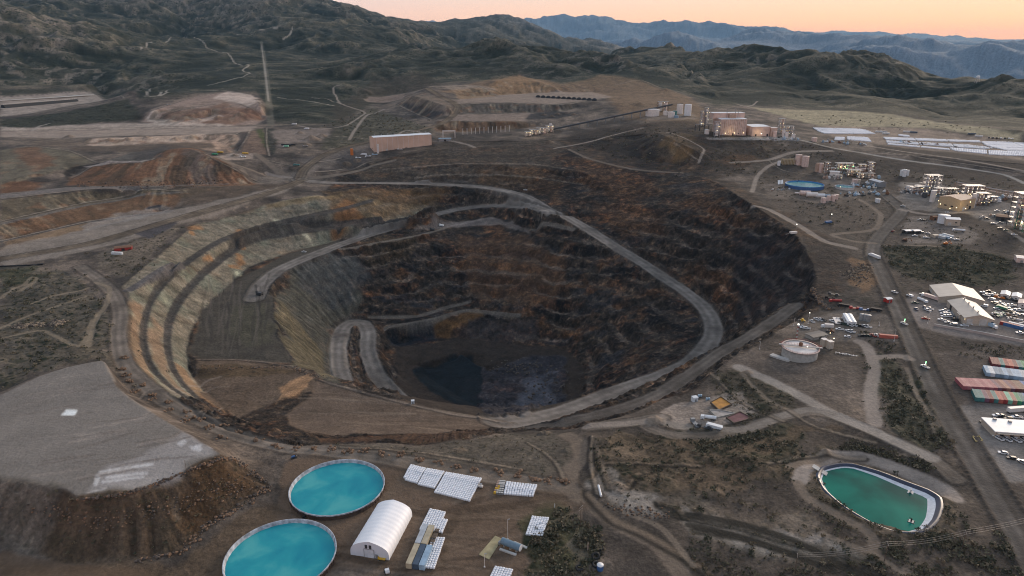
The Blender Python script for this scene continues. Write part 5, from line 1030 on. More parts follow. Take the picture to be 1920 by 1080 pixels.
p=hit(726,1074); t=thing('skid_loader',p,.4,'small black and white machine parked on the dark spill in front of the tent','machine'); MB().prism([(-1.2,.5),(1.2,.5),(1.2,1.1),(.5,1.3),(.4,2.0),(-.8,2.0),(-1.3,1.2)],-.8,.8).build('body',M_white,t); wheels(t,(.75,-.75),.42,.95,.35); MB().box((0,1.6,.5),(1.9,.5,.6)).build('bucket',M_black,t)
# bulk bags
def bag_mesh(name='bulk_bag'):
    s=1.0; b=MB(); pr=[(.40,.0),(.50,.10),(.53,.45),(.52,.85),(.43,1.02),(.16,1.06)]; n=12; v=[];f=[]
    for r,z in pr:
        for i in range(n):
            a=2*math.pi*(i+.5)/n; k=1/max(abs(math.cos(a)),abs(math.sin(a))); k=1+(k-1)*.72; v.append((r*k*math.cos(a),r*k*math.sin(a),z))
    for k in range(len(pr)-1):
        for i in range(n): f.append((k*n+i,k*n+(i+1)%n,(k+1)*n+(i+1)%n,(k+1)*n+i))
    f.append(tuple(range(5*n,6*n))); b.add(v,f,0,True); b.tube((0,0,1.05),(.06,.03,1.22),.09,6,0); 
    return b
M_bag=mat('white_woven_bag',(.74,.76,.80),.75,var=.08,scale=.9)
BAGS=[]
def block(q,nu,nv,desc,skip=lambda i,j:False,gap=()):
    a,b,c,d=[P(u,v,0) for u,v in q]   # back-left, back-right, front-right, front-left
    for i in range(nu):
        for j in range(nv):
            if skip(i,j): continue
            s=(i+.5)/nu; r=(j+.5)/nv
            x=(a[0]*(1-s)+b[0]*s)*(1-r)+(d[0]*(1-s)+c[0]*s)*r; y=(a[1]*(1-s)+b[1]*s)*(1-r)+(d[1]*(1-s)+c[1]*s)*r
            rz=ang(d,c); sp=min(dist(a,b)/nu,dist(a,d)/nv)
            BAGS.append((x+RS.uniform(-.05,.05),y+RS.uniform(-.05,.05),rz+RS.uniform(-.08,.08),min(1.05,sp/1.16)*RS.uniform(.95,1.03),desc))
def auto(q): 
    a,b,c,d=[P(u,v,0) for u,v in q]; return max(2,round(dist(d,c)/1.16)),max(2,round(dist(a,d)/1.2))
B1a=[(770,876),(799,883),(782,910),(755,902)]; B1b=[(800,883),(834,889),(815,920),(783,912)]; B2=[(836,890),(904,902),(881,944),(814,927)]; B3=[(949,908),(1008,915),(1000,935),(944,931)]
B4=[(806,957),(845,966),(830,1002),(786,996)]; B5=[(811,1009),(835,1011),(815,1069),(790,1066)]; B6=[(997,971),(1030,974),(1018,1010),(985,1005)]; B7=[(928,1064),(963,1070),(952,1094),(917,1086)]
for q,d,sk in ((B1a,'white bulk bag in the narrow block at the pond end of the long bag rows',lambda i,j,n: j==n[1]-1 and i==0),(B1b,'white bulk bag in the middle block of the long bag rows above the tent',None),(B2,'white bulk bag in the widest block, facing the tent back end',lambda i,j,n: j in (n[1]//2+1,n[1]-4) and False),
  (B3,'white bulk bag in the block beside the yellow and grey crates',None),(B4,'white bulk bag in the stepped block behind the containers by the tent',lambda i,j,n: i>=n[0]-2 and j<n[1]//3),(B5,'white bulk bag in the long block along the containers by the tent',None),(B6,'white bulk bag in the lone block beside the scrub bank',None),(B7,'white bulk bag in the small block cut by the lower picture edge',None)):
    n=auto(q); block(q,n[0],n[1],d,(lambda i,j,sk=sk,n=n: sk(i,j,n)) if sk else (lambda i,j:False))
BAGS.sort(key=lambda b:math.hypot(b[0],b[1]))
bm0=bag_mesh(); root=None; me0=None
for k,(x,y,rz,s,d) in enumerate(BAGS[:300]):
    if me0 is None: o=bm0.build('bulk_bag',M_bag); me0=o.data
    else: o=bpy.data.objects.new('bulk_bag',me0); link(o)
    z=float(zat(x,y)); o.location=(x,y,z); o.rotation_euler=(0,0,rz); o.scale=(s,s,s*RS.uniform(.94,1.06)); tag(o,d,'bulk bag','white bulk bags in the yard blocks')
REST=MB()
for x,y,rz,s,d in BAGS[300:]:
    z=float(zat(x,y)); ca,sa=math.cos(rz)*s,math.sin(rz)*s
    REST.add([(x+a*ca-b*sa,y+a*sa+b*ca,z+c*s) for a,b,c in bm0.v],bm0.f,0,True)
# containers by the tent
a0=P(760,1057,2.6); b0=P(786,998,2.6); d=(b0[0]-a0[0],b0[1]-a0[1]); Lr=math.hypot(*d); rz=math.atan2(d[1],d[0])-math.pi/2
ux=(math.cos(rz),math.sin(rz)); uy=(-math.sin(rz),math.cos(rz))
for i,j,c,l in ((0,0,'beige','beige container at the front outer corner of the group by the tent'),(1,0,'slate','dark slate container between two pale ones by the tent'),(2,0,'pale blue','pale blue container in the front row against the bag block'),(0,1,'light grey','light grey container at the back row outer end by the tent'),(1,1,'beige','beige container in the back row next to the open pallets')):
    x=a0[0]+ux[0]*(1.3+i*2.75)+uy[0]*(6.2+j*12.6); y=a0[1]+ux[1]*(1.3+i*2.75)+uy[1]*(6.2+j*12.6); container((x,y,float(zat(x,y))),rz,c,l,'containers by the tent')
x=a0[0]+ux[0]*(1.3+2*2.75)+uy[0]*(6.2+12.6); y=a0[1]+ux[1]*(1.3+5.5)+uy[1]*(6.2+12.6)
t=thing('pallet_stack',(x,y,float(zat(x,y))),rz,'brown timber pallets stacked beside the beige container','pallets')
for k in range(5): MB().box((0,-4.5+k*2.3,.5+.15*(k%3)),(1.9,1.9,1.0+.3*(k%3))).build('timber_pallet',M_wood,t)
# crates beside block three
k=0
for i in range(4):
    for j in range(7):
        a,b,c,dd=P(934,906,0),P(948,907,0),P(943,932,0),P(925,930,0); s=(i+.5)/4; r=(j+.5)/7
        x=(a[0]*(1-s)+b[0]*s)*(1-r)+(dd[0]*(1-s)+c[0]*s)*r; y=(a[1]*(1-s)+b[1]*s)*(1-r)+(dd[1]*(1-s)+c[1]*s)*r
        yel=(i==1 and j in (3,)) or (i==0 and j in (4,6)) or (i==1 and j==4)
        pal=not yel and i==0; m=M_yel if yel else (M_tan if pal else M_grey); cn='yellow' if yel else ('tan' if pal else 'grey')
        o=MB().box((0,0,.62),(1.05,1.05,.95)).box((0,0,.07),(1.15,1.15,.14),1).box((0,0,1.14),(.9,.9,.1),2).build('crate',[m,M_wood,M_pale if cn=='grey' else m]); o.location=(x,y,float(zat(x,y))); o.rotation_euler=(0,0,ang(dd,c)+RS.uniform(-.1,.1)); tag(o,'%s crate on a pallet in the small grid beside the bulk bags'%cn,'crate','%s crates beside the bulk bags'%cn)
p=hit(901,914); t=thing('forklift',p,1.2,'small pale forklift parked at the end of the widest bag block','forklift'); MB().prism([(-1.1,.4),(1.0,.4),(1.0,1.0),(.2,1.1),(-.2,1.4),(-1.2,1.3)],-.6,.6).build('body',M_tank,t); MB().box((0,-.1,2.1),(1.1,1.2,.08)).build('canopy',M_grey,t); m=MB(); [m.box((s*.4,1.15,1.3),(.1,.12,2.5)) for s in (-1,1)]; [m.box((s*.35,1.8,.15),(.12,1.2,.06)) for s in (-1,1)]; m.build('mast',M_dgrey,t); wheels(t,(.7,-.7),.34,.6,.24)
# fuel tank, pad, strips, poles
A=P(941.5,1022,0); B=P(976,1036,0); rz=ang(A,B); mid=((A[0]+B[0])/2,(A[1]+B[1])/2)
t=thing('fuel_tank',(mid[0],mid[1],0),rz,'blue grey horizontal fuel tank on cradles beside the pale slab','tank'); Lt=dist(A,B)*1.0; MB().tube((-Lt/2,0,2.3),(Lt/2,0,2.3),1.5,24).build('drum',mat('blue_grey_tank',(.12,.19,.25),.5,var=.12),t)
MB().tube((Lt/2,0,2.3),(Lt/2+.12,0,2.3),1.45,24).build('end_cap',M_white,t); MB().tube((-Lt/2-.12,0,2.3),(-Lt/2,0,2.3),1.45,24).build('end_cap',M_grey,t)
for x in (-Lt*.33,0,Lt*.33): MB().box((x,0,.5),(.5,2.6,1.2)).build('cradle',M_conc,t)
MB().box((-Lt/2-1.0,-.3,.9),(1.0,1.4,1.6)).tube((-Lt/2-1,0,1.7),(-Lt/2,0,2.6),.1,6).build('pump_cabinet',M_grey,t)
for q,l in ((((964,1018),(988,1029)),'pale concrete strip on the far side of the blue fuel tank'),(((937,1031),(968,1042)),'pale concrete strip on the near side of the blue fuel tank')):
    a,b=P(*q[0],0),P(*q[1],0); o=MB().box((0,0,.25),(dist(a,b),1.1,.9)).box((0,0,.72),(dist(a,b)-.2,.9,.08)).build('barrier',M_pale); o.location=((a[0]+b[0])/2,(a[1]+b[1])/2,0); o.rotation_euler=(0,0,ang(a,b)); tag(o,l,'barrier','barriers round the fuel tank')
q=[P(u,v,0) for u,v in ((928.5,1006),(942,1012),(917,1050),(898,1041))]
q=[(x,y,float(zat(x,y))) for x,y,z in q]; o=MB().add([(x,y,z+.25) for x,y,z in q]+[(x,y,z-.6) for x,y,z in q],[(3,2,1,0),(0,1,5,4),(1,2,6,5),(2,3,7,6),(3,0,4,7)]).build('fuelling_slab',mat('yellowish_slab',(.30,.26,.15),.8,var=.25,scale=.35)); tag(o,'yellowish concrete fuelling slab beside the blue tank','slab')
t=lamp_pole(hit(952,1012),0 or hz(*hit(952,1012)[:2],975),'tall lamp pole at the inner end of the blue fuel tank'); t=lamp_pole(hit(908.5,1064),hz(*hit(908.5,1064)[:2],1039),'short lamp pole with an orange foot below the pale slab')
p=hit(1088,988); pole(p,hz(p[0],p[1],949),'wooden power pole with two crossarms at the scrub island tip',2,rz=.9)
p=hit(1040,952); pole(p,2.2,'short white marker post where the yard bends to the scrub island',0,'marker_post',M_white,'post')
p=hit(1102,1032); pole(p,4,'white and red marker post inside the scrub island lane',0,'marker_post',M_pink,'post')
a=P(1122,913,1); b=P(1127,933,1); o=MB().tube((-dist(a,b)/2,0,.5),(dist(a,b)/2,0,.5),.55,12).box((0,0,.1),(dist(a,b)*.8,.5,.2)).build('white_pipe',M_white); o.location=((a[0]+b[0])/2,(a[1]+b[1])/2,float(zat((a[0]+b[0])/2,(a[1]+b[1])/2))); o.rotation_euler=(0,0,ang(a,b)); tag(o,'short white pipe lying beside the track fork','pipe')
for u,v,l in ((1124,1028,'upright black tyre highest in the row beside the scrub island'),(1117,1044,'black tyre leaning in the middle of the row beside the scrub island'),(1118,1060,'black tyre lying just above the blue drum'),(1087,1067,'black tyre lying alone at the mouth of the scrub island lane')):
    p=hit(u,v); o=MB().lathe([(1.0,0),(1.75,.1),(1.9,.5),(1.75,.95),(1.0,1.05),(.95,.5),(1.0,0)],24).build('tyre',M_black); o.location=p; o.rotation_euler=(RS.uniform(-.15,.5),RS.uniform(-.2,.2),RS.uniform(0,3)); tag(o,l,'tyre','tyres beside the scrub island')
p=hit(1125,1068); t=thing('water_drum',p,0,'blue drum with a white lid at the lane mouth','drum'); MB().lathe([(1.3,0),(1.35,1.2),(1.3,2.3)],18).build('barrel',M_blue,t); MB().lathe([(1.4,2.3),(1.4,2.55),(.05,2.75)],18).build('lid',M_white,t)
p=hit(350,884); pole(p,6,'thin dark pole on the pale platform rim',0,'thin_pole',M_wood,'pole',r=.1)
# lined reservoir
RIM=[(1533,892),(1543,876),(1573,869),(1600,870),(1647,883),(1697,902),(1740,918),(1762,932),(1765,950),(1757,974),(1737,993),(1710,998),(1673,995),(1630,978),(1580,948),(1545,917)]
def reservoir():
    rim=crom(np.array([P(u,v,1.05) for u,v in RIM]),2.,True); c=rim.mean(0); t=thing('lined_reservoir',(c[0],c[1],0),0,'lined oblong reservoir of green water in the lower right scrub','reservoir')
    n=len(rim); v=[];f=[];mi=[]; ring=[]; cen=c[:2]
    def off(d,z,ex=0):
        out=[]
        for k in range(n):
            tt=rim[(k+1)%n,:2]-rim[k-1,:2]; tt/=np.linalg.norm(tt); nn=np.array([-tt[1],tt[0]])
            if np.dot(cen-rim[k,:2],nn)<0: nn=-nn
            e=d+ex*max(0,min(1,(rim[k,0]-cen[0])/25)); q=rim[k,:2]+nn*e-cen; out.append((q[0],q[1],z))
        return out
    rings=[off(-.9,.85),off(-.2,1.2),off(.5,1.15),off(1.5,.1,.6),off(2.0,-.2,3.2),off(3.8,-1.6,4.0)]
    v=sum(rings,[]); L=MB()
    for k in range(5):
        fs=[(k*n+i,k*n+(i+1)%n,(k+1)*n+(i+1)%n,(k+1)*n+i) for i in range(n)]; L.f+= fs; L.m+=[0 if k<3 else 1]*n; L.sm+=[True]*n
    L.v=v; L.build('liner',[M_bliner,M_scale],t); MB().poly([(x,y,-.30) for x,y,z in off(1.8,0,1.7)]).build('water',W_green,t); return t
reservoir()
a=P(1524,874,1.6); b=P(1551,888,.2); o=MB().prism([(-dist(a,b)/2,1.9),(dist(a,b)/2,-.2),(dist(a,b)/2,0),(-dist(a,b)/2,2.2)],-1.6,1.6); 
for k in range(8): s=-dist(a,b)/2+dist(a,b)*(k+.5)/8; o.box((0,s,1.95-2.1*(k+.5)/8+.25),(3.0,.12,.06))
o=o.build('launch_ramp',M_pale); o.location=((a[0]+b[0])/2,(a[1]+b[1])/2,-.15); o.rotation_euler=(0,0,ang(a,b)-math.pi/2); tag(o,'pale ramp reaching into the left end of the green reservoir','ramp')
for u,v,l in ((1707,924,'white floating pump nearest the salt crusted end of the green reservoir'),(1708,979,'dark floating pump near the lower bank of the green reservoir')):
    p=P(u,v,-.6); t=thing('floating_pump',p,RS.uniform(0,3),l,'pump'); fl=MB(); [fl.tube((-1.4,s*.9,.15),(1.4,s*.9,.15),.4,10) for s in (-1,1)]; fl.build('float',M_white if 'white' in l else M_dgrey,t); MB().box((0,0,.5),(2.0,2.2,.12)).build('deck',M_grey,t); MB().tube((0,0,.5),(0,0,1.9),.35,10).tube((0,0,1.9),(.9,0,2.1),.15,6).build('pump_motor',M_tank if 'white' in l else M_black,t)
# power line low on the right
PP=[]
for i,(u,v,vt,l) in enumerate(((1490,1074,1050,'wooden power pole at the lower edge below the reservoir tracks'),(1658,1052,1024,'wooden power pole between the reservoir and the lower edge'),(1803,1031,997,'wooden power pole in the scrub near the reservoir right end'),(2010,985,945,'x'))):
    p=hit(u,v) if i<3 else P(u,v,0); h=max(9,min(14,hz(p[0],p[1],vt)-p[2])); PP.append((p,h))
    if i<3: pole(p,h,l,1,rz=1.2)
w=MB()
for (p,h),(q,g) in zip(PP[:-1],PP[1:]):
    dx,dy=q[0]-p[0],q[1]-p[1]; Ld=math.hypot(dx,dy); nx,ny=-dy/Ld,dx/Ld
    for s in (-1.1,0,1.1):
        pr=None
        for k in range(9):
            r=k/8; c=(p[0]+dx*r+nx*s,p[1]+dy*r+ny*s,(p[2]+h)*(1-r)+(q[2]+g)*r-.1-4*1.6*r*(1-r))
            if pr: w.tube(pr,c,.035,4,cap=False)
            pr=c
tag(w.build('power_lines',mat('aluminium_wire',(.35,.33,.31),.4,.6)),'three sagging wires between the wooden power poles by the reservoir','power line')
p=hit(1672,770); pole(p,hz(p[0],p[1],749)-p[2],'wooden power pole on the strip beside the wide dark road',1,rz=.6)
# ---------------------------------------------------------------- right side: container rows, office, workshop, lots
def cont_row(fl,bl,fr,n,cols,zt,where,group,extra=0):
    a=P(*fl,zt); b=P(*bl,zt); c=P(*fr,zt); rz=ang(a,b)-math.pi/2; sp=dist(a,c)/n; dr=((c[0]-a[0])/dist(a,c),(c[1]-a[1])/dist(a,c)); uy=(-math.sin(rz),math.cos(rz)); sp=max(sp,2.5)
    cnt={}
    for q in cols: cnt[q]=cnt.get(q,0)+1
    seen={}
    for i,q in enumerate(cols):
        x=a[0]+dr[0]*sp*(i+.5)+uy[0]*6.1; y=a[1]+dr[1]*sp*(i+.5)+uy[1]*6.1; k=seen.get(q,0); seen[q]=k+1
        if cnt[q]==1: l='the only %s container in the %s'%(q,where)
        else: l='%s container, %s of its colour from the road end of the %s'%(q,ORD[k],where)
        container((x,y,zt-2.62),rz,q,l,group)
cont_row((1860.4,681.7),(1855.8,670.4),(1918.8,688.8),8,['maroon','maroon','teal','red','coral','maroon','teal','green','maroon','red','blue'],3.9,'farthest row','farthest container row')
cont_row((1849.6,698.3),(1844.2,686.7),(1915,706.7),9,['pale blue','white','grey blue','steel blue','pale blue','grey blue','pale blue','pale blue','light grey','light grey','grey blue','pale blue'],3.6,'pale blue row','pale blue container row')
cont_row((1806.7,723.8),(1793.3,709.6),(1866.7,726.9),8,['pink','rose','pink','pink','rose','pink','rose','pink','purple','maroon','salmon','purple','maroon','brown','brown','blue','maroon'],3.3,'long pink row','long pink container row')
cont_row((1829.6,745.2),(1823,731),(1909.6,751.9),12,['teal','teal','purple','maroon','teal','coral','red','mint','salmon','green','teal','blue','blue','brown','teal'],3.0,'many coloured row','many coloured container row')
# office with the white roof
zt=4.2; A,B,C=[P(u,v,zt) for u,v in ((1846.7,782.7),(1866,809),(1936,814))]
rz=ang(B,C); W_=dist(A,B); L_=46; d=(math.cos(rz),math.sin(rz)); nn=(-d[1],d[0]); wp=(A[0]-B[0])*nn[0]+(A[1]-B[1])*nn[1]
cx=B[0]+d[0]*L_/2+nn[0]*wp/2; cy=B[1]+d[1]*L_/2+nn[1]*wp/2
t=thing('office_building',(cx,cy,0),rz,'low cream office building with a flat white roof beside the wide road','building')
MB().box((0,0,1.6),(L_-1,wp-1,4.4)).build('wall',M_cream,t); r=MB().box((0,0,4.0),(L_,wp,.5)).build('roof',M_roofw,t)
MB().box((0,-wp/2-.6,3.5),(L_-2,1.6,.2)).build('front_canopy',M_cream,t)
for k,(x,y) in enumerate(((-L_/2+6,wp/2-2),(4,2),(6,-4),(12,5),(-10,4))): MB().box((x,y,4.7),(1.6,1.3,1.0)).build('air_conditioner',M_grey,r)
MB().tube((7,-2,4.2),(7,-2,9),.08,6).box((7,-2,8.8),(1.2,.1,.8)).build('antenna',M_dgrey,r)
for k in range(9): MB().box((-L_/2+4+k*5,-wp/2+.46,2),(1.8,.1,1.2)).build('window',M_glass,t)
MB().box((1.5,-wp/2+.45,1.2),(1.2,.12,2.4)).build('door',M_grey,t)
# workshop: two joined gable halls
def hall(r0,r1,e0,zr,ze,L,label,g=4.0,m=M_cream,**k):
    a=P(*r0,zr); b=P(*r1,zr); e=P(*e0,ze); rz=ang(a,b); n=(-math.sin(rz),math.cos(rz)); w=abs((e[0]-a[0])*n[0]+(e[1]-a[1])*n[1]); L=L or dist(a,b)
    mid=((a[0]+b[0])/2,(a[1]+b[1])/2,g); return shed(mid,rz,L,w*2,ze-g,zr-ze,m,M_roofc,label,name='workshop_hall',base=2,**k)
M_roofc=mat('cream_roof',(.47,.42,.36),.55,var=.08,scale=.15)
H1=hall((1785,531),(1805,553),(1754,548),13,9.5,None,'upper cream workshop hall with a stepped roof at the truck yard',doors=[('f',-8,4,4.5,0,'roller_door'),('f',4,4,4.5,0,'roller_door'),('r',2,4.5,5,0,'open_door')],wins=[('l',0,3,1.5,2,'window')])
H2=hall((1804,559),(1838,591),(1779,566),12,9,None,'lower long cream workshop hall with a gable end facing the parked pickups',doors=[('r',-6,4,4.5,0,'roller_door'),('r',3,5,5,0,'roller_door'),('f',-10,4,4,0,'open_door')],wins=[('r',9,1.6,1.5,2,'window'),('f',6,2,1.2,2,'window')],vents=4)
# roof step on the upper hall
for u,v,rot,w,l,h,lab in ((1798,581,H2.rotation_euler[2],9,7,4.5,'small cream lean to block against the long workshop hall'),(1803,600,H2.rotation_euler[2],6,6,5,'cream porch block at the front corner of the long workshop hall')):
    p=hit(u,v); shed(p,rot,l,w,h,.8,M_cream,M_roofc,lab,name='lean_to_shed',doors=[('f',0,2.5,2.8,0,'door')],wins=[('r',0,1.2,1,1.6,'window')],base=1.5)
for u,v in ((1746.5,541),(1757,551),(1767,560),(1793,574),(1809,598),(1838,595),(1852,601),(1841,581)):
    h=hit(u,v); p=Vector(P(u,v,7.5)); p=p+(Vector((0,0,CAMZ))-p).normalized()*1.5; bulb(tuple(p),.28,H2 if 0 else None)
for u,v in ((1757,556),(1795,580),(1812,603),(1845,607)):
    h=hit(u,v); glow((h[0]-1.5,h[1]-3,8.0),260)
# long pale block wall below the workshop
pts_=[P(u,v,2.2) for u,v in ((1751,613),(1800,621),(1850,630),(1900,640),(1940,648))]
t=thing('block_wall',pts_[0],0,'long pale block wall below the workshop car park','wall'); w=MB(); cp=MB()
for a,b in zip(pts_[:-1],pts_[1:]):
    m=((a[0]+b[0])/2-pts_[0][0],(a[1]+b[1])/2-pts_[0][1]); w.box((m[0],m[1],.3),(dist(a,b)+.05,.5,4.2),0,ang(a,b)); cp.box((m[0],m[1],2.48),(dist(a,b)+.1,.8,.16),0,ang(a,b))
    for k in range(4): s=(k+.5)/4; w.box((a[0]+(b[0]-a[0])*s-pts_[0][0],a[1]+(b[1]-a[1])*s-pts_[0][1],.4),(.7,.8,4.2),0,ang(a,b))
w.build('panels',mat('pale_block',(.40,.34,.31),.85,var=.15,scale=.4),t); cp.build('coping',M_pale,t)
# workshop yard vehicles
lot('in the truck yard left of the workshop','vehicles left of the workshop',[(1705.6,556,20,'van','white'),(1730.6,553,70,'pickup','silver'),(1715,569,80,'pickup','green'),(1717.5,580.6,-15,'pickup','blue'),(1733.7,577.5,-20,'pickup','blue'),(1738.7,583,15,'pickup','white'),(1743.7,580,15,'pickup','white'),(1735,598.7,70,'pickup','red')],'road')
p=hit(1728.7,566); truck(p,R(-160),M_white,'white tank truck in the yard beside the long trailer','tank',L=9); p=hit(1744,560); truck(p,R(25),M_pink,'long pinkish trailer parked against the workshop','box','trailer_truck',L=15)
lot('in the tight block before the workshop door','pickups packed before the workshop',[(1767.5,584.4,75,'pickup','white'),(1772.5,583,75,'pickup','white'),(1778,586.3,75,'pickup','white'),(1770,589.4,75,'pickup','white'),(1775,589.4,75,'pickup','white'),(1780,590,75,'pickup','white'),(1771.3,594.4,75,'pickup','white'),(1777.5,594.4,75,'pickup','white'),(1782,593.3,75,'pickup','silver')],'shed')
lot('along the workshop end wall','cars along the workshop end',[(1765.6,601,60,'pickup','white'),(1778,606.3,70,'pickup','silver'),(1787.5,610,80,'van','silver'),(1807.5,612,80,'pickup','white'),(1817.5,607.5,10,'pickup','white'),(1824.4,607.7,10,'pickup','white'),(1832,608.5,10,'pickup','white'),(1842,609,10,'pickup','white'),(1790,601,30,'van','black')],'road')
p=hit(1853,612); truck(p,R(200),COLS['pale blue'],'pale blue box trailer at the end of the workshop car row','box','trailer_truck',L=13)
lot('in the crowded yard right of the workshop','vehicles right of the workshop',[(1844,550,35,'pickup','white'),(1849,555,35,'pickup','white'),(1855,548,35,'pickup','black'),(1860,554,35,'pickup','white'),(1865,553,35,'pickup','silver'),(1819,552.5,35,'pickup','white'),(1823,560.6,35,'pickup','white'),(1827.5,558,35,'pickup','silver'),(1835,566,35,'pickup','green'),(1838.7,570,35,'pickup','white'),(1844.4,575,60,'van','white'),(1858.7,562.5,35,'van','white'),(1865,569,60,'pickup','black'),(1871,572,45,'pickup','tan'),(1875,568.7,45,'pickup','white'),(1880,573.7,45,'pickup','white'),(1885,576,45,'pickup','silver'),(1890,573.7,45,'pickup','white'),(1886,580,45,'pickup','white'),(1892.5,581,45,'pickup','white'),(1897.5,573.7,80,'pickup','white'),(1896,585,45,'pickup','silver'),(1892,585,45,'pickup','tan'),(1902.5,582.5,45,'pickup','white'),(1911,582.5,45,'pickup','white'),(1912.5,625.6,70,'pickup','white'),(1905,590,45,'suv','white'),(1916,592,45,'suv','silver'),(1868,580,30,'suv','white'),(1906,566,30,'suv','black')],'hall')
for u,v,c,k,l in ((1877,580,M_green,'dump','dark green truck amid the crowded workshop yard'),(1874,560,M_orange,'flat','orange flatbed machine amid the crowded workshop yard'),(1890,562,M_dgrey,'flat','dark flatbed truck at the back of the workshop yard')): truck(hit(u,v),R(40),c,l,k,L=8)
for u,v,m,l in ((1884,556,M_white,'white roofed open shed at the back of the workshop yard'),(1905,560,M_roofw,'pale roofed shed near the right edge of the workshop yard'),(1917,573,M_pink,'pinkish shed cut by the right edge of the workshop yard')):
    p=hit(u,v); shed(p,.9,11,6,3,.9,M_tank,m,l,'yard_shed',doors=[('f',0,3,2.4,0,'open_door')],wins=[('l',0,1,1,1,'window')])
# scrap along the workshop
SCR=[M_rust,M_grey,M_white,M_dgrey,M_green,M_tank]
for k in range(34):
    s=RS.rand(); u=1855+s*62+RS.uniform(-6,6); v=586+s*16+RS.uniform(-5,5); p=hit(u,v); o=MB(); L=RS.uniform(1.5,5)
    [o.box((RS.uniform(-.6,.6),RS.uniform(-.5,.5),.4+.25*q),(L*RS.uniform(.4,1),RS.uniform(.3,1.2),RS.uniform(.3,.9)),0,RS.uniform(-.5,.5)) for q in range(3)]; o.tube((-L/2,.5,.5),(L/2,.3,.9),.15,6)
    o=o.build('scrap_piece',SCR[k%6]); o.location=p; o.rotation_euler=(0,0,RS.uniform(0,6)); tag(o,'loose scrap piece in the band of scrap right of the long workshop hall','scrap','scrap in the workshop yard')
for u,v,c,l in ((1892,612,'red','red container end at the scrap yard foot'),(1899,614,'blue','blue container at the scrap yard foot'),(1908,613,'white','white container behind the blue one at the scrap yard foot')):
    container(hit(u,v),R(40),c,l,'containers at the scrap yard',12.19)
# office car park
lot('in the asphalt bays before the office','cars in the office bays',[(1871.5,823,15,'pickup','white'),(1886.5,825,15,'pickup','white'),(1904.5,826.5,15,'pickup','white'),(1918.5,826.5,15,'pickup','white')],'road')
lot('behind the white roofed office','cars behind the office',[(1870,781,85,'pickup','white'),(1879,782,85,'pickup','black'),(1906,784,80,'pickup','white'),(1890,786,85,'suv','tan')],'road')
car('suv','black',hit(1844,792),R(85),'black car alone at the road end of the office','cars round the office'); car('suv','white',hit(1880,851),R(70),'white car crossing the grey yard below the office','cars round the office'); car('suv','black',hit(1896,861),R(75),'small black car on the grey yard below the office','cars round the office'); car('pickup','silver',hit(1917,869),R(20),'silver pickup at the right edge below the office','cars round the office')
truck(hit(1917,772),R(-82),M_tank,'white semi trailer parked between the containers and the office','box','trailer_truck',L=20)
b=[P(u,v,.4) for u,v in ((1824,819),(1836,818),(1842,826),(1830,828))]
o=MB(); [o.tube(b[i],b[(i+1)%4],.28,6) for i in range(4)]; [o.tube((q[0],q[1],-.4),(q[0],q[1],1.2),.2,6) for q in b]; tag(o.build('yellow_barrier',mat('dull_yellow',(.36,.28,.12),.7)),'square of dull yellow barrier rails on the road side of the office','barrier')
# beside the pit: trailers, pickups, thickener
A=P(1580,587,3.6); B=P(1589,602.5,3.6); C=P(1605,601,3.6); rz=ang(A,B); n=(-math.sin(rz),math.cos(rz)); L_=dist(A,B); wd=abs((C[0]-B[0])*n[0]+(C[1]-B[1])*n[1])
for i in (0,1):
    sgn=1 if ((C[0]-B[0])*n[0]+(C[1]-B[1])*n[1])>0 else -1; o_=sgn*wd*(.25+.5*i); p=((A[0]+B[0])/2+n[0]*o_,(A[1]+B[1])/2+n[1]*o_,0)
    t=shed(p,rz,L_,wd/2-.3,3.3,.3,M_white,M_roofw,('white office trailer on the side of the open deck, beside its twin','white office trailer on the side of the grey tanks, beside its twin')[i],'office_trailer','trailer',doors=[('r',0,1,2.1,.3,'door'),('f',2,1.6,1,1.2,'window'),('f',-3,1.6,1,1.2,'window')],wins=[('l',0,1.6,1,1.2,'window')],group='twin white office trailers',over=.15)
q=[P(u,v,.5) for u,v in ((1561,594),(1572,595),(1580,606),(1567,606))]
o=MB().add(q+[(x,y,-.3) for x,y,z in q],[(3,2,1,0),(0,1,5,4),(1,2,6,5),(2,3,7,6),(3,0,4,7)]); [o.box((q[0][0]+2+k*2,q[0][1]-3,.9),(1,.8,.8)) for k in range(3)]; tag(o.build('open_deck',M_tank),'pale open deck beside the white office trailers','deck')
for k,(u,v) in enumerate(((1615,600),(1622,601),(1627,602))): tank(u,v,3.6,5,M_grey,('grey tank nearest the white trailers','grey tank in the middle of three','grey tank farthest from the white trailers')[k],ladder=False)
lot('parked at the pit edge end of the trailers','pickups at the pit edge',[(1522.5,604,5,'pickup','white'),(1531,600,15,'pickup','white'),(1538,600.6,15,'pickup','white'),(1543.7,601,15,'pickup','black'),(1560.6,603.7,20,'pickup','white')],'pit')
lot('in the row before the white trailers','cars before the trailers',[(1573,607.5,30,'pickup','black'),(1580,608,30,'pickup','black'),(1585,610,30,'pickup','green'),(1593,611,30,'pickup','white'),(1600.6,611,30,'pickup','white'),(1606,611,30,'pickup','black'),(1612.5,612.5,30,'pickup','black'),(1620,613,30,'pickup','white'),(1627,613.7,30,'pickup','white')],'pit')
lot('in the lane behind the thickener','cars behind the thickener',[(1504,614,70,'pickup','silver'),(1507,616,70,'pickup','white'),(1512,617,70,'pickup','white'),(1574,618.7,75,'pickup','white'),(1590.6,622.5,20,'pickup','white'),(1597,622.5,20,'pickup','white'),(1589,632.5,65,'suv','white'),(1616,631,75,'pickup','black'),(1621,631,75,'pickup','black'),(1627,631,75,'pickup','green'),(1636,630.6,25,'pickup','red'),(1644,630.6,25,'pickup','white')],'thickener')
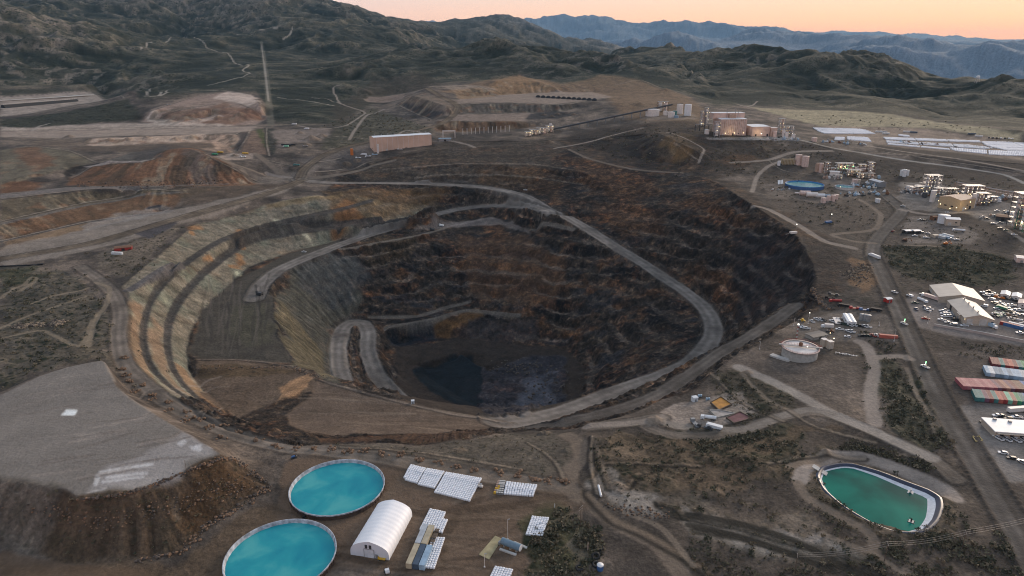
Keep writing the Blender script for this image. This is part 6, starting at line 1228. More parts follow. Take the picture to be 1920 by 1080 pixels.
truck(hit(1551,615),R(80),M_tank,'flatbed truck with a white load behind the thickener','box',L=9); t=container(hit(1665,634),R(75),'coral','coral striped container at the end of the thickener car row','lone containers'); 
for u,v,m,k,h,l in ((1566,567,M_red,'tank',80,'big red tank truck in the line of trucks above the trailers'),(1557,561,M_black,'flat',70,'black flatbed truck at the boulder end of the truck line'),(1563,554,M_dgrey,'flat',60,'dark truck standing behind the truck line'),(1581,576,M_black,'dump',80,'black dump truck beside the big red tank truck'),(1603,580,M_red,'flat',80,'red flatbed drill truck in the middle of the truck line'),(1622,583,M_blue,'flat',80,'dark blue flatbed truck in the truck line'),(1641,584,M_black,'dump',80,'black dump truck at the road end of the truck line')): truck(hit(u,v),R(h),m,l,k,L=9 if k!='tank' else 10)
p=hit(1664,566); t=shed(p,.3,5,4,3,.6,M_red,M_white,'small red booth with a white roof beside the wide road','guard_booth',doors=[('f',0,1,2,0,'door')],wins=[('r',0,1,1,1,'window')])
# thickener
c=P(1501,650,4.6); t=thing('thickener_tank',(c[0],c[1],0),.5,'round concrete thickener tank with a red railed bridge at the pit edge','tank'); Rt=11.7
MB().lathe([(Rt,-4.5),(Rt,4.6),(Rt-.4,4.6),(Rt-.4,3.9)],56).build('tank_wall',M_conc,t); MB().lathe([(Rt-.3,3.9),(2,4.2),(.05,4.25)],56).build('pale_cover',M_tank,t)
r=MB(); rp=MB().lathe([(Rt+.9,4.35),(Rt+.9,4.55),(Rt,4.55),(Rt,4.35)],56).build('walkway',M_pink,t)
for i in range(48): a=2*math.pi*i/48; r.tube((math.cos(a)*(Rt+.8),math.sin(a)*(Rt+.8),4.5),(math.cos(a)*(Rt+.8),math.sin(a)*(Rt+.8),5.6),.05,4)
r.lathe([(Rt+.8,5.55),(Rt+.85,5.62),(Rt+.75,5.62),(Rt+.8,5.55)],56).build('railing',M_red,rp)
rzb=-.75; b=MB().box((0,0,5.2),(2*Rt+5,2.2,.35),0,rzb); br=b.build('bridge',M_grey,t); q=MB()
for s in (-1,1):
    for k in range(15):
        x=-Rt-2+k*(2*Rt+4)/14; q.tube((x*math.cos(rzb)-s*1.1*math.sin(rzb),x*math.sin(rzb)+s*1.1*math.cos(rzb),5.2),(x*math.cos(rzb)-s*1.1*math.sin(rzb),x*math.sin(rzb)+s*1.1*math.cos(rzb),6.6),.05,4)
    q.tube((-(Rt+2)*math.cos(rzb)-s*1.1*math.sin(rzb),-(Rt+2)*math.sin(rzb)+s*1.1*math.cos(rzb),6.5),((Rt+2)*math.cos(rzb)-s*1.1*math.sin(rzb),(Rt+2)*math.sin(rzb)+s*1.1*math.cos(rzb),6.5),.07,4)
q.build('bridge_railing',M_red,br); MB().lathe([(1.3,5.2),(1.3,7.4),(.9,7.8),(.05,7.9)],12).build('drive_head',M_rust,br); bulb((2.5,-3.5,5.4),.3,t,M_lampw)
p=hit(1463,672); o=MB().box((0,0,.4),(4,14,1.2)).box((0,-4,1.2),(3.5,4,.5)).build('loading_slab',M_pale); o.location=p; o.rotation_euler=(0,0,.7); tag(o,'pale slab leaning down from the foot of the thickener','slab')
for u,v,l in ((1544,649,'cream square tank nearest the thickener'),(1555,653,'cream square tank with a lamp, beside its twin')):
    p=hit(u,v); t=thing('square_tank',p,.25,l,'tank','twin cream square tanks'); MB().box((0,0,2.6),(3.6,3.6,5.8)).build('body',M_cream,t); m=MB(); [m.box((s*1.2,-1.85,2.6),(.15,.15,5.8)) for s in (-1,0,1)]; m.build('stiffener_row',M_tank,t); MB().box((0,0,5.6),(3.8,3.8,.2)).build('lid',M_tank,t)
p=hit(1561,651); bulb((p[0],p[1],6),.3); glow((p[0]+2,p[1]-2,6),200)
p=hit(1530,632); t=shed(p,.4,14,8,2.2,.4,M_conc,M_dgrey,'low flat roofed pump house behind the cream square tanks','pump_house',doors=[('f',0,2,2,0,'open_door')],wins=[('r',0,1,1,1,'window')]); bulb((p[0]+8,p[1]-4,3.5),.25)
o=MB(); 
for k in range(10): o.tube((k*2.2,RS.uniform(-1,1),.6),(k*2.2+4,RS.uniform(-1,1),.6),.25,6); o.box((k*2.2,0,.4),(.4,1.6,.9))
o=o.build('pipe_bundle',M_tank); o.location=hit(1567,662); o.rotation_euler=(0,0,-.5); tag(o,'bundle of pale pipes on supports in front of the cream square tanks','pipes')
p=hit(1493,637); t=thing('lattice_mast',p,0,'red and white lattice mast above the thickener','mast'); h=hz(p[0],p[1],608)-p[2]; m=MB()
for k in range(8):
    z0,z1=h*k/8,h*(k+1)/8
    for a in range(3): q=2.1*a; r2=2.1*(a+1); m.tube((.4*math.cos(q),.4*math.sin(q),z0),(.4*math.cos(q),.4*math.sin(q),z1),.06,4,k%2); m.tube((.4*math.cos(q),.4*math.sin(q),z0),(.4*math.cos(r2),.4*math.sin(r2),z1),.04,4,k%2)
m.build('lattice',[M_red,M_white],t); MB().box((0,0,h),(.8,.8,.5)).build('lamp_head',M_lampw,t)
for u,v,vt,l in ((1515,607,587,'lamp pole nearest the pit behind the first white pickup'),(1676,640,619,'lamp pole at the coral container'),(1424,655,640,'short white lamp post on the bare dirt left of the thickener'),(1648,611,604,'lamp pole on the bank right of the grey tanks'),(1488,611,596,'lamp pole over the yellow loader at the pit edge'),(1739,607,585,'lamp pole by the red pickup')): 
    p=hit(u,v); lamp_pole(p,hz(p[0],p[1],vt)-p[2],l,lit='first' in l)
for u,v,l in ((1503,603,'yellow loader at the pit edge by the first pickup'),(1557,623,'rusty excavator beside the flatbed behind the thickener')):
    p=hit(u,v); t=thing('wheel_loader',p,1.,l,'loader'); MB().prism([(-2.5,.6),(1.2,.6),(1.4,1.3),(.3,1.5),(.2,2.8),(-1,2.8),(-1.2,1.7),(-2.6,1.6)],-.9,.9).build('body',M_yel if 'yellow' in l else M_rust,t); MB().prism([(2.0,.2),(3.2,.2),(3.3,.5),(2.4,1.3),(2.0,1.1)],-1.3,1.3).build('bucket',M_dgrey,t); MB().box((0,1.7,1.2),(.5,1.8,.35)).build('lift_arm',M_dgrey,t); wheels(t,(.9,-1.5),.7,1.0,.45)
# settling bays, trucks and the white box by the small pad
for q,c,l in ((((1332,760),(1351,750),(1371,761),(1348,770)),(.36,.17,.03),'orange stained drying bay on the pale pad'),(((1330,772),(1350,770),(1378,776),(1345,784)),(.30,.27,.25),'grey drying bay between the orange and the maroon bays'),(((1362,785),(1387,774),(1410,785),(1376,795)),(.13,.055,.06),'maroon drying bay at the low end of the pale pad')):
    w=[hit(u,v) for u,v in q]; z=max(p[2] for p in w)+.25; cx=sum(p[0] for p in w)/4; cy=sum(p[1] for p in w)/4; t=thing('drying_bay',(cx,cy,z),0,l,'basin')
    MB().poly([(p[0]-cx,p[1]-cy,.05) for p in w][::-1]).build('bay_floor',mat('bay_'+l.split()[0],c,.8,var=.35,scale=.25),t); k=MB()
    for i in range(4): a,b=w[i],w[(i+1)%4]; k.box(((a[0]+b[0])/2-cx,(a[1]+b[1])/2-cy,-.2),(dist(a,b)+.4,.4,1.4),0,ang(a,b))
    k.build('kerb_wall',M_conc if 'grey' in l else M_wood,t)
p=hit(1302,752); t=shed(p,.3,3.2,3,2.8,.25,M_white,M_white,'small white box hut at the top of the pale pad','box_hut',doors=[('f',0,1,2,0,'door')],wins=[('r',0,.8,.7,1.2,'window')],over=.1)
for u,v,m,k,h,l in ((1328,787,M_white,'tank',75,'white vacuum truck highest of the trucks on the pale pad'),(1303,797,M_grey,'flat',10,'grey flatbed truck nearest the small track loop'),(1322,804,M_dgrey,'flat',60,'dark flatbed truck lowest on the pale pad'),(1338,804,M_white,'dump',70,'white dump truck lowest beside the dark flatbed')): truck(hit(u,v),R(h),m,l,k,L=9)
for u,v,l in ((1310,744,'blue drum pair behind the white box hut'),(1325,750,'blue drum at the orange bay')): p=hit(u,v); o=MB().lathe([(.6,0),(.65,.9),(.6,1.5),(.02,1.55)],12).lathe([(.6,0),(.65,.9),(.6,1.5),(.02,1.55)],12,0,(1.5,.2,0)).build('steel_drum',COLS['pale blue']); o.location=p; tag(o,l,'drum')
# vehicles on the roads
truck(hit(1639,483),R(12),M_white,'white semi truck on the wide road below the junction','box','trailer_truck',L=15)
for u,v,h,k,l in ((1677,549,20,'pickup','white pickup on the wide road level with the workshop scrub'),(1695,608,15,'pickup','white pickup with a green beacon on the wide road by the truck yard'),(1734,689,20,'pickup','white pickup with a green beacon on the wide road by the containers'),(1693,387,30,'pickup','white pickup on the road bend above the junction'),(1674,434,-50,'suv','reddish car climbing the road to the junction'),(985,357,70,'pickup','white pickup on the haul road on the far pit wall'),(570,473,75,'pickup','white pickup on the haul road above the inner plateau')):
    col='red' if 'reddish' in l else 'white'; o=car(k,col,hit(u,v),R(h),l,'vehicles on the mine roads')
    if 'beacon' in l: p=hit(u,v); t=thing('beacon_whip',(p[0],p[1],p[2]+1.2),0,'green lit whip beacon on the white pickup %s'%('by the truck yard' if u<1710 else 'by the containers'),'beacon'); MB().tube((0,0,0),(0,0,3.2),.05,5).build('mast',M_white,t); MB().tube((0,0,1.4),(0,0,3.2),.16,6).build('glow_rod',M_lampg,t)
# ---- junction yard
lot('in the junction yard below the plant','vehicles in the junction yard',[(1715,443,80,'pickup','white'),(1736,446,80,'pickup','white'),(1783,449,80,'pickup','white'),(1793,450,80,'pickup','white'),(1728,437,60,'suv','silver'),(1740,438,40,'suv','white'),(1731,414,80,'pickup','black'),(1725,413,80,'pickup','silver')],'road')
lot('along the pale road below the tower','vehicles along the pale road',[(1842,407,50,'pickup','blue'),(1850,411,50,'pickup','black'),(1876,429,50,'pickup','black'),(1887,433,50,'pickup','green'),(1901,441,50,'pickup','white'),(1875,419,60,'pickup','silver'),(1863,420,60,'pickup','white'),(1869,396,80,'pickup','white'),(1886,397,80,'pickup','black'),(1776,399,80,'suv','white')],'plant')
for u,v,m,l in ((1701,437,M_roofw,'white roofed open shelter at the road end of the junction yard'),(1717,437,M_roofw,'bigger white roofed shelter second in the junction yard')): p=hit(u,v); shed(p,.15,8,6,3,.4,M_dgrey,m,l,'open_shelter',doors=[('f',0,4,2.4,0,'open_door')],wins=[('l',0,2,1.5,.8,'window')])
for k,(u,v,c) in enumerate(((1762,446,'light grey'),(1770,446,'pale blue'),(1777,444,'white'))): container(hit(u,v),R(20),c,'%s small container in the junction yard row'%c,'containers in the junction yard')
p=hit(1753,445); t=shed(p,.1,5,4,2.6,.3,M_cream,M_cream,'cream lit hut in the junction yard row','lit_hut',doors=[('f',0,1,2,0,'door')],wins=[('f',1.8,1,1,1,'window')]); bulb((p[0],p[1]-3.5,3.2),.3); glow((p[0],p[1]-5,4),200)
truck(hit(1797,434),R(60),M_white,'white tank trailer alone on the bank above the junction yard','tank',L=12)
p=hit(1775,447); 
for u,v,m,l in ((1773,459,M_orange,'orange excavator at the front edge of the junction yard'),(1697,452,M_rust,'rusty excavator beside the shelter end of the junction yard')):
    p=hit(u,v); t=thing('excavator',p,RS.uniform(0,6),l,'excavator'); tr=MB(); [tr.prism([(-1.9,0),(1.9,0),(2.2,.4),(1.9,.8),(-1.9,.8),(-2.2,.4)],s*1.2-.3,s*1.2+.3) for s in (-1,1)]; tr.build('track',M_black,t)
    MB().box((0,-.4,1.7),(2.6,3.4,1.3)).box((-.7,.8,2.3),(1.1,1.4,1.5)).build('body',m,t); MB().tube((.4,1.2,2),(.4,4,4.2),.3,6).tube((.4,4,4.2),(.4,6,2.0),.24,6).box((.4,6,1.5),(1.1,.9,1.0)).build('boom',m,t)
p=hit(1768,418); tank(0,0,12,9,M_white,'wide white tank joined to the cream block by the junction',p=p,ladder=False); p=hit(1783,421); shed(p,-.3,14,11,7,1.2,M_cream,M_roofw,'cream block with a white roof beside the wide white tank','process_building',doors=[('f',-3,3,3.5,0,'roller_door')],wins=[('f',3,2,1.2,3,'window'),('r',0,2,1.2,3,'window')]); p=hit(1750,412); shed(p,.2,6,5,4,.6,M_rust,M_rust,'small rusty shed left of the wide white tank','rusty_shed',doors=[('f',0,2,2.5,0,'open_door')],wins=[('r',0,1,1,1,'window')])
# ---------------------------------------------------------------- plants, mill, tanks and the far yards
def frame_tower(p,w,d,h,floors,label,m=M_dgrey,lights=6,name='process_tower',cat='tower',rz=0,vessels=2,pt=()):
    t=thing(name,p,rz,label,cat); f=MB(); fl=MB()
    for sx in (-1,1):
        for sy in (-1,1): f.box((sx*w/2,sy*d/2,h/2-.5),(.45,.45,h+1))
    for k in range(1,floors+1):
        z=h*k/floors; fl.box((0,0,z),(w+.8,d+.8,.25))
        for sx in (-1,1): f.tube((sx*w/2,-d/2,z-h/floors),(sx*w/2,d/2,z),.12,4); f.box((sx*(w/2+.35),0,z+1.0),(.08,d+.8,.08))
        for sy in (-1,1): f.tube((-w/2,sy*d/2,z-h/floors),(w/2,sy*d/2,z),.12,4); f.box((0,sy*(d/2+.35),z+1.0),(w+.8,.08,.08))
    f.build('steel_frame',m,t); fl.build('floor_deck',M_grey,t)
    for k in range(vessels): x=-w/2+w*(k+.5)/vessels; MB().lathe([(w/vessels*.33,1),(w/vessels*.33,h*.9),(.05,h*.97)],14,0,(x,0,0)).build('vessel',[M_tank,M_pink,M_grey][k%3],t)
    for k in range(lights): bulb((RS.uniform(-w/2,w/2),-d/2-.5,h*(RS.randint(0,floors)+.8)/floors),.23,t,M_lamp if RS.rand()<.7 else M_lampw)
    return t
def block_b(u0,v0,u1,v1,vt,depth,label,mw,mr,name='process_building',rise=1.0,doors=(),wins=(),ribs=0,g=None,base=3):
    a=hit(u0,v0); b=hit(u1,v1); rz=ang(a,b); L=dist(a,b); h=hz(*a[:2],vt)-a[2]; n=(-math.sin(rz),math.cos(rz)); p=((a[0]+b[0])/2+n[0]*depth/2,(a[1]+b[1])/2+n[1]*depth/2,min(a[2],b[2]))
    t=shed(p,rz,L,depth,h-rise,rise,mw,mr,label,name,doors=list(doors),wins=list(wins),base=base)
    if ribs:
        m=MB(); [m.box((-L/2+L*(k+.5)/ribs,-depth/2-.15,(h-rise)/2),(.35,.3,h-rise)) for k in range(ribs)]; m.build('pilaster_row',M_tank,t)
    return t,L,depth,h,rz,p
# mill on the hill
M_mill=mat('mill_cladding',(.52,.39,.33),.65,var=.18,scale=.12); M_mill2=mat('mill_cladding_stained',(.46,.34,.29),.65,var=.3,scale=.22)
t,L,D_,h,rz,p=block_b(1349.5,253.5,1398,254,222,34,'tall pinkish mill hall with dark stained ribs on the hill',M_mill2,M_roofw,'mill_building',.8,[('f',-18,3,3.5,0,'roller_door'),('f',0,3,4,0,'open_door')],[('f',-8,1.5,1.2,3,'window'),('f',10,1.5,1.2,3,'window')],14)
MB().box((-2,D_*.30,h+3.5),(L+10,D_*.5,9)).build('upper_storey',M_mill,t); MB().box((-2,D_*.30,h+8.2),(L+10.6,D_*.5+.6,.5)).build('upper_roof',M_roofw,t); MB().box((2,-2,h+3),(11,8,7)).build('roof_penthouse',M_tan,t)
for x in (-6,9,14): MB().tube((x,2,h),(x,2,h+15),.5,8).build('stack',M_grey,t)
for x in (-14,2,18): bulb((x,-D_/2-1,4.5),.4,t)
glow((p[0]-3,p[1]-D_/2-8,p[2]+7),1500)
t,L,D_,h,rz,p2=block_b(1409,255.5,1442,255.5,236,40,'lower pinkish mill hall with a white roof, right of the tall mill hall',M_mill,M_roofw,'mill_building',1.0,[('f',-9,3,4,0,'open_door'),('f',13,3,4,0,'open_door'),('l',0,4,4,0,'roller_door')],[('f',2,1.5,1.2,6,'window')]); bulb((1,-D_/2-1,5),.55,t,M_lampw); glow((p2[0],p2[1]-D_/2-8,p2[2]+7),1500)
block_b(1445,256,1456,256,239,12,'small pinkish block right of the lower mill hall',M_mill,M_tank,'annex_building',.5,[('f',0,2,3,0,'door')],[('f',3,1,1,5,'window')])
for u,v,w,d,hh,fl,l,n in ((1317,236,9,8,26,5,'lit steel tower between the tank hill and the mill',2),(1323,236,7,7,32,5,'taller lit steel tower beside the mill conveyors',1),(1343,256,8,8,24,4,'grey steel stair tower at the left corner of the tall mill hall',1),(1463,250,10,10,26,4,'lit green and white tower right of the mill halls',2),(1478,254,16,9,16,3,'low lit steel structure at the right end of the mill',4)):
    frame_tower(hit(u,v),w,d,hh,fl,l,M_grey,7,vessels=n)
for u,v,dia,hh,m,l in ((1452,257,6,9,M_pink,'small pinkish tank below the mill annex'),(1468,257,5,12,M_tank,'pale tank at the right of the mill annex'),(1474,258,6,8,M_tank,'squat pale tank at the far right of the mill'),(1487,258,6,6,M_tank,'squat pale tank where the white road leaves the mill'),(1325,251,8,7,M_tank,'small pale tank below the lit steel towers')): tank(u,v,dia,hh,m,l,ladder=False)
a=hit(1303,246); b=hit(1345,245); t=thing('pipe_bridge',a,ang(a,b),'thin pipe bridge running from the tank hill to the mill','pipes'); L=dist(a,b); MB().box((L/2,0,11),(L,1.8,1.4)).build('pipe_deck',M_grey,t); m=MB(); [m.box((L*k/5,0,4),(.6,1.6,14)) for k in range(6)]; m.build('bent_row',M_dgrey,t)
for u,v,vt,dia,m,l in ((1223,217,205,27,M_tank,'wide pale pinkish tank at the left end of the tank hill'),(1274,213,195.5,12.5,M_tank,'left one of the two tall pale silos on the tank hill'),(1289,216,196,13.5,M_white,'right one of the two tall pale silos on the tank hill'),(1247.5,216,208.5,10,M_tank,'pale tank beside the wide tank on the tank hill'),(1258.5,220,210,13,M_tank,'broad pale tank in front on the tank hill'),(1265,216,208,9,COLS['teal'],'teal tank in front of the silos on the tank hill'),(1268,221,217,9,COLS['grey blue'],'low grey blue tank at the front of the tank hill')):
    p=hit(u,v); tank(u,v,dia,max(4,hz(p[0],p[1],vt)-p[2]),m,l)
p=hit(1245,210); frame_tower((p[0],p[1]+15,p[2]),22,8,20,3,'rusty steel frame behind the tanks on the tank hill',M_rust,2,vessels=2)
# conveyor from the crusher up to the tank hill
a=hit(1035,246); b=hit(1262,214); t=thing('conveyor_gallery',(a[0],a[1],a[2]),ang(a,b),'long dark conveyor gallery climbing from the lit crusher to the tank hill','conveyor'); L=dist(a,b); z1=b[2]-a[2]+16
MB().prism([(-1.6,2),(1.6,2),(1.6,4.6),(0,5.2),(-1.6,4.6)],0,L,0).build('gallery',M_dgrey,t); g=t.children[0]; g.rotation_euler=(0,-math.atan2(z1,L),0)
m=MB(); 
for k in range(1,14):
    x=L*k/14; wx,wy=a[0]+math.cos(ang(a,b))*x,a[1]+math.sin(ang(a,b))*x; zg=float(zat(wx,wy))-a[2]; zt_=2+z1*k/14
    if zt_-zg>.5: m.box((x,0,(zt_+zg)/2-.5),(.5,2.6,zt_-zg+1))
m.build('trestle_row',M_grey,t)
# lit crusher
for k,(u,v,w,d,hh,l) in enumerate(((990,256,11,8,9,'lit crusher deck at the left end of the crushing plant'),(1001,253,16,9,10,'lit screen deck in the crushing plant'),(1016,251,20,9,11,'long lit deck in the middle of the crushing plant'),(1030,248,14,9,13,'lit deck at the right end of the crushing plant'))): frame_tower(hit(u,v),w,d,hh,2,l,M_cream,8,'crusher_deck','crusher',.2,2)
p=hit(1032,245); tank(0,0,6,13,M_tank,'pale bin standing over the crushing plant',p=p,ladder=False); 
for u,v in ((992,258),(1010,256),(1028,252)): h_=hit(u,v); glow((h_[0],h_[1]-8,h_[2]+10),1100)
# conveyor posts and gate left of the crusher
a=hit(868,251); b=hit(955,245)
for k in range(12):
    s=k/11; p=hit(868+87*s,252.5-6*s); t=thing('conveyor_post',p,.1,'pale steel post in the row of twelve between the warehouse and the crusher','post','row of conveyor posts'); MB().box((0,0,5),(.9,.9,12)).build('column',M_tank,t); MB().box((0,0,11.2),(2.2,.6,.6)).build('head_beam',M_grey,t)
p=hit(842,258); t=thing('gantry_frame',p,.1,'pale gantry frame between the warehouse and the row of posts','gantry'); m=MB(); [m.box((x,0,5.5),(1.2,1.2,13)) for x in (-11,11)]; m.build('leg_pair',M_tank,t); MB().box((0,0,12),(24,1.4,1.6)).build('top_beam',M_tank,t)
# warehouse
t,L,D_,h,rz,p=block_b(702,285.5,809.5,272,256.5,24,'long pinkish warehouse with a pale roof above the far pit rim',mat('warehouse_cladding',(.56,.39,.30),.6,var=.15,scale=.05),M_roofw,'warehouse',1.5,[('f',-30,4,4.5,0,'roller_door'),('f',5,4,4.5,0,'open_door'),('f',30,4,4.5,0,'open_door')],[('l',0,3,2,4,'window')],11,base=6)
for k in range(9): MB().tube((-L/2+6+k*(L-12)/8,0,h),(-L/2+6+k*(L-12)/8,0,h+3),.4,6).build('roof_stack',M_grey,t)
p=hit(709,287); tank(0,0,3.6,15,M_tank,'slender pale silo at the near corner of the warehouse',p=p,ladder=False); p=hit(660,290); tank(0,0,5,10,M_orange,'orange tan silo standing left of the warehouse',p=p,ladder=False)
for u,v,m,k,l in ((682,291,M_white,'box','white box truck left of the warehouse'),(691,293,M_white,'flat','white flatbed truck left of the warehouse, by the bank'),(703,291,COLS['pale blue'],'flat','pale blue flatbed at the near end of the warehouse'),(672,297,M_white,'flat','white truck nearest the rim road left of the warehouse'),(733,276,M_white,'box','white box truck before the warehouse front'),(750,281,M_tank,'flat','pale truck nearest the rim before the warehouse')): truck(hit(u,v),R(80),m,l,k,L=10)
block_b(823,265,846,264,260,14,'low blue grey shed at the right end of the warehouse',M_grey,COLS['steel blue'],'yard_shed',.6,[('f',0,4,3,0,'open_door')],[('l',0,2,1,1,'window')])
# black mounds on the upper terrace; far left cells
for k in range(12):
    p=hit(1009+k*9.6,182.5+k*.55); o=MB().lathe([(6.5,-.5),(6.0,2.2),(4.2,4.2),(1.8,5.3),(.05,5.5)],14); o=o.build('dark_mound',mat('black_ore',(.02,.02,.022),.9,var=.3)); o.location=p; o.scale=(1.0,.8,1); tag(o,'black mound in the row of twelve on the upper tailings terrace','mound','row of black mounds')
a=hit(10,203); b=hit(148,190); t=thing('lined_cell_wall',a,ang(a,b),'long black lined wall with a row of pale stakes on the far left pad','wall'); L=dist(a,b); MB().prism([(-2,-1),(14,-1),(10,7),(4,7.5)],0,L).build('black_lining',M_black,t); m=MB(); [m.box((L*(k+.5)/40,5,8.2),(.8,.8,3)) for k in range(40)]; m.build('stake_row',M_tank,t)
q=[hit(u,v) for u,v in ((0,186),(140,178.5),(176,180),(120,183.5),(0,190))]; c=q[0]; t=thing('lined_pond',c,0,'long pale lined pond on the far left pad','pond'); zz_=sum(p[2] for p in q)/5+1.2
MB().poly([(p[0]-c[0],p[1]-c[1],zz_-c[2]) for p in q][::-1]).build('water',mat('pale_water',(.33,.42,.46),.25,var=.1,scale=.02),t); m=MB()
for i in range(5): a,b=q[i],q[(i+1)%5]; m.box(((a[0]+b[0])/2-c[0],(a[1]+b[1])/2-c[1],zz_-c[2]-.2),(dist(a,b)+1,2.5,1.6),0,ang(a,b))
m.build('liner_edge',M_pale,t)
p=hit(1832,152); p=PD(1832,153,2460); t=thing('water_tower',(p[0],p[1],float(zat(p[0],p[1]))),0,'small white tower on the right ridge against the hazy valley','tower'); m=MB(); [m.tube((sx*4,sy*4,-2),(sx*2.5,sy*2.5,12),.5,6) for sx in (-1,1) for sy in (-1,1)]; m.build('legs',M_tank,t); MB().lathe([(4.2,11),(5,13),(5,17),(3,19),(.05,19.5)],16).build('bowl',M_white,t)
# left mine yard vehicles
for u,v,m,k,l in ((403,291,COLS['green'],'dump','green tinged truck beside the orange heap'),(413,287,M_yel,'dump','yellow dump truck behind the orange heap'),(456,295,M_white,'flat','white flatbed beside the yellow loaders on the heap yard'),(460,289,M_yel,'dump','yellow dump truck at the right of the heap yard'),(536,276,COLS['mint'],'box','mint truck in the line on the upper pad'),(533,273,M_black,'dump','black dump truck first in the upper pad line'),(541,273.5,M_black,'dump','black dump truck second in the upper pad line'),(549,273,M_black,'dump','black dump truck third in the upper pad line'),(573,275,M_grey,'flat','grey flatbed right of the black trucks'),(556,311,COLS['teal'],'dump','dark teal truck near the road crossing'),(575,243,M_white,'box','white truck at the back of the upper pad'),(552,234,M_white,'box','white truck on the upper pad rim'),(317,197,M_grey,'flat','grey machine on the reddish dump hill'),(690,295.5,M_grey,'box','grey van on the bank left of the warehouse')): truck(hit(u,v),R(85),m,l,k,L=10)
for u,v,l in ((232,468,'small red shed'),(220,477,'x')):
    p=hit(u,v); 
    if l=='x': container(p,R(80),'white','white container beside the red pit shed left of the terraces','lone containers')
    else: shed(p,.4,16,9,3,.8,M_red,M_rust,'dark red shed in a dug pit left of the terraces','red_shed',doors=[('f',0,3,2.5,0,'open_door')],wins=[('r',0,1,1,1,'window')])
p=hit(32,499); o=MB()
for k in range(16): o.tube((-24+k*3,RS.uniform(-.5,.5),.5),(-21+k*3,RS.uniform(-.5,.5),.5),.7,8)
o.box((22,0,1),(5,2.2,1.6)); o=o.build('black_pipe_string',M_black); o.location=p; o.rotation_euler=(0,0,.12); tag(o,'long black pipe string lying on the pale road at the left edge','pipe')
for u,v,l,m in ((487,553,'drill rig on the inner plateau edge',M_dgrey),(811,432,'drill rig with a mast on the shelf below the haul road',M_dgrey),(828,425,'white topped drill rig on the shelf below the haul road',M_white)):
    p=hit(u,v); t=thing('drill_rig',p,1.2,l,'drill rig'); tr=MB(); [tr.prism([(-2.6,0),(2.6,0),(3,.5),(2.6,1),(-2.6,1),(-3,.5)],s*1.6-.4,s*1.6+.4) for s in (-1,1)]; tr.build('track',M_black,t); MB().box((0,0,2.1),(3.4,6,2)).box((-.8,2.6,3.3),(1.6,1.8,2)).build('body',m,t); k=MB(); [k.tube((x,3.6,1),(x,3.2,11),.12,5) for x in (-.5,.5)]; [k.box((0,3.5-.04*j,1.5+j),(1,.1,.1)) for j in range(9)]; k.build('mast',M_dgrey,t)
p=hit(774,756); t=shed(p,.2,2.2,2.2,2,.2,M_white,M_white,'tiny white hut on the lip above the pit floor','small_hut',doors=[('f',0,.8,1.6,0,'door')],wins=[('r',0,.6,.6,1,'window')],over=.1)
# round blue pond and neighbours
p=hit(1508,350); round_pond((p[0],p[1],p[2]-.3),24.5,4.2,2.9,'round blue walled pond on the process pad',M_blue,mat('blue_liner',(.03,.16,.40),.5,var=.2),W_teal,rim=1.6)
p=hit(1583,353); round_pond((p[0],p[1],p[2]-.3),12,3.2,2.2,'small round pond with pale walls beside the blue walled pond',M_tank,M_liner,W_teal)
for u,v,vt,dia,m,l in ((1495.5,309,290,9.5,M_pink,'left one of two tall tan tanks behind the blue pond'),(1508.5,312,293,10,M_pink,'right one of two tall tan tanks behind the blue pond'),(1460,310,302,4.5,M_white,'small white tank at the track bend left of the tan tanks'),(1532,322,306,7,M_tan,'tan bin beside the ladder tower'),(1538,323,306,6,M_pink,'pinkish bin with a red frame top'),(1628,322,304,5.5,M_grey,'slender grey silo at the back of the lit pads'),(1600,344,336,5,M_pink,'left pinkish tank of three by the small pond'),(1605,344,336,5,M_pink,'middle pinkish tank of three by the small pond'),(1609,344,336.5,5,M_cream,'cream tank right of the three by the small pond'),(1690,329,319,5,M_white,'left front white tank of the four on the bank'),(1695,331,318,5,M_white,'right front white tank of the four on the bank'),(1700,329,319,5,M_white,'right back white tank of the four on the bank'),(1694,327,318,5,M_white,'rear white tank of the four on the bank'),(1543,380,371,6,M_pink,'lowest pinkish upright tank in the tank line below the blue pond'),(1553,377,367.5,5.5,M_pink,'second pinkish upright tank in the tank line below the blue pond'),(1561,377,366,5.5,M_pink,'third pinkish upright tank in the tank line below the blue pond'),(1567,375,365,5.5,M_pink,'last pinkish upright tank in the tank line below the blue pond'),(1645,379,373,6,M_white,'low white tank on the slope inside the road bend')):
    p=hit(u,v); tank(u,v,dia,max(3.5,hz(p[0],p[1],vt)-p[2]),m,l)
for u,v,L,dia,m,l in ((1509,367,13,6,M_pink,'pinkish drum tank at the left of the drum tank line'),(1522,370,13,6,M_tank,'pale drum tank in the middle of the drum tank line'),(1537,371,11,5,M_white,'white drum tank at the right of the drum tank line'),(1497,364.5,9,2.2,M_tank,'thin pale drum at the far left of the drum tank line'),(1549,371,9,4,COLS['grey blue'],'grey blue drum tank beside the upright tanks')): htank(u,v,L,dia,-.1,m,l)
for k in range(4):
    p=hit(1459+k*2.6,345-.3*k); o=MB().box((0,0,2.5),(1.3,13,.4)).box((0,-5.5,1.2),(1,.5,2.6)).box((0,5.5,1.2),(1,.5,2.6)).build('pale_rack',M_white); o.location=p; o.rotation_euler=(.25,0,-.3); tag(o,'pale slanting rack in the set of four left of the blue pond','rack','pale slanting racks')
p=hit(1477,308); t=thing('yellow_structure',p,0,'long dull yellow structure left of the tan tanks','structure'); MB().box((0,0,4),(19,5,8)).build('body',mat('dull_mustard',(.26,.20,.10),.7,var=.2),t); m=MB(); [m.box((-9+k*2.25,-2.7,4.2),(.5,.5,8.6)) for k in range(9)]; m.build('rib_row',M_cream,t)
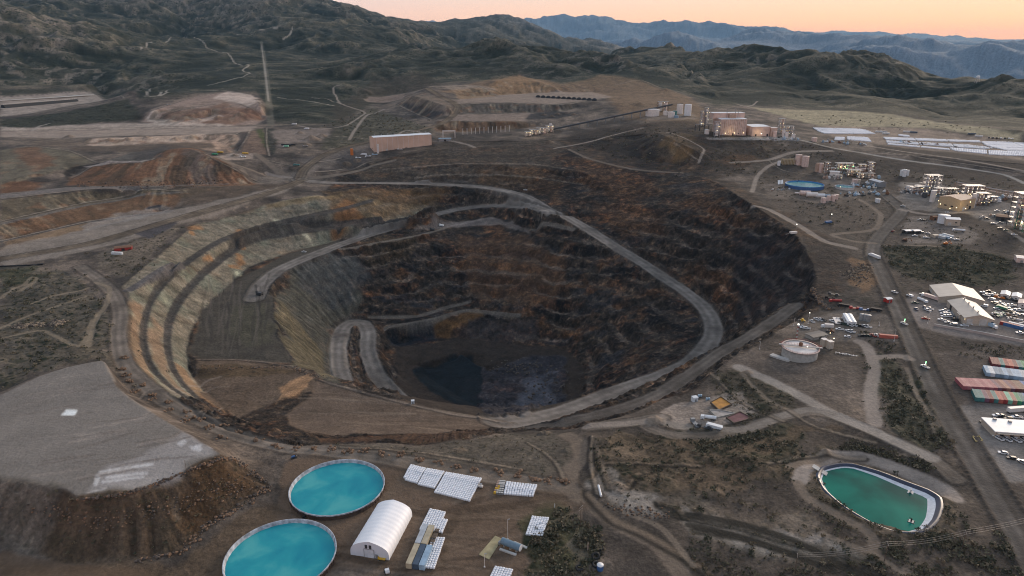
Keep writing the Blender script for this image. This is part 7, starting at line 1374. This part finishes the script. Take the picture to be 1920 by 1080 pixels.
for args in ((1549,326,7,7,17,4,'steel frame tower with a lamp beside the tan bin',2,3),(1582,322,26,10,13,3,'green lit process deck on the lit pad',12,5),(1600,330,22,10,9,2,'low warm lit process deck before the pink roofs',9,4),(1630,330,8,8,20,4,'lit stack tower at the right end of the lit pad',4,1),(1622,335,24,6,8,2,'row of rusty lit modules at the right of the lit pad',5,5),(1562,325,12,8,8,2,'low lit deck with pale vessels on the lit pad',4,3)):
    u,v,w,d,hh,fl,l,li,ve=args; t=frame_tower(hit(u,v),w,d,hh,fl,l,M_dgrey if 'green' in l else M_rust,0 if 'green' in l else li,vessels=ve)
    if 'green' in l:
        for k in range(14): bulb((RS.uniform(-13,13),-5.5,RS.uniform(3,13)),.3,t,M_lampg if k%2 else M_lamp)
for args in ((1573,314,1597,316,305,16,'wide pale open roof behind the green lit deck',M_tank,M_cream),(1603,324,1622,326,314,18,'pinkish roofed shed behind the warm lit deck',M_tan,M_pink),(1555,329,1573,331,320,10,'pale roofed shed at the left of the lit pad',M_tank,M_tank),(1628,345,1648,351,335,10,'ribbed pale grey shed at the bend of the lit pad',M_grey,COLS['light grey']),(1624,352,1643,354,349,5,'long low cream shed on the lit pad front',M_cream,M_cream)):
    u0,v0,u1,v1,vt,dp,l,mw,mr=args; block_b(u0,v0,u1,v1,vt,dp,l,mw,mr,'process_shed',1.2,[('f',0,3,3,0,'open_door')],[('f',5,1.5,1,2,'window')],base=1.5)
for u,v in ((1575,322),(1600,331),(1622,336)): h_=hit(u,v); glow((h_[0],h_[1]-8,h_[2]+9),900)
JN=[M_white,M_grey,M_tan,M_tank,COLS['grey blue'],M_rust,M_dgrey,COLS['pale blue']]
def junk(u0,v0,u1,v1,n,sp,label,group,name='stored_part',smin=1.5,smax=5,cat='equipment'):
    for k in range(n):
        s=RS.rand(); p=hit(u0+(u1-u0)*s+RS.uniform(-sp,sp)*1.6,v0+(v1-v0)*s+RS.uniform(-sp,sp)*.6); L=RS.uniform(smin,smax); o=MB(); hh=L*RS.uniform(.3,.7)
        o.box((0,0,hh/2),(L,L*RS.uniform(.4,.8),hh)); o.box((RS.uniform(-.3,.3)*L,0,hh*1.15),(L*.4,L*.35,hh*.5)); o.tube((-L*.6,L*.4,.4),(L*.6,L*.45,.5),.25,6)
        if RS.rand()<.4: o.tube((L*.2,0,hh),(L*.2,0,hh*2.1),L*.16,8)
        o=o.build(name,JN[RS.randint(0,8)]); o.location=p; o.rotation_euler=(0,0,RS.uniform(0,6)); tag(o,label,cat,group)
junk(1600,350,1655,345,44,8,'small stored equipment piece on the lit pad near the small pond','stored equipment by the small pond'); junk(1580,366,1660,362,32,5,'small stored part on the dirt below the small pond','stored parts below the small pond'); junk(1445,357,1478,355,14,3,'pale small part on the racks area left of the blue pond','small parts left of the blue pond',smin=1,smax=3)
# right plant
p=hit(1803,393); a=hit(1768,386); b=hit(1801,396); 
t,L,D_,h,rz,pp=block_b(1797,397,1826,390,372,26,'warm lit process building with a sloping tan roof',mat('lit_tan_wall',(.42,.32,.20),.65,var=.12),M_tan,'process_building',2.5,[('f',-6,4,5,0,'roller_door'),('f',6,4,5,0,'open_door')],[('l',4,3,1.5,4,'window'),('l',-4,3,1.5,4,'window'),('f',0,2,1.2,6,'window')])
MB().box((L/2+1.6,-D_/2+3,h/2+1),(3,4,h+3)).build('white_stair_tower',M_tank,t)
t2,L2,D2,h2,rz2,p2=block_b(1766,388,1795,395,378,18,'low tan annex left of the warm lit process building',M_tan,M_tan,'annex_building',1.5,[('f',-8,3,3,0,'open_door')],[('f',6,2,1.2,2,'window')])
for u,v,z in ((1767,383,7),(1774,384,7),(1778,394,5),(1790,394,6),(1760,387,6),(1807,396,6),(1803,389,8),(1815,388,9),(1757,381,6),(1759,376,7)):
    q=hit(u,v+4); bulb((q[0],q[1]-1.5,q[2]+z),.38)
for u,v in ((1771,390),(1790,399),(1808,398),(1815,368)): q=hit(u,v); glow((q[0],q[1]-5,q[2]+9),1300)
for args in ((1820,374,22,12,18,4,'brightly lit process frame behind the warm lit building',14,4),(1838,384,14,10,15,3,'lit frame at the right of the warm lit building',6,3),(1745,356,18,12,20,4,'white and pink lit process frame in the tank farm',10,4),(1727,362,16,10,9,2,'low pale process frame at the left of the tank farm',4,5),(1716,362,14,8,8,2,'low white frame at the road side of the tank farm',2,4)):
    u,v,w,d,hh,fl,l,li,ve=args; frame_tower(hit(u,v),w,d,hh,fl,l,M_tank if 'white' in l or 'pale' in l else M_rust,li,vessels=ve)
for u,v,dia,hh,m,l in ((1729,350,9,5,M_cream,'wide cream tank at the back of the tank farm'),(1721,354,8,5,M_tank,'wide pale tank behind the low white frame'),(1705,356,9,5,M_tank,'white tank at the road end of the tank farm'),(1747,378,6,14,M_tank,'pinkish white square silo left of the tan annex'),(1733,370,6,6,M_dgrey,'dark tank in front of the tank farm')): tank(u,v,dia,hh,m,l,ladder=False)
junk(1690,358,1752,366,60,7,'small vessel or part packed in the tank farm','tank farm parts',smin=2,smax=5); junk(1830,382,1890,372,40,6,'pale crate or part on the pad right of the lit building','pad parts',smin=2,smax=5); junk(1840,410,1900,400,10,4,'parked part on the ground before the tall lit tower','parts before the tower'); junk(1762,360,1810,364,30,7,'small part between the tank farm and the lit frame','parts behind the annex')
junk(1560,322,1640,332,36,5,'small vessel or part packed on the lit process pad','lit pad parts',smin=2,smax=5); junk(1440,262,1500,262,16,2,'small part on the ground right of the mill halls','mill yard parts',smin=2,smax=5)
for args in ((1758,368,12,8,11,3,'low pale frame between the tank farm and the warm lit building',2,3),(1782,366,14,9,9,2,'low rusty frame behind the tan annex',2,4),(1853,380,16,8,8,2,'low pale frame on the pad below the pipe rack',2,4),(1615,322,12,8,11,3,'rusty frame behind the pinkish roofed shed',3,2),(1570,336,10,6,6,2,'low pale frame at the front of the lit pad',1,3)):
    u,v,w,d,hh,fl,l,li,ve=args; frame_tower(hit(u,v),w,d,hh,fl,l,M_tank if 'pale' in l else M_rust,li,vessels=ve)
# long pipe rack
pts_=[hit(u,v) for u,v in ((1792,357),(1830,364),(1870,371),(1940,384))]; t=thing('pipe_rack',pts_[0],0,'long pinkish two level pipe rack above the plant at the right edge','pipe rack'); dk=MB(); lg=MB(); pi_=MB(); o0=pts_[0]
tops=[hz(p[0],p[1],v)-o0[2] for p,v in zip(pts_,(342,349,356,368))]
for i in range(3):
    a,b=pts_[i],pts_[i+1]; n=max(2,int(dist(a,b)/9))
    for k in range(n):
        s0,s1=k/n,(k+1)/n; f=lambda s:(a[0]+(b[0]-a[0])*s-o0[0],a[1]+(b[1]-a[1])*s-o0[1],tops[i]*(1-s)+tops[i+1]*s); q0,q1=f(s0),f(s1)
        for dz in (0,-3.2): dk.tube((q0[0],q0[1],q0[2]+dz),(q1[0],q1[1],q1[2]+dz),.45,4)
        dk.tube((q0[0],q0[1],q0[2]-3.2),(q1[0],q1[1],q1[2]),.2,4); lg.box((q0[0],q0[1],q0[2]/2-1),(.6,.6,abs(q0[2])+2)); lg.box((q0[0],q0[1]+4,q0[2]/2-1),(.6,.6,abs(q0[2])+2))
        for w in (1,2,3): pi_.tube((q0[0],q0[1]+w,q0[2]+.3),(q1[0],q1[1]+w,q1[2]+.3),.35,6)
dk.build('truss',M_pink,t); lg.build('trestle_row',M_tan,t); pi_.build('pipe_run',M_grey,t)
frame_tower(hit(1908,426),16,14,38,7,'tall dark lit distillation tower at the right edge',M_dgrey,26,vessels=3); frame_tower(hit(1921,432),14,12,22,4,'lower lit tower cut by the right edge',M_green,14,vessels=2)
block_b(1866,413,1893,416,404,16,'low rusty red roofed shed left of the tall lit tower',M_dgrey,M_rust,'process_shed',1,[('f',0,3,3,0,'open_door')],[('f',6,2,1,1,'window')])
for u,v in ((1906,428),(1916,432)): q=hit(u,v); glow((q[0]-4,q[1]-9,q[2]+10),900)
p=hit(1914,488); block_b(1905,492,1925,494,482,10,'pinkish shed at the right edge below the tower',M_pink,M_tank,'process_shed',.8,[('f',0,2,2.5,0,'door')],[('f',4,1,1,1.5,'window')])
# pit rim pad equipment
for u,v,l,m in ((1553,418,'dark pump station on the white pad inside the road loop',M_blue),(1487,438,'lit water stand on the pit rim corner',M_tank)):
    p=hit(u,v); t=thing('pump_station',p,.3,l,'pump'); MB().box((0,0,1.2),(8,3,2)).build('housing',m,t); MB().tube((-4,0,1),(-12,-3,.4),.4,8).build('outlet_pipe',M_dgrey,t); MB().tube((3,0,0),(3,0,10),.14,6).build('mast',M_grey,t); MB().box((3,0,10),(1,.5,.3)).build('lamp_head',M_lampw,t)
# ---- far bag fields: one mass with the yard's remaining bags
def bag_rows(q,pitch,every,miss=.03,hh=1.3,gapcol=None):
    w=[hit(u,v) for u,v in q]; xs=[p[0] for p in w]; ys=[p[1] for p in w]; a=ang(w[0],w[1]); c,s=math.cos(a),math.sin(a)
    loc=[((p[0]-w[0][0])*c+(p[1]-w[0][1])*s,-(p[0]-w[0][0])*s+(p[1]-w[0][1])*c) for p in w]; x0,x1=min(p[0] for p in loc),max(p[0] for p in loc); y0,y1=min(p[1] for p in loc),max(p[1] for p in loc)
    GX,GY=np.meshgrid(np.arange(x0,x1,pitch),np.arange(y0,y1,pitch)); ok=inpoly(GX,GY,loc); ri=np.round((GY-y0)/pitch).astype(int); ci=np.round((GX-x0)/pitch).astype(int); ok&=(ri%every!=0)&(ci%23!=0)&(RS.rand(*GX.shape)>miss)
    gx=GX[ok]; gy=GY[ok]; X_=w[0][0]+gx*c-gy*s; Y_=w[0][1]+gx*s+gy*c; Z_a=zat(X_,Y_); h=pitch*.5
    for x,y,z in zip(X_,Y_,Z_a):
        k=h*RS.uniform(.9,1.0); t_=z+hh*RS.uniform(.9,1.1); REST.add([(x-k,y-k,z-.4),(x+k,y-k,z-.4),(x+k,y+k,z-.4),(x-k,y+k,z-.4),(x-k*.75,y-k*.9,t_),(x+k*.75,y-k*.9,t_),(x+k*.75,y+k*.9,t_),(x-k*.75,y+k*.9,t_)],[(4,5,6,7),(0,1,5,4),(1,2,6,5),(2,3,7,6),(3,0,4,7)])
bag_rows([(1524,240),(1617,243),(1640,251),(1545,250.5)],2.2,9); bag_rows([(1566,257),(1583,257.5),(1583,263),(1565,263)],2.0,8); bag_rows([(1588,257),(1627,258),(1633,266),(1590,262.5)],2.0,9); bag_rows([(1684,252.5),(1704,254),(1706,257),(1686,255)],2.0,9)
bag_rows([(1655,258),(1835,264),(1845,267),(1660,262)],2.2,7); bag_rows([(1660,264),(1815,272),(1860,277),(1858,280),(1700,270),(1662,268)],2.2,4,.25); bag_rows([(1840,266),(1925,268),(1925,283),(1885,282),(1850,274)],2.3,11); bag_rows([(1780,277.5),(1860,283),(1925,284),(1925,293),(1870,291),(1790,283)],2.3,10); bag_rows([(1665,269),(1780,279),(1780,281.5),(1665,271.5)],2.2,6)
o=REST.build('bulk_bags',M_bag); tag(o,'the remaining white bulk bags, packed in the yard blocks and the far white storage field','bulk bags',None,'stuff')
for u,v,c,l in ((1648,248,'white','white container left of three at the back of the bag fields'),(1656,248,'light grey','pale grey container at the back of the bag fields'),(1661,251,'white','white container nearest the bags at the back of the fields'),(1700,248,'white','white container alone behind the bag fields'),(1713,249,'slate','dark container behind the bag fields'),(1835,256,'white','white container on the flats edge behind the fields'),(1822,252,'slate','dark container on the flats edge behind the fields')): container(hit(u,v),R(60),c,l,'containers behind the bag fields')
for k in range(6): truck(hit(1858+k*7.5,259.5+.3*k),R(85),[M_black,M_white][k%2] if k>2 else M_dgrey,['dark truck first in the line behind the far bag field','dark truck second in the line behind the far bag field','dark truck third in the line behind the far bag field','white truck fourth in the line behind the far bag field','black truck fifth in the line behind the far bag field','white truck last in the line behind the far bag field'][k],'flat',L=9)
tank(1526,265,9,6,M_pink,'small pinkish tank alone beside the white road',ladder=False)
junk(1545,266,1625,273,16,2,'dark low part on the strip below the far bags','parts below the far bags',smin=3,smax=6); junk(1690,268,1800,275,14,2,'dark low part between the far bag rows','parts between the far bag rows',smin=2,smax=5); junk(1540,336,1556,334,6,2,'pale part beside the tan bins','parts beside the tan bins')
# ---------------------------------------------------------------- boulders, rubble, scrub
M_rock=mat('brown_boulder',(.17,.105,.065),.9,var=.45,scale=.8); M_rockd=mat('dark_rubble',(.075,.06,.05),.9,var=.6,scale=.5)
ICO=None
def ico():
    bm=bmesh.new(); bmesh.ops.create_icosphere(bm,subdivisions=1,radius=1); v=[tuple(q.co) for q in bm.verts]; f=[tuple(x.index for x in q.verts) for q in bm.faces]; bm.free(); return v,f
IV,IF=ico()
def rock(mb,c,r,mi=0):
    a=RS.uniform(0,6); ca,sa=math.cos(a),math.sin(a); sx,sy,sz=RS.uniform(.7,1.2,3); mb.add([((x*sx*ca-y*sy*sa)*r*(1+RS.uniform(-.22,.22))+c[0],(x*sx*sa+y*sy*ca)*r*(1+RS.uniform(-.22,.22))+c[1],z*sz*r*.8*(1+RS.uniform(-.2,.2))+c[2]) for x,y,z in IV],IF,mi)
BP=[(233,672),(229,692),(238,704),(245,714),(252,735),(270,722),(283,742),(287,749),(317,755),(317,770),(350,772),(348,788),(380,787),(390,802),(422,798),(413,822),(450,812),(482,827),(516,838),(558,840),(590,843),(620,842),(653,848),(683,845),(718,851),(752,853),(790,862),(822,868),(855,875),(893,882),(937,887),(973,893),(1003,900),(1028,902),(1055,902)]
for k,(u,v) in enumerate(BP):
    p=hit(u,v); o=MB(); 
    for q in range(RS.randint(7,13)): rock(o,(RS.normal(0,1.5),RS.normal(0,1.3),RS.uniform(0,1.1)),RS.uniform(.4,1.2))
    o=o.build('boulder_pile',M_rock); o.location=p; tag(o,'brown boulder pile in the row along the perimeter road at the pit rim','boulders','boulder piles along the perimeter road')
def rubble(name,label,cells,n,r0,r1,m,spread):
    o=MB(); c=hit(*cells[0])
    for k in range(n):
        a,b=cells[RS.randint(0,len(cells)-1)],None; i=RS.randint(0,len(cells)-1); a,b=cells[i],cells[i+1]; s=RS.rand(); p=hit(a[0]+(b[0]-a[0])*s+RS.normal(0,spread),a[1]+(b[1]-a[1])*s+RS.normal(0,spread*.4)); r=RS.uniform(r0,r1)*RS.uniform(.5,1); rock(o,(p[0]-c[0],p[1]-c[1],p[2]-c[2]+r*.3),r,RS.randint(0,2))
    o=o.build(name,[m,M_rockd]); o.location=c; tag(o,label,None,None,'stuff'); return o
rubble('rubble','heap of dark and tan broken rock in the left scrub',[(28,614),(60,610),(95,608),(120,603)],420,.5,1.7,mat('tan_rubble',(.22,.17,.12),.9,var=.5),5)
rubble('rubble','strip of orange boulders along the pit edge above the trailers',[(1524,541),(1532,562),(1544,572),(1554,580)],150,.6,1.9,M_rock,3)
rubble('rubble','tan rubble slope beside the wide road above the trucks',[(1592,520),(1605,505),(1622,500),(1612,535)],350,.4,1.3,mat('tan_rubble',(.22,.17,.12),.9),9)
rubble('rubble','broken rock along the platform rim and down its bank',[(150,937),(240,927),(330,893),(414,860),(440,862),(500,905)],420,.35,1.0,M_rock,4)
rubble('rubble','loose stones over the face of the platform bank',[(60,950),(200,980),(330,950),(420,910),(470,920)],380,.25,.75,M_rock,22)
rubble('rubble','rocks along the ditch at the foot of the platform bank',[(505,910),(470,940),(420,968),(385,990),(340,1035),(250,1055)],260,.3,1.1,M_rock,5)
rubble('rubble','loose dark rocks on the broken pit floor',[(940,690),(1000,690),(1050,720),(990,750)],200,.6,2.2,M_rockd,18)
rubble('rubble','stones scattered on the front of the orange left heaps',[(140,345),(250,345),(330,345),(420,340)],260,.6,1.8,M_rock,10)
rubble('rubble','stones below the scrub island and along the right track',[(1150,950),(1200,960),(1240,970)],120,.3,.8,M_rock,14)
rubble('rubble','rocks along the berm between plateau and near bench',[(372,690),(460,690),(545,688),(600,708)],200,.35,1.1,M_rock,5)
# scrub: leafy clumps thrown over the ground, one mass
def clump(v,f,mi,p,r,m):
    n=RS.randint(9,15)
    for k in range(n):
        a=RS.uniform(0,6.28); q=RS.uniform(.1,1)**.6*r; z=RS.uniform(.15,.95)*r*(1.15-.5*q/r); c=np.array([p[0]+q*math.cos(a),p[1]+q*math.sin(a),p[2]+z]); s=r*RS.uniform(.28,.5)
        e1=RS.normal(size=3); e1/=np.linalg.norm(e1); e2=np.cross(e1,RS.normal(size=3)); e2/=np.linalg.norm(e2)+1e-6; e2*=.7
        b=len(v); v.extend([tuple(c-e1*s),tuple(c+e2*s),tuple(c+e1*s),tuple(c-e2*s)]); f.append((b,b+1,b+2,b+3)); mi.append(m)
SV,SF,SM=[],[],[]
def scatter(poly,n,r0,r1,clus=.0,mx=(0,1,1,2)):
    w=np.array([hit(u,v)[:2] for u,v in poly]); lo,hi=w.min(0),w.max(0); k=0; tries=0
    n=int(n*.68)
    while k<n and tries<n*14:
        tries+=60; x=RS.uniform(lo[0],hi[0],60); y=RS.uniform(lo[1],hi[1],60); ok=inpoly(x,y,w)&(fbm(x/16,y/16,3,77)+RS.uniform(-.3,.3,60)>clus); x,y=x[ok],y[ok]; sp_=math.hypot(*(hi-lo))*.035; x=x+RS.normal(size=len(x))*sp_; y=y+RS.normal(size=len(y))*sp_
        if len(x)==0: continue
        i,j=gridpos(x,y); road_=MK[np.clip(i.astype(int),0,NR-1),np.clip(j.astype(int),0,NC-1),2]; z=zat(x,y)
        for a,b,c,d in zip(x,y,z,road_):
            if d<.25: clump(SV,SF,SM,(a,b,c),(r0*.7+(r1*1.25-r0*.7)*RS.uniform(0,1)**2.6),mx[RS.randint(0,len(mx))]); k+=1
scatter([(1000,962),(1045,955),(1110,985),(1130,1030),(1085,1080),(975,1080)],900,.5,1.7,.0,(0,1,2,2)); scatter([(1030,1060),(1100,1000),(1125,990),(1120,1080),(1020,1085)],160,.5,1.5)
scatter([(1120,815),(1230,800),(1400,815),(1500,840),(1480,900),(1380,920),(1200,930),(1125,910)],1000,.4,1.4,.02); scatter([(1300,800),(1480,805),(1530,830),(1420,850),(1310,850)],500,.5,1.7,-.05)
scatter([(1640,660),(1760,740),(1790,830),(1740,850),(1660,790),(1640,720)],900,.5,1.7,-.02); scatter([(1330,700),(1480,720),(1490,770),(1400,790)],420,.5,1.4,.05)
scatter([(1560,855),(1600,830),(1690,850),(1750,870),(1720,890),(1620,858)],500,.5,1.5,0); scatter([(1500,860),(1560,850),(1540,900),(1600,965),(1700,1010),(1800,960),(1800,1010),(1690,1030),(1560,980),(1500,920)],800,.4,1.3,.02,(1,2,2,0))
scatter([(1120,930),(1300,930),(1500,960),(1640,1010),(1900,1080),(1500,1080),(1280,960)],300,.4,1.5,.05); scatter([(1640,1020),(1800,1000),(1890,1080),(1620,1080)],600,.5,1.7,0); scatter([(1280,1000),(1600,1080),(1280,1080)],350,.4,1.4,.05); scatter([(1860,1020),(1920,960),(1960,1080),(1900,1085)],200,.5,1.5)
scatter([(1660,462),(1780,462),(1880,480),(1910,525),(1850,537),(1700,527),(1670,490)],900,.7,2.0,.0); scatter([(1700,400),(1880,430),(1890,470),(1700,458)],250,.6,1.6,.1); scatter([(1440,330),(1620,350),(1690,410),(1620,450),(1450,385)],500,.7,1.9,.08); scatter([(1790,640),(1920,655),(1920,680),(1800,670)],160,.5,1.3,0)
scatter([(0,500),(140,520),(190,560),(215,640),(205,690),(190,668),(60,700),(0,735)],1500,.5,1.6,.0); scatter([(180,480),(330,420),(345,418),(235,520),(205,510)],350,.5,1.5,.05); scatter([(250,505),(300,470),(320,455),(240,520)],120,.6,1.6,-.1)
scatter([(60,930),(250,930),(400,880),(470,900),(400,990),(250,1045),(100,1040)],420,.3,.9,.0); scatter([(560,845),(700,835),(1000,810),(1060,880),(900,885),(700,850)],450,.3,.8,.0,(1,2,2)); scatter([(1060,270),(1200,235),(1330,270),(1450,290),(1390,330),(1200,312)],700,.9,2.4,.05); scatter([(1590,600),(1660,640),(1700,660),(1640,700),(1620,650)],160,.5,1.5,0)
scatter([(630,235),(700,200),(800,240),(660,275)],500,1.0,2.4,.02); scatter([(1420,262),(1500,262),(1600,300),(1920,350),(1920,365),(1600,320),(1440,290)],500,.8,2.0,.05); scatter([(1480,215),(1680,218),(1920,250),(1920,262),(1700,240),(1540,235)],250,1.0,2.2,.15)
me=bpy.data.meshes.new('scrub'); me.from_pydata(SV,[],SF); 
for m in (mat('dark_scrub',(.042,.045,.027),.9,var=.3),mat('olive_scrub',(.085,.077,.046),.9,var=.3),mat('dry_scrub',(.135,.108,.068),.9,var=.3)): me.materials.append(m)
me.polygons.foreach_set('material_index',SM); me.update(); tag(link(bpy.data.objects.new('scrub',me)),'low desert scrub scattered over the ground',None,None,'stuff')
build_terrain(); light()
if HAZE: haze()
